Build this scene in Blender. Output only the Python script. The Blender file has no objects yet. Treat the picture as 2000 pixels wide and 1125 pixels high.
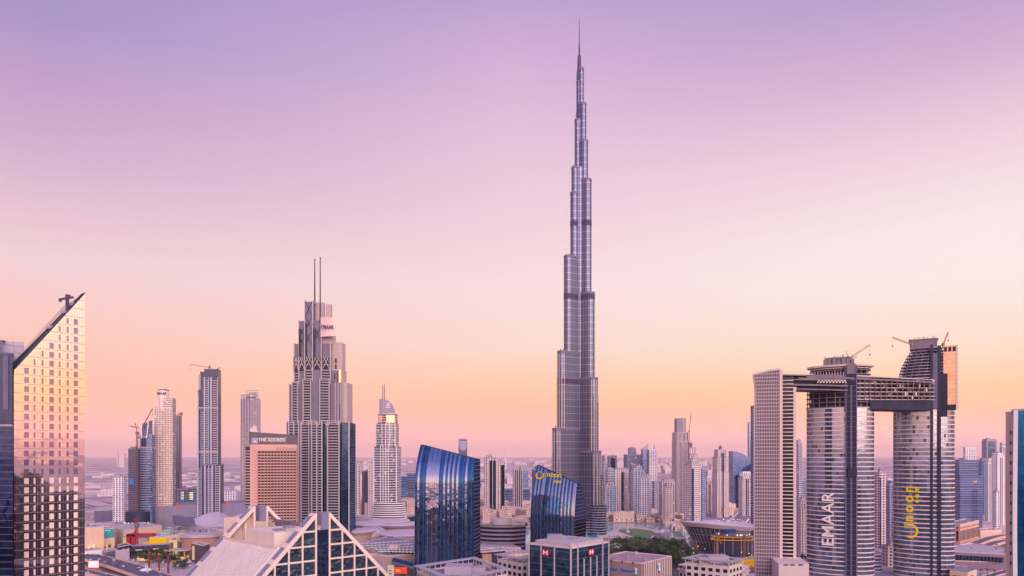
import bpy, math, random
from math import radians as R, sin, cos, pi, sqrt, atan2, hypot
SC = bpy.context.scene
COL = SC.collection
# ---------------------------------------------------------------- camera
CAMZ, F, HOR = 123.0, 1400.0, 890.0
cam = bpy.data.objects.new('camera', bpy.data.cameras.new('camera'))
COL.objects.link(cam)
cam.location = (0, 0, CAMZ); cam.rotation_euler = (R(90), 0, 0)
cam.data.sensor_width = 36; cam.data.lens = 36*F/2000
cam.data.shift_y = (HOR-562.5)/2000
cam.data.clip_start = 1; cam.data.clip_end = 120000
SC.camera = cam
# ---------------------------------------------------------------- colour
def lin(c):
    return tuple(((v/255)/12.92 if v/255 <= .04045 else ((v/255+.055)/1.055)**2.4) for v in c) + (1.0,)
# ---------------------------------------------------------------- world: dusk sky by elevation and azimuth
W = bpy.data.worlds.new('World'); SC.world = W; W.use_nodes = True
nt = W.node_tree; nt.nodes.clear()
class NT:
    def __init__(s, tree): s.t = tree
    def n(s, typ, **kw):
        o = s.t.nodes.new('ShaderNode'+typ)
        for k, v in kw.items():
            if k.startswith('i_'):
                key = k[2:]; key = int(key) if key.isdigit() else key.replace('_', ' ')
                s.set(o.inputs[key], v)
            else: setattr(o, k, v)
        return o
    def set(s, inp, v):
        if isinstance(v, bpy.types.NodeSocket): s.t.links.new(v, inp)
        else: inp.default_value = v
    def m(s, op, a, b=None, c=None, clamp=False):
        o = s.t.nodes.new('ShaderNodeMath'); o.operation = op; o.use_clamp = clamp
        s.set(o.inputs[0], a)
        if b is not None: s.set(o.inputs[1], b)
        if c is not None: s.set(o.inputs[2], c)
        return o.outputs[0]
    def mix(s, f, a, b, blend='MIX'):
        o = s.t.nodes.new('ShaderNodeMix'); o.data_type = 'RGBA'; o.blend_type = blend
        s.set(o.inputs[0], f); s.set(o.inputs[6], a); s.set(o.inputs[7], b)
        return o.outputs[2]
    def ramp(s, f, stops, interp='LINEAR'):
        o = s.t.nodes.new('ShaderNodeValToRGB'); s.set(o.inputs[0], f)
        cr = o.color_ramp; cr.interpolation = interp
        while len(cr.elements) < len(stops): cr.elements.new(0.5)
        for e, (p, c) in zip(cr.elements, stops):
            e.position = p
        for e, (p, c) in zip(cr.elements, stops):
            e.position = p; e.color = c if len(c) == 4 else tuple(c)+(1,)
        return o.outputs[0]
g = NT(nt)
tc = g.n('TexCoord'); sp = g.n('SeparateXYZ', i_0=tc.outputs['Generated'])
X_, Y_, Z_ = sp.outputs
hl = g.m('MAXIMUM', g.m('SQRT', g.m('ADD', g.m('MULTIPLY', X_, X_), g.m('MULTIPLY', Y_, Y_))), 0.02)
tt = g.m('DIVIDE', Z_, hl)                       # tangent of the elevation
az = g.m('DIVIDE', X_, hl)
HAZE = 2.6e-5
TM = 1.3
def skyramp(st): return g.ramp(g.m('DIVIDE', tt, TM, clamp=True), [(t/TM, lin(c)) for t, c in st])
top = (1.3, (96, 104, 176))
rc = skyramp([(.0, (226,170,178)), (.029, (250,180,176)), (.064, (255,190,160)), (.10, (255,206,170)), (.15, (254,222,208)), (.236, (253,224,226)), (.35, (240,209,222)), (.457, (229,194,220)), (.571, (210,174,217)), (.65, (188,160,208)), top])
rr = skyramp([(.0, (226,174,180)), (.03, (255,190,182)), (.055, (255,194,160)), (.08, (255,208,160)), (.125, (255,226,202)), (.21, (255,239,234)), (.27, (253,236,238)), (.38, (241,208,222)), (.475, (214,176,213)), (.57, (182,157,206)), top])
rl = skyramp([(.0, (214,166,180)), (.03, (242,177,175)), (.064, (253,190,170)), (.11, (254,198,180)), (.158, (253,206,195)), (.193, (251,208,206)), (.228, (243,212,217)), (.275, (237,200,213)), (.357, (213,179,210)), (.44, (196,160,205)), (.525, (168,151,203)), top])
fr = g.m('DIVIDE', az, 0.55, clamp=True); fl = g.m('DIVIDE', az, -0.55, clamp=True)
sky = g.mix(fl, g.mix(fr, rc, rr), rl)
# the afterglow side of the sky (behind and to the right of the viewpoint) is brighter
gl = g.m('ADD', g.m('MULTIPLY', g.m('DIVIDE', X_, hl), 0.25), g.m('MULTIPLY', g.m('DIVIDE', Y_, hl), -0.97))
gl = g.m('POWER', g.m('MAXIMUM', gl, 0.0), 1.5)
gain = g.m("MULTIPLY_ADD", gl, 1.5, 1.0)
gn = g.n('CombineXYZ'); [g.set(gn.inputs[i], gain) for i in range(3)]
vm = g.n('VectorMath', operation='MULTIPLY'); g.set(vm.inputs[0], sky); g.set(vm.inputs[1], gn.outputs[0])
below = g.mix(g.m('MULTIPLY', tt, -8.0, clamp=True), vm.outputs[0], lin((200,165,178)))
cmp_ = g.m('POWER', 2.0, g.m('MULTIPLY', g.m('MAXIMUM', tt, 0.0), -34.0))
cv_ = g.n('CombineXYZ', i_0=g.m('MULTIPLY_ADD', cmp_, .74, 1.0), i_1=g.m('MULTIPLY_ADD', cmp_, .74, 1.0), i_2=g.m('MULTIPLY_ADD', cmp_, .5, 1.0))
vm2 = g.n('VectorMath', operation='MULTIPLY'); g.set(vm2.inputs[0], below); g.set(vm2.inputs[1], cv_.outputs[0])
bg = g.n('Background', i_Color=vm2.outputs[0], i_Strength=1.0)
wo = g.n('OutputWorld'); nt.links.new(bg.outputs[0], wo.inputs[0])
W.cycles.sampling_method = 'MANUAL'; W.cycles.sample_map_resolution = 512
# ---------------------------------------------------------------- sun (already set: a wide soft warm glow low behind, right)
sl = bpy.data.lights.new('sun', 'SUN'); sl.energy = 2.5; sl.angle = R(62); sl.color = (1.0, .76, .64)
so = bpy.data.objects.new('sun', sl); COL.objects.link(so)
SUN_AZ = R(-68); SUN_EL = R(20)
from mathutils import Vector, Matrix
sd = Vector((cos(SUN_AZ)*cos(SUN_EL), sin(SUN_AZ)*cos(SUN_EL), sin(SUN_EL)))
so.rotation_euler = sd.to_track_quat('Z', 'Y').to_euler()
SC.view_settings.view_transform = 'Standard'; SC.view_settings.look = 'None'
SC.view_settings.exposure = 0.0; SC.view_settings.gamma = 1.0
SC.render.engine = 'CYCLES'
cy = SC.cycles
cy.max_bounces = 5; cy.diffuse_bounces = 2; cy.glossy_bounces = 3; cy.transmission_bounces = 2; cy.volume_bounces = 2
cy.caustics_reflective = False; cy.caustics_refractive = False
cy.use_denoising = True; cy.sample_clamp_indirect = 6

# ---------------------------------------------------------------- placing
def GX(px, D): return (px-1000)/F*D
def GZ(py, D): return CAMZ + (HOR-py)/F*D
def U(px, py, z):                      # point of the plane z seen at a pixel of the photograph
    D = (CAMZ-z)*F/(py-HOR)
    return (GX(px, D), D)
rnd = random.Random(7)

# ---------------------------------------------------------------- mesh builder
SPLIT = {'partition', 'balustrade', 'canopy_edge', 'parapet', 'mechanical_band', 'cream_cladding', 'stone_cladding', 'fin', 'vertical_rib', 'vertical_fin', 'column', 'window', 'facade_column', 'post', 'window_bay', 'stone_fin', 'scupper', 'roof_unit', 'niche', 'frame_leg', 'corner_pillar', 'opening', 'lit_strip', 'cyan_lamp', 'green_lamp', 'lamp', 'lit_floor', 'roof_fin', 'plant_room', 'gable_rib', 'terrace_column', 'recessed_window', 'pier', 'bridge_pier', 'service_floor', 'slot_window', 'floor_band', 'open_bay', 'light_strip', 'roof_hatch', 'lit_sign', 'trim'}
class MB:
    def __init__(s): s.v = []; s.f = []; s.mi = []; s.cur = 0; s.done = False
    def quad(s, a, b, c, d):
        n = len(s.v); s.v += [a, b, c, d]; s.f.append((n, n+1, n+2, n+3)); s.mi.append(s.cur)
    def tri(s, a, b, c):
        n = len(s.v); s.v += [a, b, c]; s.f.append((n, n+1, n+2)); s.mi.append(s.cur)
    def box(s, x0, x1, y0, y1, z0, z1):
        return s.prism([(x0, y0), (x1, y0), (x1, y1), (x0, y1)], z0, z1)
    def prism(s, p, z0, z1, p2=None):
        """z1 may be a list (sloping top), p2 an upper outline"""
        n = len(s.v); k = len(p); p2 = p2 or p
        zt = z1 if isinstance(z1, (list, tuple)) else [z1]*k
        zb = z0 if isinstance(z0, (list, tuple)) else [z0]*k
        s.v += [(x, y, z) for (x, y), z in zip(p, zb)] + [(x, y, z) for (x, y), z in zip(p2, zt)]
        for i in range(k):
            j = (i+1) % k
            s.f.append((n+i, n+j, n+k+j, n+k+i)); s.mi.append(s.cur)
        s.f.append(tuple(range(n+k-1, n-1, -1))); s.mi.append(s.cur)
        s.f.append(tuple(range(n+k, n+2*k))); s.mi.append(s.cur)
        return s
    def loft(s, rings, cap=True, closed=True):
        n = len(s.v); k = len(rings[0])
        for r in rings: s.v += list(r)
        for a in range(len(rings)-1):
            for i in range(k if closed else k-1):
                j = (i+1) % k
                s.f.append((n+a*k+i, n+a*k+j, n+(a+1)*k+j, n+(a+1)*k+i)); s.mi.append(s.cur)
        if cap and closed:
            s.f.append(tuple(range(n+k-1, n-1, -1))); s.mi.append(s.cur)
            m = n+(len(rings)-1)*k
            s.f.append(tuple(range(m, m+k))); s.mi.append(s.cur)
        return s
    def bar(s, a, b, w, h=None):
        h = h or w; a = Vector(a); b = Vector(b); d = (b-a)
        if d.length < 1e-6: return s
        d.normalize(); up = Vector((0, 0, 1)) if abs(d.z) < .95 else Vector((0, 1, 0))
        x = d.cross(up).normalized()*(w/2); y = d.cross(x).normalized()*(h/2)
        r = lambda p: [tuple(p-x-y), tuple(p+x-y), tuple(p+x+y), tuple(p-x+y)]
        return s.loft([r(a), r(b)])
    def tube(s, a, b, r0, r1=None, n=8):
        r1 = r0 if r1 is None else r1
        a = Vector(a); b = Vector(b); d = (b-a).normalized()
        up = Vector((0, 0, 1)) if abs(d.z) < .95 else Vector((0, 1, 0))
        x = d.cross(up).normalized(); y = d.cross(x).normalized()
        ring = lambda p, r: [tuple(p+x*(r*cos(2*pi*i/n))+y*(r*sin(2*pi*i/n))) for i in range(n)]
        return s.loft([ring(a, r0), ring(b, max(r1, 1e-3))])
    def build(s, name, mat, parent=None, smooth=False):
        if name in SPLIT and parent is not None and not s.done:
            k = len(s.v); r = list(range(k))
            def find(a):
                while r[a] != a: r[a] = r[r[a]]; a = r[a]
                return a
            for f in s.f:
                a = find(f[0])
                for b in f[1:]: r[find(b)] = a
            isl = {}
            for fi, f in enumerate(s.f): isl.setdefault(find(f[0]), []).append(fi)
            if 2 <= len(isl) <= 100:
                for fl in isl.values():
                    m = MB(); m.done = True; ix = {}
                    for fi in fl:
                        for vi in s.f[fi]:
                            if vi not in ix: ix[vi] = len(m.v); m.v.append(s.v[vi])
                        m.f.append(tuple(ix[vi] for vi in s.f[fi])); m.mi.append(s.mi[fi])
                    o = m.build(name, mat, parent, smooth)
                return o
        me = bpy.data.meshes.new(name); me.from_pydata(s.v, [], s.f)
        mats = mat if isinstance(mat, (list, tuple)) else [mat]
        for m in mats: me.materials.append(m)
        if len(mats) > 1:
            for p, i in zip(me.polygons, s.mi): p.material_index = i
        if smooth: me.shade_smooth() if hasattr(me, 'shade_smooth') else None
        me.update()
        o = bpy.data.objects.new(name, me); COL.objects.link(o)
        if parent: o.parent = parent
        return o
def rect(w, d, cx=0, cy=0): return [(cx-w/2, cy-d/2), (cx+w/2, cy-d/2), (cx+w/2, cy+d/2), (cx-w/2, cy+d/2)]
def ell(a, b, n=32, cx=0, cy=0, t0=0): return [(cx+a*cos(t0+2*pi*i/n), cy+b*sin(t0+2*pi*i/n)) for i in range(n)]
def grow(p, d):                         # offset a convex outline outwards
    k = len(p); out = []
    for i in range(k):
        a, b, c = p[i-1], p[i], p[(i+1) % k]
        n1 = (b[1]-a[1], a[0]-b[0]); n2 = (c[1]-b[1], b[0]-c[0])
        l1 = hypot(*n1) or 1; l2 = hypot(*n2) or 1
        n1 = (n1[0]/l1, n1[1]/l1); n2 = (n2[0]/l2, n2[1]/l2)
        m = 1+n1[0]*n2[0]+n1[1]*n2[1]; m = max(m, .35)
        out.append((b[0]+d*(n1[0]+n2[0])/m, b[1]+d*(n1[1]+n2[1])/m))
    return out
def tag(o, label, cat=None, group=None, kind=None):
    if label: o['label'] = label
    if cat: o['category'] = cat
    if group: o['group'] = group
    if kind: o['kind'] = kind
    return o
def thing(name, label, cat, loc=(0, 0, 0), rz=0, group=None):
    o = bpy.data.objects.new(name, None); COL.objects.link(o); o.empty_display_size = 1
    o.location = loc; o.rotation_euler = (0, 0, rz)
    return tag(o, label, cat, group)
def copy_tree(root, loc, rz=0, sc=1.0, label=None, parent=None):
    r = root.copy(); COL.objects.link(r)
    if parent: r.parent = parent
    else:
        r.location = loc; r.rotation_euler = (0, 0, rz); r.scale = (sc, sc, sc)
        if label: r['label'] = label
    for c in [q for q in KIDS.get(root.name, [])]: copy_tree(c, None, parent=r)
    return r
KIDS = {}
def remember(root):
    def rec(o):
        k = [c for c in bpy.data.objects if c.parent == o]
        KIDS[o.name] = k
        for c in k: rec(c)
    rec(root); return root
def lettering(text, size, mat, parent, mtx, ext=.1, name='lettering', align='CENTER', sx=1.0, space=1.0, bold=0.0):
    cu = bpy.data.curves.new(name, 'FONT'); cu.body = text; cu.size = size; cu.extrude = ext
    cu.align_x = align; cu.space_character = space; cu.offset = bold
    tmp = bpy.data.objects.new('tmp', cu); COL.objects.link(tmp)
    dg = bpy.context.evaluated_depsgraph_get()
    me = bpy.data.meshes.new_from_object(tmp.evaluated_get(dg))
    bpy.data.objects.remove(tmp); me.name = name
    me.materials.clear(); me.materials.append(mat)
    me.transform(mtx @ Matrix.Diagonal((sx, 1, 1, 1)))
    o = bpy.data.objects.new(name, me); COL.objects.link(o); o.parent = parent
    return o
def face_mtx(p, right, up=(0, 0, 1)):   # text plane at p, reading along right
    r = Vector(right).normalized(); u = Vector(up).normalized(); n = r.cross(u)
    return Matrix(((r.x, u.x, n.x, p[0]), (r.y, u.y, n.y, p[1]), (r.z, u.z, n.z, p[2]), (0, 0, 0, 1)))

# ---------------------------------------------------------------- materials
def mat(name):
    m = bpy.data.materials.new(name); m.use_nodes = True; m.node_tree.nodes.clear()
    return m, NT(m.node_tree)
def fin(m, q, shader):
    o = q.n('OutputMaterial'); q.t.links.new(shader, o.inputs[0]); return m
def wall(name, c, rough=.75, var=.12, scale=.08, streak=True, metal=0, spec=.4):
    m, q = mat(name); t = q.n('TexCoord')
    mp = q.n('Mapping', i_Vector=t.outputs['Object']); mp.inputs['Scale'].default_value = (1, 1, .25 if streak else 1)
    n1 = q.n('TexNoise', i_Vector=mp.outputs[0], i_Scale=scale, i_Detail=6.0, i_Roughness=.65)
    n2 = q.n('TexNoise', i_Vector=mp.outputs[0], i_Scale=scale*9, i_Detail=4.0)
    f = q.m('ADD', q.m('MULTIPLY', n1.outputs[0], .65), q.m('MULTIPLY', n2.outputs[0], .35))
    c = lin(c); a = tuple(v*(1-var*2) for v in c[:3])+(1,); b = tuple(min(1, v*(1+var*1.4)) for v in c[:3])+(1,)
    col = q.ramp(f, [(.3, a), (.7, b)])
    p = q.n('BsdfPrincipled', i_Base_Color=col, i_Roughness=rough, i_Metallic=metal)
    p.inputs['Specular IOR Level'].default_value = spec
    return fin(m, q, p.outputs[0])
def glass(name, tint, dark=(14, 22, 40), refl=.6, rough=.04, bump=.25, bscale=.05, panel=None, var=.3):
    """coated curtain-wall glass: tinted mirror over a dark interior, panes slightly out of plane"""
    m, q = mat(name); t = q.n('TexCoord')
    mp = q.n('Mapping', i_Vector=t.outputs['Object'])
    n1 = q.n('TexNoise', i_Vector=mp.outputs[0], i_Scale=bscale, i_Detail=3.0)
    bp = q.n('Bump', i_Strength=bump, i_Distance=1.0, i_Height=n1.outputs[0])
    cell = q.n('Mapping', i_Vector=t.outputs['Object']); w, h = panel or (3.0, 3.9)
    cell.inputs['Scale'].default_value = (1/w, 1/w, 1/h)
    fl = q.n('VectorMath', operation='FLOOR', i_0=cell.outputs[0])
    wn = q.n('TexWhiteNoise', i_Vector=fl.outputs[0])
    inner = q.mix(q.m('MULTIPLY', wn.outputs['Value'], var), lin(dark), lin(tuple(min(255, v*2+25) for v in dark)))
    d = q.n('BsdfDiffuse', i_Color=inner)
    gs = q.n('BsdfGlossy', i_Color=lin(tint), i_Roughness=rough, i_Normal=bp.outputs[0])
    fz = q.n('LayerWeight', i_Blend=.35)
    fac = q.m('ADD', q.m('MULTIPLY', fz.outputs['Fresnel'], 1-refl), refl, clamp=True)
    mx = q.n('MixShader', i_0=fac, i_1=d.outputs[0], i_2=gs.outputs[0])
    return fin(m, q, mx.outputs[0])
def grid(name, wc, gc=(30, 38, 62), cw=3.2, fh=3.6, fx=.55, fz=.5, rnd_=.5, lit=.0, refl=.25, litc=(255, 205, 130), zo=0.0, var=.1, xo=0.0):
    """masonry wall with a regular pattern of windows, in the object's own coordinates"""
    m, q = mat(name); t = q.n('TexCoord')
    s = q.n('SeparateXYZ', i_0=t.outputs['Object']); nn = q.n('SeparateXYZ', i_0=t.outputs['Normal'])
    isx = q.m('GREATER_THAN', q.m('ABSOLUTE', nn.outputs[0]), q.m('ABSOLUTE', nn.outputs[1]))
    u = q.m('ADD', q.m('MULTIPLY', isx, s.outputs[1]), q.m('MULTIPLY', q.m('SUBTRACT', 1.0, isx), s.outputs[0]))
    u = q.m('DIVIDE', q.m('ADD', u, 500+xo), cw); v = q.m('DIVIDE', q.m('ADD', s.outputs[2], 500+zo), fh)
    du = q.m('ABSOLUTE', q.m('SUBTRACT', q.m('FRACT', u), .5)); dv = q.m('ABSOLUTE', q.m('SUBTRACT', q.m('FRACT', v), .5))
    w = q.m('MULTIPLY', q.m('LESS_THAN', du, fx/2), q.m('LESS_THAN', dv, fz/2))
    flat = q.m('LESS_THAN', q.m('ABSOLUTE', nn.outputs[2]), .5); w = q.m('MULTIPLY', w, flat)
    cb = q.n('CombineXYZ', i_0=q.m('FLOOR', u), i_1=q.m('FLOOR', v), i_2=isx)
    wn = q.n('TexWhiteNoise', i_Vector=cb.outputs[0])
    gcol = q.mix(q.m('MULTIPLY', wn.outputs['Value'], rnd_), lin(gc), lin(tuple(min(255, a*1.9+40) for a in gc)))
    ns = q.n('TexNoise', i_Vector=t.outputs['Object'], i_Scale=.06, i_Detail=6.0)
    wl = lin(wc); wcol = q.ramp(ns.outputs[0], [(.3, tuple(a*(1-var*1.6) for a in wl[:3])), (.7, tuple(min(1, a*(1+var)) for a in wl[:3]))])
    p = q.n('BsdfPrincipled', i_Base_Color=q.mix(w, wcol, gcol), i_Roughness=q.m('MULTIPLY_ADD', w, -.6, .75))
    sh = p.outputs[0]
    gs = q.n('BsdfGlossy', i_Color=lin((170, 185, 220)), i_Roughness=.08)
    sh = q.n('MixShader', i_0=q.m('MULTIPLY', w, refl), i_1=sh, i_2=gs.outputs[0]).outputs[0]
    if lit:
        on = q.m('MULTIPLY', w, q.m('LESS_THAN', wn.outputs['Color'] if False else q.m('FRACT', q.m('MULTIPLY', wn.outputs['Value'], 37.7)), lit))
        em = q.n('Emission', i_Color=lin(litc), i_Strength=.9)
        sh = q.n('MixShader', i_0=on, i_1=sh, i_2=em.outputs[0]).outputs[0]
    return fin(m, q, sh)
def panel(name, c, h=3.4, w=2.2, line=(90, 80, 96), amt=.6, rough=.45, var=.06):
    """stone or metal panels with thin open joints"""
    m, q = mat(name); t = q.n('TexCoord'); s = q.n('SeparateXYZ', i_0=t.outputs['Object'])
    a = q.m('LESS_THAN', q.m('FRACT', q.m('DIVIDE', s.outputs[2], h)), .4/h)
    u = q.m('ADD', s.outputs[0], q.m('MULTIPLY', s.outputs[1], .83)); b = q.m('LESS_THAN', q.m('FRACT', q.m('DIVIDE', u, w)), .22/w)
    cell = q.n('CombineXYZ', i_0=q.m('FLOOR', q.m('DIVIDE', u, w)), i_2=q.m('FLOOR', q.m('DIVIDE', s.outputs[2], h)))
    wn = q.n('TexWhiteNoise', i_Vector=cell.outputs[0]); l = lin(c)
    col = q.mix(wn.outputs['Value'], tuple(v*(1-var*1.5) for v in l[:3])+(1,), tuple(min(1, v*(1+var)) for v in l[:3])+(1,))
    col = q.mix(q.m('MULTIPLY', q.m('MAXIMUM', a, b), amt), col, lin(line))
    return fin(m, q, q.n('BsdfPrincipled', i_Base_Color=col, i_Roughness=rough).outputs[0])
def glow(name, c, st=1.0):
    m, q = mat(name); return fin(m, q, q.n('Emission', i_Color=lin(c), i_Strength=st).outputs[0])
# ---------------------------------------------------------------- shared palette
M_PINK = wall('pale_rose_stone', (222,204,200), var=.06)
M_CREAM = wall('cream_panel', (246,228,214), var=.04, rough=.55)
M_LILAC = wall('lilac_cladding', (170,160,176), var=.07, rough=.5)
M_STONE = wall('warm_stone', (218,194,186), var=.08)
M_CONC = wall('raw_concrete', (134,122,132), var=.2, scale=.15)
M_DARKC = wall('dark_scaffold', (46,50,70), var=.3, scale=.3)
M_NAVY = wall('navy_metal', (30,44,72), var=.15, rough=.45)
M_STEEL = wall('blue_grey_steel', (112,108,140), var=.1, rough=.4)
M_WHITE = wall('white_render', (244,236,234), var=.04)
M_ROOF = wall('roof_gravel', (196,184,190), var=.12, scale=.12, streak=False)
M_GREYR = wall('grey_roof', (146,142,158), var=.15, scale=.2, streak=False)
M_GLASS = glass('tower_glass', (130,155,180), dark=(12,26,46), refl=.4)
M_GLASSL = glass('light_tower_glass', (190,185,200), dark=(52,58,84), refl=.45, bump=.12)
M_GLASSB = glass('blue_tower_glass', (110,150,205), dark=(14,36,80), refl=.5)
M_CRANE_R = wall('red_crane_paint', (170,44,56), var=.1, rough=.5)
M_CRANE_O = wall('orange_crane_paint', (196,120,92), var=.1, rough=.5)
M_CRANE_Y = wall('yellow_crane_paint', (205,140,60), var=.1, rough=.5)
M_MAST = wall('mast_grey', (78,66,98), var=.05, rough=.4)
G_WARM = glow('warm_lamp', (255,200,120), 1.6)
G_WHITE = glow('cool_white_lamp', (255,246,235), 1.7)

# ---------------------------------------------------------------- tallest tower (three stepped wings round a core)
def m_spire_skin():
    m, q = mat('steel_glass_skin'); t = q.n('TexCoord'); s = q.n('SeparateXYZ', i_0=t.outputs['Object'])
    z = s.outputs[2]
    fl = q.m('FRACT', q.m('DIVIDE', z, 3.7)); slab = q.m('LESS_THAN', fl, .26)
    big = q.m('LESS_THAN', q.m('FRACT', q.m('DIVIDE', z, 11.1)), .13)
    ang = q.m('ADD', q.m('MULTIPLY', s.outputs[0], 1.0), q.m('MULTIPLY', s.outputs[1], .37))
    fin_ = q.m('LESS_THAN', q.m('FRACT', q.m('DIVIDE', ang, 3.0)), .36)
    nz = q.n('TexNoise', i_Vector=t.outputs['Object'], i_Scale=.03, i_Detail=5.0)
    c = q.mix(q.m('MULTIPLY', slab, .3), lin((88,96,126)), lin((142,140,158)))
    c = q.mix(q.m('MULTIPLY', fin_, .2), c, lin((204,196,206)))
    c = q.mix(q.m('MULTIPLY', big, .35), c, lin((200,184,194)))
    c = q.mix(q.m('MULTIPLY', nz.outputs[0], .3), c, lin((70,70,104)))
    p = q.n('BsdfPrincipled', i_Base_Color=c, i_Metallic=.75, i_Roughness=.3)
    return fin(m, q, p.outputs[0])
M_SKIN = m_spire_skin()
D0 = 1148.0; S0 = D0/F
bk = thing('supertall_tower', 'tallest tower in the view, a silvery stepped needle with a long spire', 'skyscraper', (GX(1131.5, D0), D0, 0))
def px2m(p): return p*S0
def wing(ang, tiers, r0, r1):
    """tiers: (outer reach seen from the front in px, top y in px); inner ones are taller"""
    d = (cos(ang), sin(ang)); out = []
    nT = len(tiers)
    for i, (ex, yt) in enumerate(tiers):
        k = i/(nT-1) if nT > 1 else 0
        r = r0*(1-k)+r1*k
        reach = px2m(ex)
        c = max((reach-r)/abs(d[0]), 1.0) if abs(d[0]) > .3 else reach-r
        pts = []
        for j in range(13):
            a = ang-pi/2+pi*j/12
            pts.append((d[0]*c+r*cos(a), d[1]*c+r*sin(a)))
        px_, py_ = -d[1]*r, d[0]*r
        pts += [(px_, py_), (-px_, -py_)]
        out.append((pts, GZ(yt, D0), c, r, d))
    return out
wl_ = wing(R(214), [(54.5,838),(44.5,690),(31.5,505),(18.3,380),(16,330),(9.6,236),(5.4,160)], 8.6, 4.0)
wr_ = wing(R(-34), [(40.5,881),(34.5,740),(28.6,575),(22.8,355),(16.5,278),(13.2,205),(8.6,136)], 9.6, 4.2)
wb_ = wing(R(90), [(46,930),(40,790),(33,640),(26,450),(20,300),(14,220),(8,150)], 8.6, 4.0)
skin = MB(); band = MB(); caps = MB()
for wg in (wl_, wr_, wb_):
    for pts, zt, c, r, d in wg:
        skin.prism(pts, 0, zt)
        # parapet and a small roof plant on every tier
        ring = [p for p in grow(pts, .35)]
        caps.prism(ring, zt-2.5, zt+.8)
        for a0 in (-.5, .2):
            x, y = d[0]*(c-r*.1)+a0*r*.9, d[1]*(c-r*.1)
            caps.box(x-.9, x+.9, y-.9, y+.9, zt, zt+4.2)
    for yb in (440, 583, 747):
        zb = GZ(yb, D0)
        for pts, zt, c, r, d in wg:
            if zt > zb+6: band.prism(grow(pts, .28), zb-4.2, zb+4.2)
core = ell(9.6, 9.6, 20); skin.prism(ell(10.4, 10.4, 20), 0, GZ(330, D0))
skin.prism(ell(6.8, 6.8, 16), 0, GZ(235, D0)); skin.prism(ell(4.4, 4.4, 16), 0, GZ(140, D0))
skin.build('facade', M_SKIN, bk)
M_BAND = wall('louvres_and_groove_shade', (74,62,92), var=.1, rough=.6)
band.build('mechanical_band', M_BAND, bk)
caps.build('parapet', wall('parapet_metal', (120,108,136), rough=.4), bk)
gv = MB(); gv.box(-6.0, -2.6, -10.9, -9.0, 0, GZ(505, D0)); gv.box(px2m(13), px2m(15), -12.4, -9, 0, GZ(745, D0)); gv.build('dark_groove', M_BAND, bk)  # dark strips painting shade into the grooves between the wings
sp = MB()
sp.loft([[(x, y, GZ(py, D0)) for x, y in ell(r, r, 10, px2m(dx))] for py, r, dx in
         ((160, 4.0, -.2), (109, 2.6, 0), (108, 1.5, 0), (84, 1.1, 0), (83, .75, 0), (60, .6, 0), (59, .45, 0), (36, .35, 0))])
sp.build('spire', M_MAST, bk)
# low wings and podium: banded glass drums at the foot
lo = MB(); sl_ = MB()
def drum(cx, cy, a, b, zt, dz=3.9, pr=.5, z0=0):
    lo.prism(ell(a, b, 28, cx, cy), z0, zt)
    z = z0+dz
    while z < zt+.1:
        sl_.prism(ell(a+pr, b+pr, 28, cx, cy), z-.55, z+.35); z += dz
drum(px2m(33), -26, 13, 12, GZ(985, D0)); drum(px2m(-36), -24, 11, 11, GZ(1000, D0)); drum(px2m(0), -22, 22, 10, GZ(1015, D0))
lo.build('podium_glazing', M_GLASS, bk); sl_.build('podium_slab', M_LILAC, bk)
# slender fins running down the lower wings, darker window slots between them
fn = MB(); slot = MB()
for wg, ylim in ((wl_, 690), (wr_, 740)):
    for ti in (0, 1):
        pts, zt, c, r, d = wg[ti]
        for j in (1, 3, 5, 7, 9, 11):
            x, y = pts[j]
            nx, ny = (x-d[0]*c)/r, (y-d[1]*c)/r
            if ny > .35: continue
            fn.bar((x+nx*.2, y+ny*.2, 0), (x+nx*.2, y+ny*.2, zt-4), .7)
            a = 0
            zz = 20
            while zz < zt-28-(j % 3)*12:
                slot.bar((x+nx*.12+ny*1.6, y+ny*.12-nx*1.6, zz), (x+nx*.12+ny*1.6, y+ny*.12-nx*1.6, zz+2.7), 1.5, .5); zz += 3.9
fn.build('fin', M_PINK, bk)
slot.build('window_slots', wall('slot_glass', (44,44,70), rough=.2), bk)['kind'] = 'stuff'

# ---------------------------------------------------------------- stepped tower with twin masts
D1 = 924.0; S1 = D1/F
bv = thing('twin_mast_tower', 'stepped residential tower with twin masts and a curved sign panel reading EMAAR', 'skyscraper', (GX(626, D1), D1, 0))
lx = lambda p: (p-626)*S1
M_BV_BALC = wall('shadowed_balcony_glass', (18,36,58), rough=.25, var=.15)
glz = MB(); slb = MB(); stone = MB(); fins = MB(); crm = MB(); lat = MB(); dark = MB(); rail = MB()
def bay(x0, x1, yt, kind, fy, yb=None, depth=40, fh=3.45):
    X0, X1, zt, zb = lx(x0), lx(x1), GZ(yt, D1), 0 if yb is None else GZ(yb, D1)
    if kind == 'stone': stone.box(X0, X1, fy, depth, zb, zt)
    elif kind == 'cream': crm.box(X0, X1, fy, depth, zb, zt)
    elif kind == 'glass': glz.box(X0, X1, fy, depth, zb, zt)
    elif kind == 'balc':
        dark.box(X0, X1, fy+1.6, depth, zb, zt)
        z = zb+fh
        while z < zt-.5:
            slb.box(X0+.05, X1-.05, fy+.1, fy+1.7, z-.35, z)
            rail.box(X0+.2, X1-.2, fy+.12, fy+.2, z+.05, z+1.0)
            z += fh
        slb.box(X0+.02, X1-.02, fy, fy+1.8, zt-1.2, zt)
def fin_(x, yt, fy, w=1.3, yb=None, dp=2.0):
    fins.box(lx(x)-w/2, lx(x)+w/2, fy-.5, fy+dp, 0 if yb is None else GZ(yb, D1), GZ(yt, D1))
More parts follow.
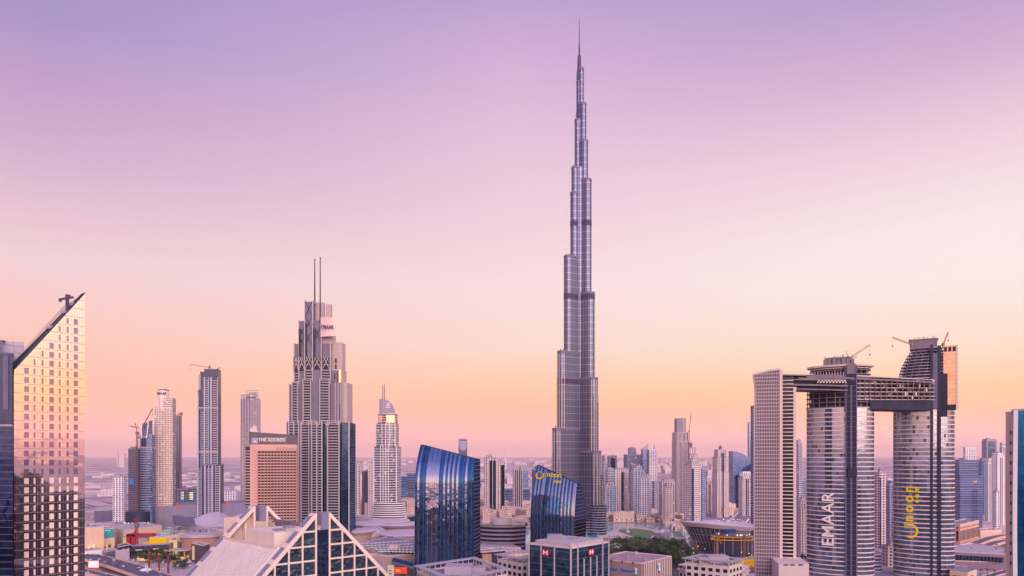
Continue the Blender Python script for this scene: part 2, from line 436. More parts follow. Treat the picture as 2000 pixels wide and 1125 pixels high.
# lower block, bowed front
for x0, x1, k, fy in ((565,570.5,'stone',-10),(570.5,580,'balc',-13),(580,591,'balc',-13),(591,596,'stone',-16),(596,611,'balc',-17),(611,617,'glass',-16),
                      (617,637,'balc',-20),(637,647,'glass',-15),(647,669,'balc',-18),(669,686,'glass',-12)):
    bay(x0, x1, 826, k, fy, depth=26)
for x, fy in ((565,-11),(570.5,-14),(580,-14),(591,-17),(596,-18),(611,-18),(617,-21),(637,-21),(627,-20.6),(647,-19),(669,-19),(686,-13)):
    fin_(x, 823, fy, 1.1)
# lattice arches on the lower block's rim
for x0, x1, fy in ((596,611,-18.5),(611,629,-20.8),(629,647,-20.8),(648,669,-19.3)):
    a, b = lx(x0), lx(x1); z0, z1 = GZ(835, D1), GZ(822, D1)
    for k in range(8):
        t0, t1 = k/8*pi, (k+1)/8*pi; m_ = (a+b)/2; w_ = (b-a)/2
        for q_ in (1, .62):
            lat.bar((m_-w_*cos(t0), fy, z0+(z1-z0)*q_*sin(t0)), (m_-w_*cos(t1), fy, z0+(z1-z0)*q_*sin(t1)), .45)
# middle block
for x0, x1, k, fy, yt in ((569,575.5,'stone',-8,752),(575.5,586,'balc',-10,748),(586,598.5,'stone',-9,748),(598.5,613,'balc',-14,744),(613,631,'stone',-12,748),
                          (631,649,'balc',-15,744),(649,670,'stone',-11,749),(670,680.5,'cream',-6,748)):
    bay(x0, x1, yt, k, fy, yb=828, depth=24)
for x, fy, yt in ((569,-9,751),(575.5,-11,746),(586,-11,746),(598.5,-15,742),(613,-15,742),(631,-16,742),(649,-16,742),(670,-12,747)): fin_(x, yt, fy, .9, 828)
# upper block with the dark lattice belt
for x0, x1, k, fy in ((577,587,'balc',-7),(587,599,'stone',-7),(599,614.5,'balc',-10),(614.5,632,'stone',-9.5),(632,649,'balc',-11),(649,670,'cream',-6)):
    bay(x0, x1, 724 if x0 < 649 else 722, k, fy, yb=752, depth=20)
dark.box(lx(577), lx(649.5), -8.5, 18, GZ(725, D1), GZ(699, D1))
for x0, x1, fy in ((578,587,-9.2),(588,599,-9.6),(600,614,-10.2),(615,632,-10.6),(633,649,-11)):
    a, b = lx(x0), lx(x1); z0, z1 = GZ(725, D1), GZ(700, D1); m_ = (a+b)/2
    for u0, u1 in ((a, m_+(b-m_)*.45), (b, m_-(m_-a)*.45), (a+(b-a)*.22, b), (b-(b-a)*.22, a)):
        pass
    lat.bar((a, fy, z0), (m_+(b-a)*.28, fy, z1), .5); lat.bar((b, fy, z0), (m_-(b-a)*.28, fy, z1), .5)
    lat.bar((a, fy, z0+(z1-z0)*.5), (m_-(b-a)*.05, fy, z1), .4); lat.bar((b, fy, z0+(z1-z0)*.5), (m_+(b-a)*.05, fy, z1), .4)
    lat.bar((a, fy, z0+(z1-z0)*.42), (b, fy, z0+(z1-z0)*.42), .35)
# crown columns
for x0, x1, k, fy, yt, yb, dp in ((577.5,587.5,'stone',-6,673,700,14),(587.5,599.5,'stone',-7.5,629,700,12),(599.5,614.5,'stone',-9,592,700,6),
                          (614.5,632,'stone',-8.5,628,700,10),(615,632,'cream',2,590,630,7),(634,649.5,'stone',-9,673,700,12),(636,646,'cream',1,594,630,8),(649.5,670.5,'cream',-5,670,726,12),(632,653,'cream',-6,655,674,8)):
    bay(x0, x1, yt, k, fy, yb=yb, depth=dp)
for x, yt, fy, yb in ((577.5,672,-7,752),(587.5,628,-8.6,752),(599.5,589,-10,752),(614.5,590,-10,752),(632,625,-11,752),(649.5,671,-11.5,752)): fin_(x, yt, fy, 1.0, yb, 3)
for x0, x1, fy, ya, yb in ((588.5,598.5,-8,640,677),(600.5,613.5,-9.4,592,676),(616,631,-9,634,674)):     # dark diagrid over the crown columns
    a, b = lx(x0), lx(x1); z0, z1 = GZ(yb, D1), GZ(ya, D1); n_ = max(1, round((z1-z0)/((b-a)*2.4)))
    for k in range(n_):
        u, w_ = z0+(z1-z0)*k/n_, z0+(z1-z0)*(k+1)/n_
        dark.bar((a, fy-.2, u), (b, fy-.2, w_), .55); dark.bar((b, fy-.2, u), (a, fy-.2, w_), .55)
for x in (589.5, 601.5, 617.5): dark.box(lx(x)-1.0, lx(x)+1.6, -10, -8.9, GZ(698, D1), GZ(634 if x > 595 and x < 610 else 645, D1))
glz.build('glazing', glass('deep_blue_glazing', (110,145,175), dark=(12,28,50), refl=.4), bv)
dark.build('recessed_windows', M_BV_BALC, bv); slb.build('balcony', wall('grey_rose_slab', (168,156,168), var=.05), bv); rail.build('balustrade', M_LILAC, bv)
stone.build('stone_cladding', panel('mauve_stone', (122,114,136), 3.45, 3.2), bv)
crm.build('cream_cladding', panel('cream_stone_lit_side', (194,174,172), 3.45, 4.2, (150,124,126), .5), bv)  # cream also carries the stronger light on the right-hand faces, put into the colour
fins.build('fin', wall('silver_rose_fin', (196,184,190), var=.04, rough=.4), bv); lat.build('lattice', M_PINK, bv)
# shoulder details: half-round corner, orange reflection put into its tint; slot windows
e = MB(); e.prism([(lx(662)+(lx(670)-lx(662))*(1-cos(k*pi/8))/2, -6.1-2.6*sin(k*pi/8)) for k in range(9)], GZ(748, D1), GZ(724, D1)); e.build('rounded_corner', glass('orange_reflection_glass', (250,214,180), dark=(120,96,90), refl=.7), bv)
e = MB(); e.box(lx(651), lx(661), -8.4, -6.2, GZ(748, D1), GZ(725, D1)); e.build('stone_cladding', bpy.data.materials['mauve_stone'], bv)
for x0, x1, y0, y1 in ((655,659.5,722,713), (655,659.5,710,701), (667,669.5,820,790), (656,658,742,731)):
    e = MB(); e.box(lx(x0), lx(x1), -11.3 if y0 > 760 else (-8.6 if y0 > 724 else -6.2), -5, GZ(y0, D1), GZ(y1, D1)); e.build('slot_window', M_BV_BALC, bv)
for x, yt, yb, fy in ((656,668,724,-6.4),(663,668,724,-6.2),(659,748,826,-11.6),(664.5,748,826,-11.6),(676,747,826,-6.5)):
    e = MB(); e.box(lx(x)-.3, lx(x)+.3, fy, fy+1, GZ(yb, D1), GZ(yt, D1)); e.build('fin', M_PINK, bv)
# side wings that give the plan its cross shape
sd_ = MB(); sd_.box(lx(571), lx(682), 4, 34, 0, GZ(828, D1)); sd_.box(lx(580), lx(672), 4, 28, GZ(828, D1), GZ(752, D1)); sd_.build('rear_block', M_LILAC, bv)
for x, yt, yb in ((616, 509, 592), (629.3, 508, 632)):
    mm = MB(); mm.tube((lx(x), -9.5 if x > 620 else -3, GZ(yb, D1)), (lx(x), -9.5 if x > 620 else -3, GZ(yt, D1)), 1.05, .62, 10); mm.tube((lx(x), -9.5 if x > 620 else -3, GZ(yt, D1)), (lx(x), -9.5 if x > 620 else -3, GZ(yt-2, D1)), 1.0, .8, 8); mm.build('mast', M_MAST, bv)
sg = MB(); n_ = 14
pf = []; pb = []
for i in range(n_+1):
    u = i/n_; x = lx(631+u*29); y = -12-6*sin(u*pi*.55); pf.append((x, y)); pb.append((x, y+1.2))
for i in range(n_):
    a, b = i/n_, (i+1)/n_; f = lambda u: GZ(623+3.5*u, D1)
    sg.prism([pf[i], pf[i+1], pb[i+1], pb[i]], GZ(661, D1)-(0), [f(a), f(b), f(b), f(a)])
spn = sg.build('sign_panel', wall('sign_panel_cream', (244,214,206), rough=.3, var=.03), bv)
lettering('EMAAR', 6.8, M_NAVY, spn, face_mtx((lx(646.8), -19.3, GZ(647, D1)), (1, .03, -.04)), ext=.15, sx=.74, bold=.12)

# ---------------------------------------------------------------- hotel with sail-shaped crown (downtown)
D2 = 1080.0; S2 = D2/F
ad = thing('sail_crown_hotel_tower', 'white banded hotel tower with a quarter-round sail crown and curved ribbed base', 'skyscraper', (GX(758, D2), D2, 0))
lx2 = lambda p: (p-758)*S2
gz2 = lambda y: GZ(y, D2)
b_ = MB(); s_ = MB(); v_ = MB(); c_ = MB()
def stack(poly, z0, z1, fh=3.7, pr=.5, th=.8):
    b_.prism(poly, z0, z1); z = z0+fh
    while z <= z1+.2:
        s_.prism(grow(poly, pr), z-th, z); z += fh
def bow(x0, x1, d0, d1, b=3, n=8):
    return [(lx2(x0)+(lx2(x1)-lx2(x0))*i/n, d0-b*sin(pi*i/n)) for i in range(n+1)]+[(lx2(x1), d1), (lx2(x0), d1)]
stack(bow(733, 780, -16, 16, 5), 0, gz2(873)); stack(bow(736, 776, -13, 14, 4), gz2(873), gz2(828)); stack(bow(741, 774, -11, 12, 3), gz2(828), gz2(808))
c_.prism(bow(742, 773, -11.5, 11, 3), gz2(826), gz2(812))
for x in (735, 748, 753, 758, 763, 778): v_.box(lx2(x)-.45, lx2(x)+.45, -21.4, -19 if x > 740 and x < 775 else -15, 0, gz2(870))
for x in (738, 750, 757, 764, 775): v_.box(lx2(x)-.45, lx2(x)+.45, -18.2, -12, gz2(873), gz2(828))
b_.build('glazing', grid('hotel_windows', (120,112,134), (40,44,66), 3.0, 3.7, .7, .6, lit=.05), ad); s_.build('floor_slab', M_WHITE, ad); v_.build('pier', M_WHITE, ad)
c_.build('lit_lantern', glass('amber_lantern', (255,200,150), dark=(120,80,60), refl=.6), ad)
sa = MB(); pts = [(lx2(746), gz2(808)), (lx2(773), gz2(808))]+[(lx2(746)+(lx2(773)-lx2(746))*cos(t_*pi/16), gz2(808)+(gz2(779)-gz2(808))*sin(t_*pi/16)) for t_ in range(1, 9)]
sa.loft([[(x, -7, z) for x, z in pts], [(x, -5, z) for x, z in pts]]); sa.build('sail_crown', M_LILAC, ad)
for k in range(3):
    e = MB(); q0, q1 = gz2(797-k*4), gz2(795-k*4); x0 = lx2(755+k*1.2)
    e.box(x0, x0+7-1.4*k, -7.5, -7.05, q0, q1); e.build('crown_emblem', M_CREAM, ad)
cb = MB(); cb.box(lx2(742), lx2(748), -5, 2, gz2(808), gz2(780)); cb.build('crown_core', M_LILAC, ad)
for x, yt in ((747.6, 751), (751, 750)):
    e = MB(); e.tube((lx2(x), 0, gz2(808)), (lx2(x), 0, gz2(yt)), .7, .4, 6); e.build('mast', M_MAST, ad)
# curved ribbed base
bb = MB(); bs = MB()
def lobe(cx, a, b, tw, z):
    return [(cx+(a*cos(t_*2*pi/40)), -14+b*sin(t_*2*pi/40)) for t_ in range(40)]
rings = []
for k in range(9):
    z = gz2(1013)+k*(gz2(985-5)-gz2(1013))/8; g_ = 1-.0005*k*k*4
    bs.prism(lobe(lx2(762), 26.5*g_+1, 17*g_+1, 0, z), z-1.4, z)
bb.loft([[(x, y, gz2(1030)) for x, y in lobe(lx2(762), 25, 16, 0, 0)], [(x, y, gz2(980)) for x, y in lobe(lx2(762), 22, 14, 0, 0)]])
bb.build('base_glazing', M_BV_BALC, ad); bs.build('base_ring', M_WHITE, ad)
# ---------------------------------------------------------------- left: tower with a slanted crown
DL, DR_ = 300.0, 320.7; KS = 300/420
A = Vector((GX(27.5, DL), DL, 0)); B = Vector((GX(165.5, DR_), DR_, 0))
vx = (B-A).normalized(); vn = Vector((vx.y, -vx.x, 0)); WL = (B-A).length      # facing normal
slt = thing('slant_roof_tower', 'tall glass tower with a diagonal blade roof and square punched windows', 'skyscraper', tuple(A), atan2(vx.y, vx.x))
zL, zR = GZ(722, DL), GZ(573, DR_)
M_MIRR = glass('gold_mirror_glass', (250,226,212), dark=(96,84,104), refl=.84, rough=.02, bump=.1, bscale=.06, var=.15)
M_MIRD = glass('navy_mirror_glass', (120,140,180), dark=(12,20,42), refl=.35, rough=.03, bump=.3)
hb = MB(); hb.prism([(0, 0), (WL, 0), (WL, 25), (0, 25)], 0, [zL, zR, zR-2, zL-2])
body = hb.build('facade', M_MIRR, slt)
sdm = MB(); sdm.box(-.35, -.02, .1, 25, 0, zL-2); sdm.build('side_wall', M_MIRD, slt)
gr = MB(); fh = (GZ(641, DR_)-GZ(1125, DR_))/ 27.0
fh = 5.45*KS
nfl = 46
ztop_at = lambda x: zL+(zR-zL)*x/WL
z = GZ(632, DR_)+2.2*KS
zz = z
levels = []
while zz > 20: levels.append(zz); zz -= fh
for zz in levels+[z+fh, z+2*fh, z+3*fh]:
    x0 = max(0, (zz-zL)/(zR-zL)*WL)
    if x0 < WL-.5: gr.box(x0, WL, -.05, .02, zz+1.1*KS-.09, zz+1.1*KS+.09)
x = 1.0
while x < WL:
    gr.box(x-.025, x+.025, -.04, .02, 0, ztop_at(x)); x += 1.52*KS
gr.build('mullion', wall('mullion_bronze', (168,148,150), rough=.4), slt)
cols = [(a, b*KS) for a, b in [(.165, 2.35), (.275, .95), (.385, .95), (.515, 2.3), (.63, .95), (.745, .95), (.865, 2.3)]]
M_WIN = glass('lilac_window_glass', (176,150,176), dark=(86,74,104), refl=.55, rough=.03, bump=.1)
M_BLIND = wall('pale_blind', (250,222,214), var=.03)
def m_window():
    m, q = mat('window_with_blind'); t = q.n('TexCoord')
    wn = q.n('TexWhiteNoise', i_Vector=q.n('NewGeometry').outputs['Position'])
    return m
nwin = 0; rest = MB(); restf = MB()
for zc in levels:
    for cx, w in cols:
        x = cx*WL; zt_ = zc-.1; zb_ = zt_-3.5*KS
        if zt_+1.1 > ztop_at(x-w/2): continue
        blind = zc < CAMZ-6
        if zc < 62: continue
        nwin += 1
        if nwin <= 98 or True:
            pass
        if nwin <= 98:
            wm = MB(); wm.box(x-w/2, x+w/2, -.16, .02, zb_, zt_); wo_ = wm.build('window', M_BLIND if blind else M_WIN, slt)
        else:
            rest.cur = 0 if blind else 1
            rest.box(x-w/2, x+w/2, -.16, .02, zb_, zt_)
rest.build('windows_lower_floors', [M_BLIND, M_WIN], slt)['kind'] = 'stuff'
# roof edge: dark sloping gutter with a rail trough behind it
ed = MB(); L_ = sqrt(WL*WL+(zR-zL)**2)
def sl_pt(u, dy, dz): return (u*WL, dy, zL+(zR-zL)*u+dz)
for dy0, dy1, dz0, dz1 in ((.05, 3.9, -.6, .1), (3.9, 4.5, -.6, 2.4)):
    ed.loft([[sl_pt(0, dy0, dz0), sl_pt(0, dy1, dz0), sl_pt(0, dy1, dz1), sl_pt(0, dy0, dz1)], [sl_pt(1, dy0, dz0), sl_pt(1, dy1*.4+.1, dz0), sl_pt(1, dy1*.4+.1, dz1*.2), sl_pt(1, dy0, dz1*.2)]])
ed.build('sloping_roof', M_NAVY, slt)
st = MB()
for k in range(46):
    u = .02+k*.0175; st.box(u*WL, u*WL+.4, 1.1, 2.6, sl_pt(u, 0, .1)[2], sl_pt(u, 0, .1)[2]+.5)
st.build('roof_stair', M_STEEL, slt)
fr = MB(); fr.bar(sl_pt(0, -.12, .2), sl_pt(1, -.12, .2), .36, .5); fr.build('roof_trim', M_NAVY, slt)
bm_ = MB(); u = .77; bx_, by_, bz_ = sl_pt(u, 2.3, 0); K = KS
bm_.box(bx_-.8*K, bx_+.8*K, by_-.8*K, by_+.8*K, bz_, bz_+8.5*K)
bu = bm_.build('cleaning_crane', M_MAST, slt)
a_ = MB(); a_.bar((bx_+3.2*K, by_, bz_+8.9*K), (bx_-4.2*K, by_, bz_+6.3*K), 1.5*K, 1.3*K); a_.box(bx_-.9*K, bx_+1.5*K, by_-.7, by_+.7, bz_+7.9*K, bz_+10*K); a_.box(bx_-4.6*K, bx_-3.3*K, by_-.5, by_+.5, bz_+4.9*K, bz_+7*K); a_.bar((bx_+1*K, by_, bz_+8.6*K), (bx_+4*K, by_, bz_+8.4*K), .3); a_.build('jib', M_MAST, bu)
for u in (.52, .72, .83):
    q_ = MB(); x_, y_, z_ = sl_pt(u, 1.8, .4); q_.loft([[(x_-1, y_-.7, z_-.4), (x_+.9, y_-.7, z_+.6), (x_+.9, y_+1.5, z_+1.1), (x_-1, y_+1.5, z_+.1)], [(x_-1, y_-.7, z_), (x_+.9, y_-.7, z_+1.2), (x_+.9, y_+1.5, z_+1.7), (x_-1, y_+1.5, z_+.7)]]); q_.build('roof_hatch', M_LILAC, slt)
# penthouse block standing behind the slope on the same tower
ph = MB(); zp = GZ(672, 312); ph.box(-6.4, 5.3, 5.7, 17, zL-25, zp)
pho = ph.build('penthouse', panel('penthouse_panels', (196,182,202), 3.2, 6, (110,100,130), .5, .35), slt)
rl2 = MB()
for k in range(9): rl2.box(-6.3+k*1.43, -6.23+k*1.43, 5.75, 5.82, zp, zp+1.05)
rl2.box(-6.4, 5.3, 5.72, 5.82, zp+1.05, zp+1.15); rl2.build('railing', M_PINK, pho)
# dark glass wing at the picture's edge
D_ = 290.
dg_ = thing('dark_glass_tower', 'dark navy glass slab hard against the slant-roofed tower, with a pale ledge', 'skyscraper', (GX(-20, D_), D_, 0))
e = MB(); q = lambda p, D=D_: GX(p, D)-GX(-20, D_)
e.prism([(q(-60), 8), (q(24.5, 298), 8), (q(24.5, 318), 28), (q(-60), 28)], 0, GZ(690, 298)); e.build('upper_block', M_MIRD, dg_)
e = MB(); e.prism([(q(-60), 8), (q(5, 298), 8), (q(5, 318), 28), (q(-60), 28)], GZ(690, 298)+.01, GZ(664, 298)); e.box(q(6.5,298), q(17,298), 7.7, 7.98, GZ(800,298), GZ(694,298)); e.build('lift_overrun', M_STEEL, dg_)
e = MB(); e.prism([(q(-70), 0), (q(25), 0), (q(25, 297), 7), (q(-70), 7)], 0, GZ(833, D_)); e.build('lower_block', M_MIRD, dg_)
e = MB(); e.prism([(q(-70), -.6), (q(25.5), -.6), (q(25.5, 297), 7), (q(-70), 7)], GZ(833, D_)+.02, GZ(829, D_)); e.build('ledge', M_LILAC, dg_)
e = MB()
for k in range(24):
    zz = GZ(1125, D_)+k*2.8
    if zz < GZ(836, D_): e.box(q(-70), q(25), -.08, .01, zz, zz+.18)
e.build('floor_line', M_STEEL, dg_)

# ---------------------------------------------------------------- terracotta hotel with a sloping sign crown
D3 = 830.0; S3 = D3/F
ho = thing('terracotta_hotel', 'terracotta slab hotel with recessed window grid and sloping dark crown reading THE ADDRESS', 'hotel', (GX(500, D3), D3, 0), R(14))
M_TERRA = wall('terracotta', (216,172,158), var=.05)
M_TERRAD = wall('terracotta_pier', (180,134,126), var=.05)
HW = 62*S3*1.35
def hz(y): return GZ(y, D3)
hb = MB(); X0 = GX(489, D3)-GX(500, D3)
hb.box(X0, X0+52, 0, 20, 0, hz(868)); hb.build('wall', M_TERRA, ho)
cr = MB(); cr.prism([(X0-1.5, 2), (X0+52, 2), (X0+52, 19), (X0-1.5, 19)], hz(868)+.03, [hz(843), hz(849), hz(849), hz(843)])
cro = cr.build('crown', wall('crown_panel', (96,84,104), rough=.4), ho)
lettering('THE ADDRESS', 5.2, M_CREAM, cro, face_mtx((X0+24, 1.75, hz(862)), (1, 0, 0)), ext=.08, sx=.92, bold=.08)
lettering('A', 4.6, M_CREAM, cro, face_mtx((X0+5, 1.6, hz(864.5)), (1, 0, 0)), ext=.08, sx=1.1)
e = MB(); e.box(X0+1.5, X0+8.5, 1.7, 1.98, hz(866), hz(855)); e.build('sign_square', M_LILAC, cro)
e = MB()
for k in range(9): e.bar((X0+12+k*3.2, 1.8, hz(856)), (X0+14.4+k*3.2, 1.8, hz(855.2)+(k % 3)*.3), .5)
e.build('arabic_lettering', M_CREAM, cro)
e = MB(); e.prism([(X0-.5, 3), (X0+7, 3), (X0+7, 9), (X0-.5, 9)], hz(850), [hz(836), hz(832), hz(832), hz(836)]); e.prism([(X0+3.5, 3.2), (X0+10, 3.2), (X0+10, 8), (X0+3.5, 8)], hz(847), [hz(828), hz(848), hz(848), hz(828)]); e.build('roof_fin', M_PINK, cro)
# window field: 10 bays x many floors, recessed dark strips behind piers and spandrels
wf = MB(); pr_ = MB(); spn_ = MB()
fx0 = X0+8.6; nb = 12; bw = 3.55
wf.box(fx0, fx0+nb*bw, -.35, -.02, 0, hz(881))
for k in range(nb+1): pr_.box(fx0+k*bw-.42, fx0+k*bw+.42, -1.5, -.36, 0, hz(880)-(0 if k < 6 else -4))
zz = hz(886)
while zz > 5:
    spn_.box(fx0, fx0+nb*bw, -1.15, -.37, zz-.9, zz+.35); zz -= 3.35
wf.build('window_strip', wall('hotel_window_glass', (44,40,58), rough=.15), ho); pr_.build('pier', M_TERRAD, ho); spn_.build('spandrel', M_TERRA, ho)
dots = MB(); zz = hz(880)
while zz > 10:
    for x in (2.6, 4.3, 6.0): dots.box(X0+x, X0+x+.6, -.12, .02, zz, zz+.7)
    zz -= 3.35
dots.build('pinhole_windows', M_NAVY, ho)['kind'] = 'stuff'
e = MB(); e.box(X0-5.4, X0-.05, 2, 18, 0, hz(872)); e.build('side_wing', M_NAVY, ho)
e = MB(); zz = 4
while zz < hz(880): e.box(X0-5.6, X0-.3, 1.2, 2.1, zz, zz+.9); zz += 3.35
e.build('side_balcony', M_TERRA, ho)
# ---------------------------------------------------------------- helpers for placing an outline between two pixel columns
def fit(poly, px0, px1, D, rz):
    """scale and shift a unit outline, turned by rz and centred at distance D, so that it spans px0..px1"""
    k, cx = (px1-px0)/F*D, GX((px0+px1)/2, D)
    for _ in range(12):
        ps = [(cx+k*(x*cos(rz)-y*sin(rz)), D+k*(x*sin(rz)+y*cos(rz))) for x, y in poly]
        u = [1000+F*a/b for a, b in ps]; w = max(u)-min(u)
        k *= (px1-px0)/w; cx += ((px0+px1)/2-(max(u)+min(u))/2)/F*D
    return k, cx
# ---------------------------------------------------------------- curved glass blades
def BG(name):
    return [glass('blade_blue_'+name[:4], (72,132,178), dark=(6,34,60), refl=.5, rough=.03, bump=.2, bscale=.09, panel=(2.6, 3.9), var=.8), glass('blade_pale_reflection_'+name[:4], (226,232,244), dark=(10,28,52), refl=.62, rough=.03, bump=.26, bscale=.12, panel=(2.6, 3.9), var=.8)]  # pale tint stands in for pleats mirroring bright sky
def blade(name, label, D, px0, px1, rz, depth, zl, zr, bend0, lean, p=1.7, base_lean=.03, nb=27, shellp=None):
    k, cx = fit([(0, 0), (1, 0), (1, .01), (0, .01)], px0, px1, D, rz)
    Wd = k; b = thing(name, label, 'office tower', (cx, D, 0), rz)
    ztop = lambda u: zl+(zr-zl)*u
    def yo(z): return base_lean*z+(0 if z < bend0 else lean*((z-bend0)/(max(zl, zr)-bend0))**p)
    nz = 26
    def zs(u):
        t = ztop(u); lo_ = [t*i/6*bend0/t for i in range(7)]
        return lo_+[bend0+(t-bend0)*i/(nz-6) for i in range(1, nz-5)]
    gl = MB(); rows = []; STR = [(k % 2) if rnd.random() > .12 else 1-(k % 2) for k in range(nb)]
    for i in range(nb+1):
        u = i/nb; rows.append([(u*Wd, yo(z), z) for z in zs(u)])
    for i in range(nb):                       # unfolded strips; the pleats' bright and dark reflections are put into alternating tints
        for j in range(nz):
            a, c = rows[i][j], rows[i+1][j]; d, e = rows[i+1][j+1], rows[i][j+1]
            gl.cur = STR[i]
            gl.quad(a, c, d, e)
    gl.build('curved_glazing', BG(name), b)
    fb = MB(); fb2 = MB()
    for i in range(nb+1):
        r = rows[i]; t = fb if i % 2 == 0 else fb2; w = .14 if i % 2 == 0 else .1; h = .35
        for j in range(nz):
            (x, y, z), (x2, y2, z2) = r[j], r[j+1]
            s = Vector((0, y2-y, z2-z)).normalized(); n = Vector((0, -s.z, s.y))*h
            t.loft([[(x-w/2, y, z), (x+w/2, y, z), (x+w/2, y+n.y, z+n.z), (x-w/2, y+n.y, z+n.z)], [(x-w/2, y2, z2), (x+w/2, y2, z2), (x+w/2, y2+n.y, z2+n.z), (x-w/2, y2+n.y, z2+n.z)]], cap=False)
    fb.build('vertical_fin', M_STEEL, b); fb2.build('mullion', M_NAVY, b)
    sh = MB(); rings = []
    for u in (0, 1):
        f_ = [(u*Wd, y+.15, z) for (x, y, z) in rows[0 if u == 0 else nb]]
        t = ztop(u); yb = yo(t)
        bk_ = []
        for j in range(nz, -1, -1):
            z = zs(u)[j]
            if shellp: yy = depth-(depth-shellp-yo(t))*max(0, (z-bend0)/(t-bend0))**2.2
            else: yy = depth
            bk_.append((u*Wd, max(yy, yo(z)+.6), z))
        rings.append(f_+bk_)
    sh.loft(rings); sho = sh.build('rear_shell', M_BLSHELL, b)
    # side: dark glazed wall with floor lines
    sd = MB(); x = Wd+.02; z = 4
    while z < ztop(1)-2:
        y0 = yo(z)+.6; y1 = rings[1][-1][1]
        yb = None
        for q_ in range(len(rings[1])-1, nz, -1):
            if rings[1][q_][2] <= z: yb = rings[1][q_][1]
        sd.box(Wd, Wd+.12, y0, (yb or depth)-1.6, z, z+.5); z += 3.9
    sd.build('side_floor_line', M_STEEL, b)
    return b, Wd, yo, ztop
M_FINL = wall('pale_blue_fin', (196,200,224), rough=.3, var=.03, metal=.3)
M_BLSHELL = glass('blade_side', (70,90,125), dark=(22,34,60), refl=.35, rough=.12, bump=.1)
blade('leaning_glass_office', 'blue glass office block with pale vertical fins, slanted top edge and no sign', 700., 809, 924, R(-11), 30, GZ(868, 716), GZ(897, 716), 96, 17, 1.9, .028)
bl2, W2, yo2, zt2 = blade('curved_glass_office', 'smaller curved blue glass office block with yellow noon lettering near its top', 780., 1035.5, 1122, R(-27), 34, GZ(908, 795), GZ(943, 795), 58, 15, 1.75, .02, nb=25, shellp=6)
M_YEL = glow('yellow_sign', (236,180,40), .85)
def on_blade(x, z, out=1.2):
    y = yo2(z); y2 = yo2(z+1); s = Vector((0, y2-y, 1)).normalized(); n = Vector((0, -s.z, s.y))
    return Vector((x, y, z))+n*out, s
for t_, u, z, sz in (('noon', .46, 99.5, 8.0), ('.com', .55, 93.5, 4.8)):
    p_, s_ = on_blade(u*W2, z); lettering(t_, sz, M_YEL, bl2, face_mtx(p_, (1, 0, -.06), s_), ext=.12, bold=.15, space=1.05)
e = MB(); p_, s_ = on_blade(.125*W2, 101.5)
for k in range(15):
    a0, a1 = R(150+k*16.0), R(150+(k+1)*16.0)
    f_ = lambda a, r: tuple(p_+Vector((1, 0, 0))*(r*cos(a))+s_*(r*sin(a)))
    e.quad(f_(a0, 3.6), f_(a0, 5.1), f_(a1, 5.1), f_(a1, 3.6))
for dx in (-1.4, .6): e.box(p_.x+dx, p_.x+dx+1.1, p_.y-.1, p_.y+.1, p_.z+2.6, p_.z+3.8)
e.build('logo', M_YEL, bl2)

# ---------------------------------------------------------------- twin elliptical towers under construction
M_SKYG = glass('rose_curtain_glass', (196,204,216), dark=(36,54,80), refl=.52, rough=.05, bump=.22, bscale=.06, panel=(3.2, 4.5), var=.9)
M_SLABC = wall('cream_slab_edge', (238,212,204), var=.05, rough=.6)
M_MUL = wall('grey_mullion', (120,112,134), rough=.4)
def elliptower(name, label, D, px0, px1, ratio, ytop, fh_px, cut=None):
    th = atan2((px0+px1)/2-1000, F); rz = -th
    k, cx = fit(ell(.5, .5*ratio, 40), px0, px1, D, rz)
    t = thing(name, label, 'skyscraper', (cx, D, 0), rz)
    a, b = k/2, k/2*ratio; H = GZ(ytop, D); fh = fh_px/F*D
    g_ = MB(); s_ = MB(); m_ = MB(); gap = MB()
    g_.prism(ell(a, b, 56), 0, H)
    z = fh*.4; i = 0
    while z < H:
        s_.prism(ell(a+.5, b+.5, 56), z-.5, z+.5)
        # a few bays on each floor are open or blind
        for j in range(26):
            an = R(182+j*6.8); 
            if rnd.random() < .07:
                x0, y0 = (a+.12)*cos(an), (b+.12)*sin(an); x1, y1 = (a+.12)*cos(an+.075), (b+.12)*sin(an+.075)
                gap.quad((x0, y0, z+.5), (x1, y1, z+.5), (x1, y1, z+fh-.5), (x0, y0, z+fh-.5))
        z += fh; i += 1
    for j in range(46):
        an = R(180+j*4.0); x, y = (a+.12)*cos(an), (b+.12)*sin(an); m_.bar((x, y, 0), (x, y, H), .16)
    g_.build('glazing', M_SKYG, t); s_.build('slab_edge', M_SLABC, t); m_.build('mullion', M_MUL, t)
    gap.build('dark_bay', wall(name[:4]+'_open_bay', (62,60,84), rough=.2), t)
    return t, a, b, H
def col_at(t_a, t_b, an): return (t_a*cos(an), t_b*sin(an))
D4 = 720.0
ta, a1, b1, H1 = elliptower('elliptical_tower', 'elliptical glass tower under construction with white EMAAR lettering running up it', D4, 1576, 1707, .62, 797, 8.6)
tb, a2, b2, H2 = elliptower('elliptical_tower', 'elliptical glass tower under construction with yellow noon lettering running up it', D4+8, 1745, 1864, .62, 800, 8.6)
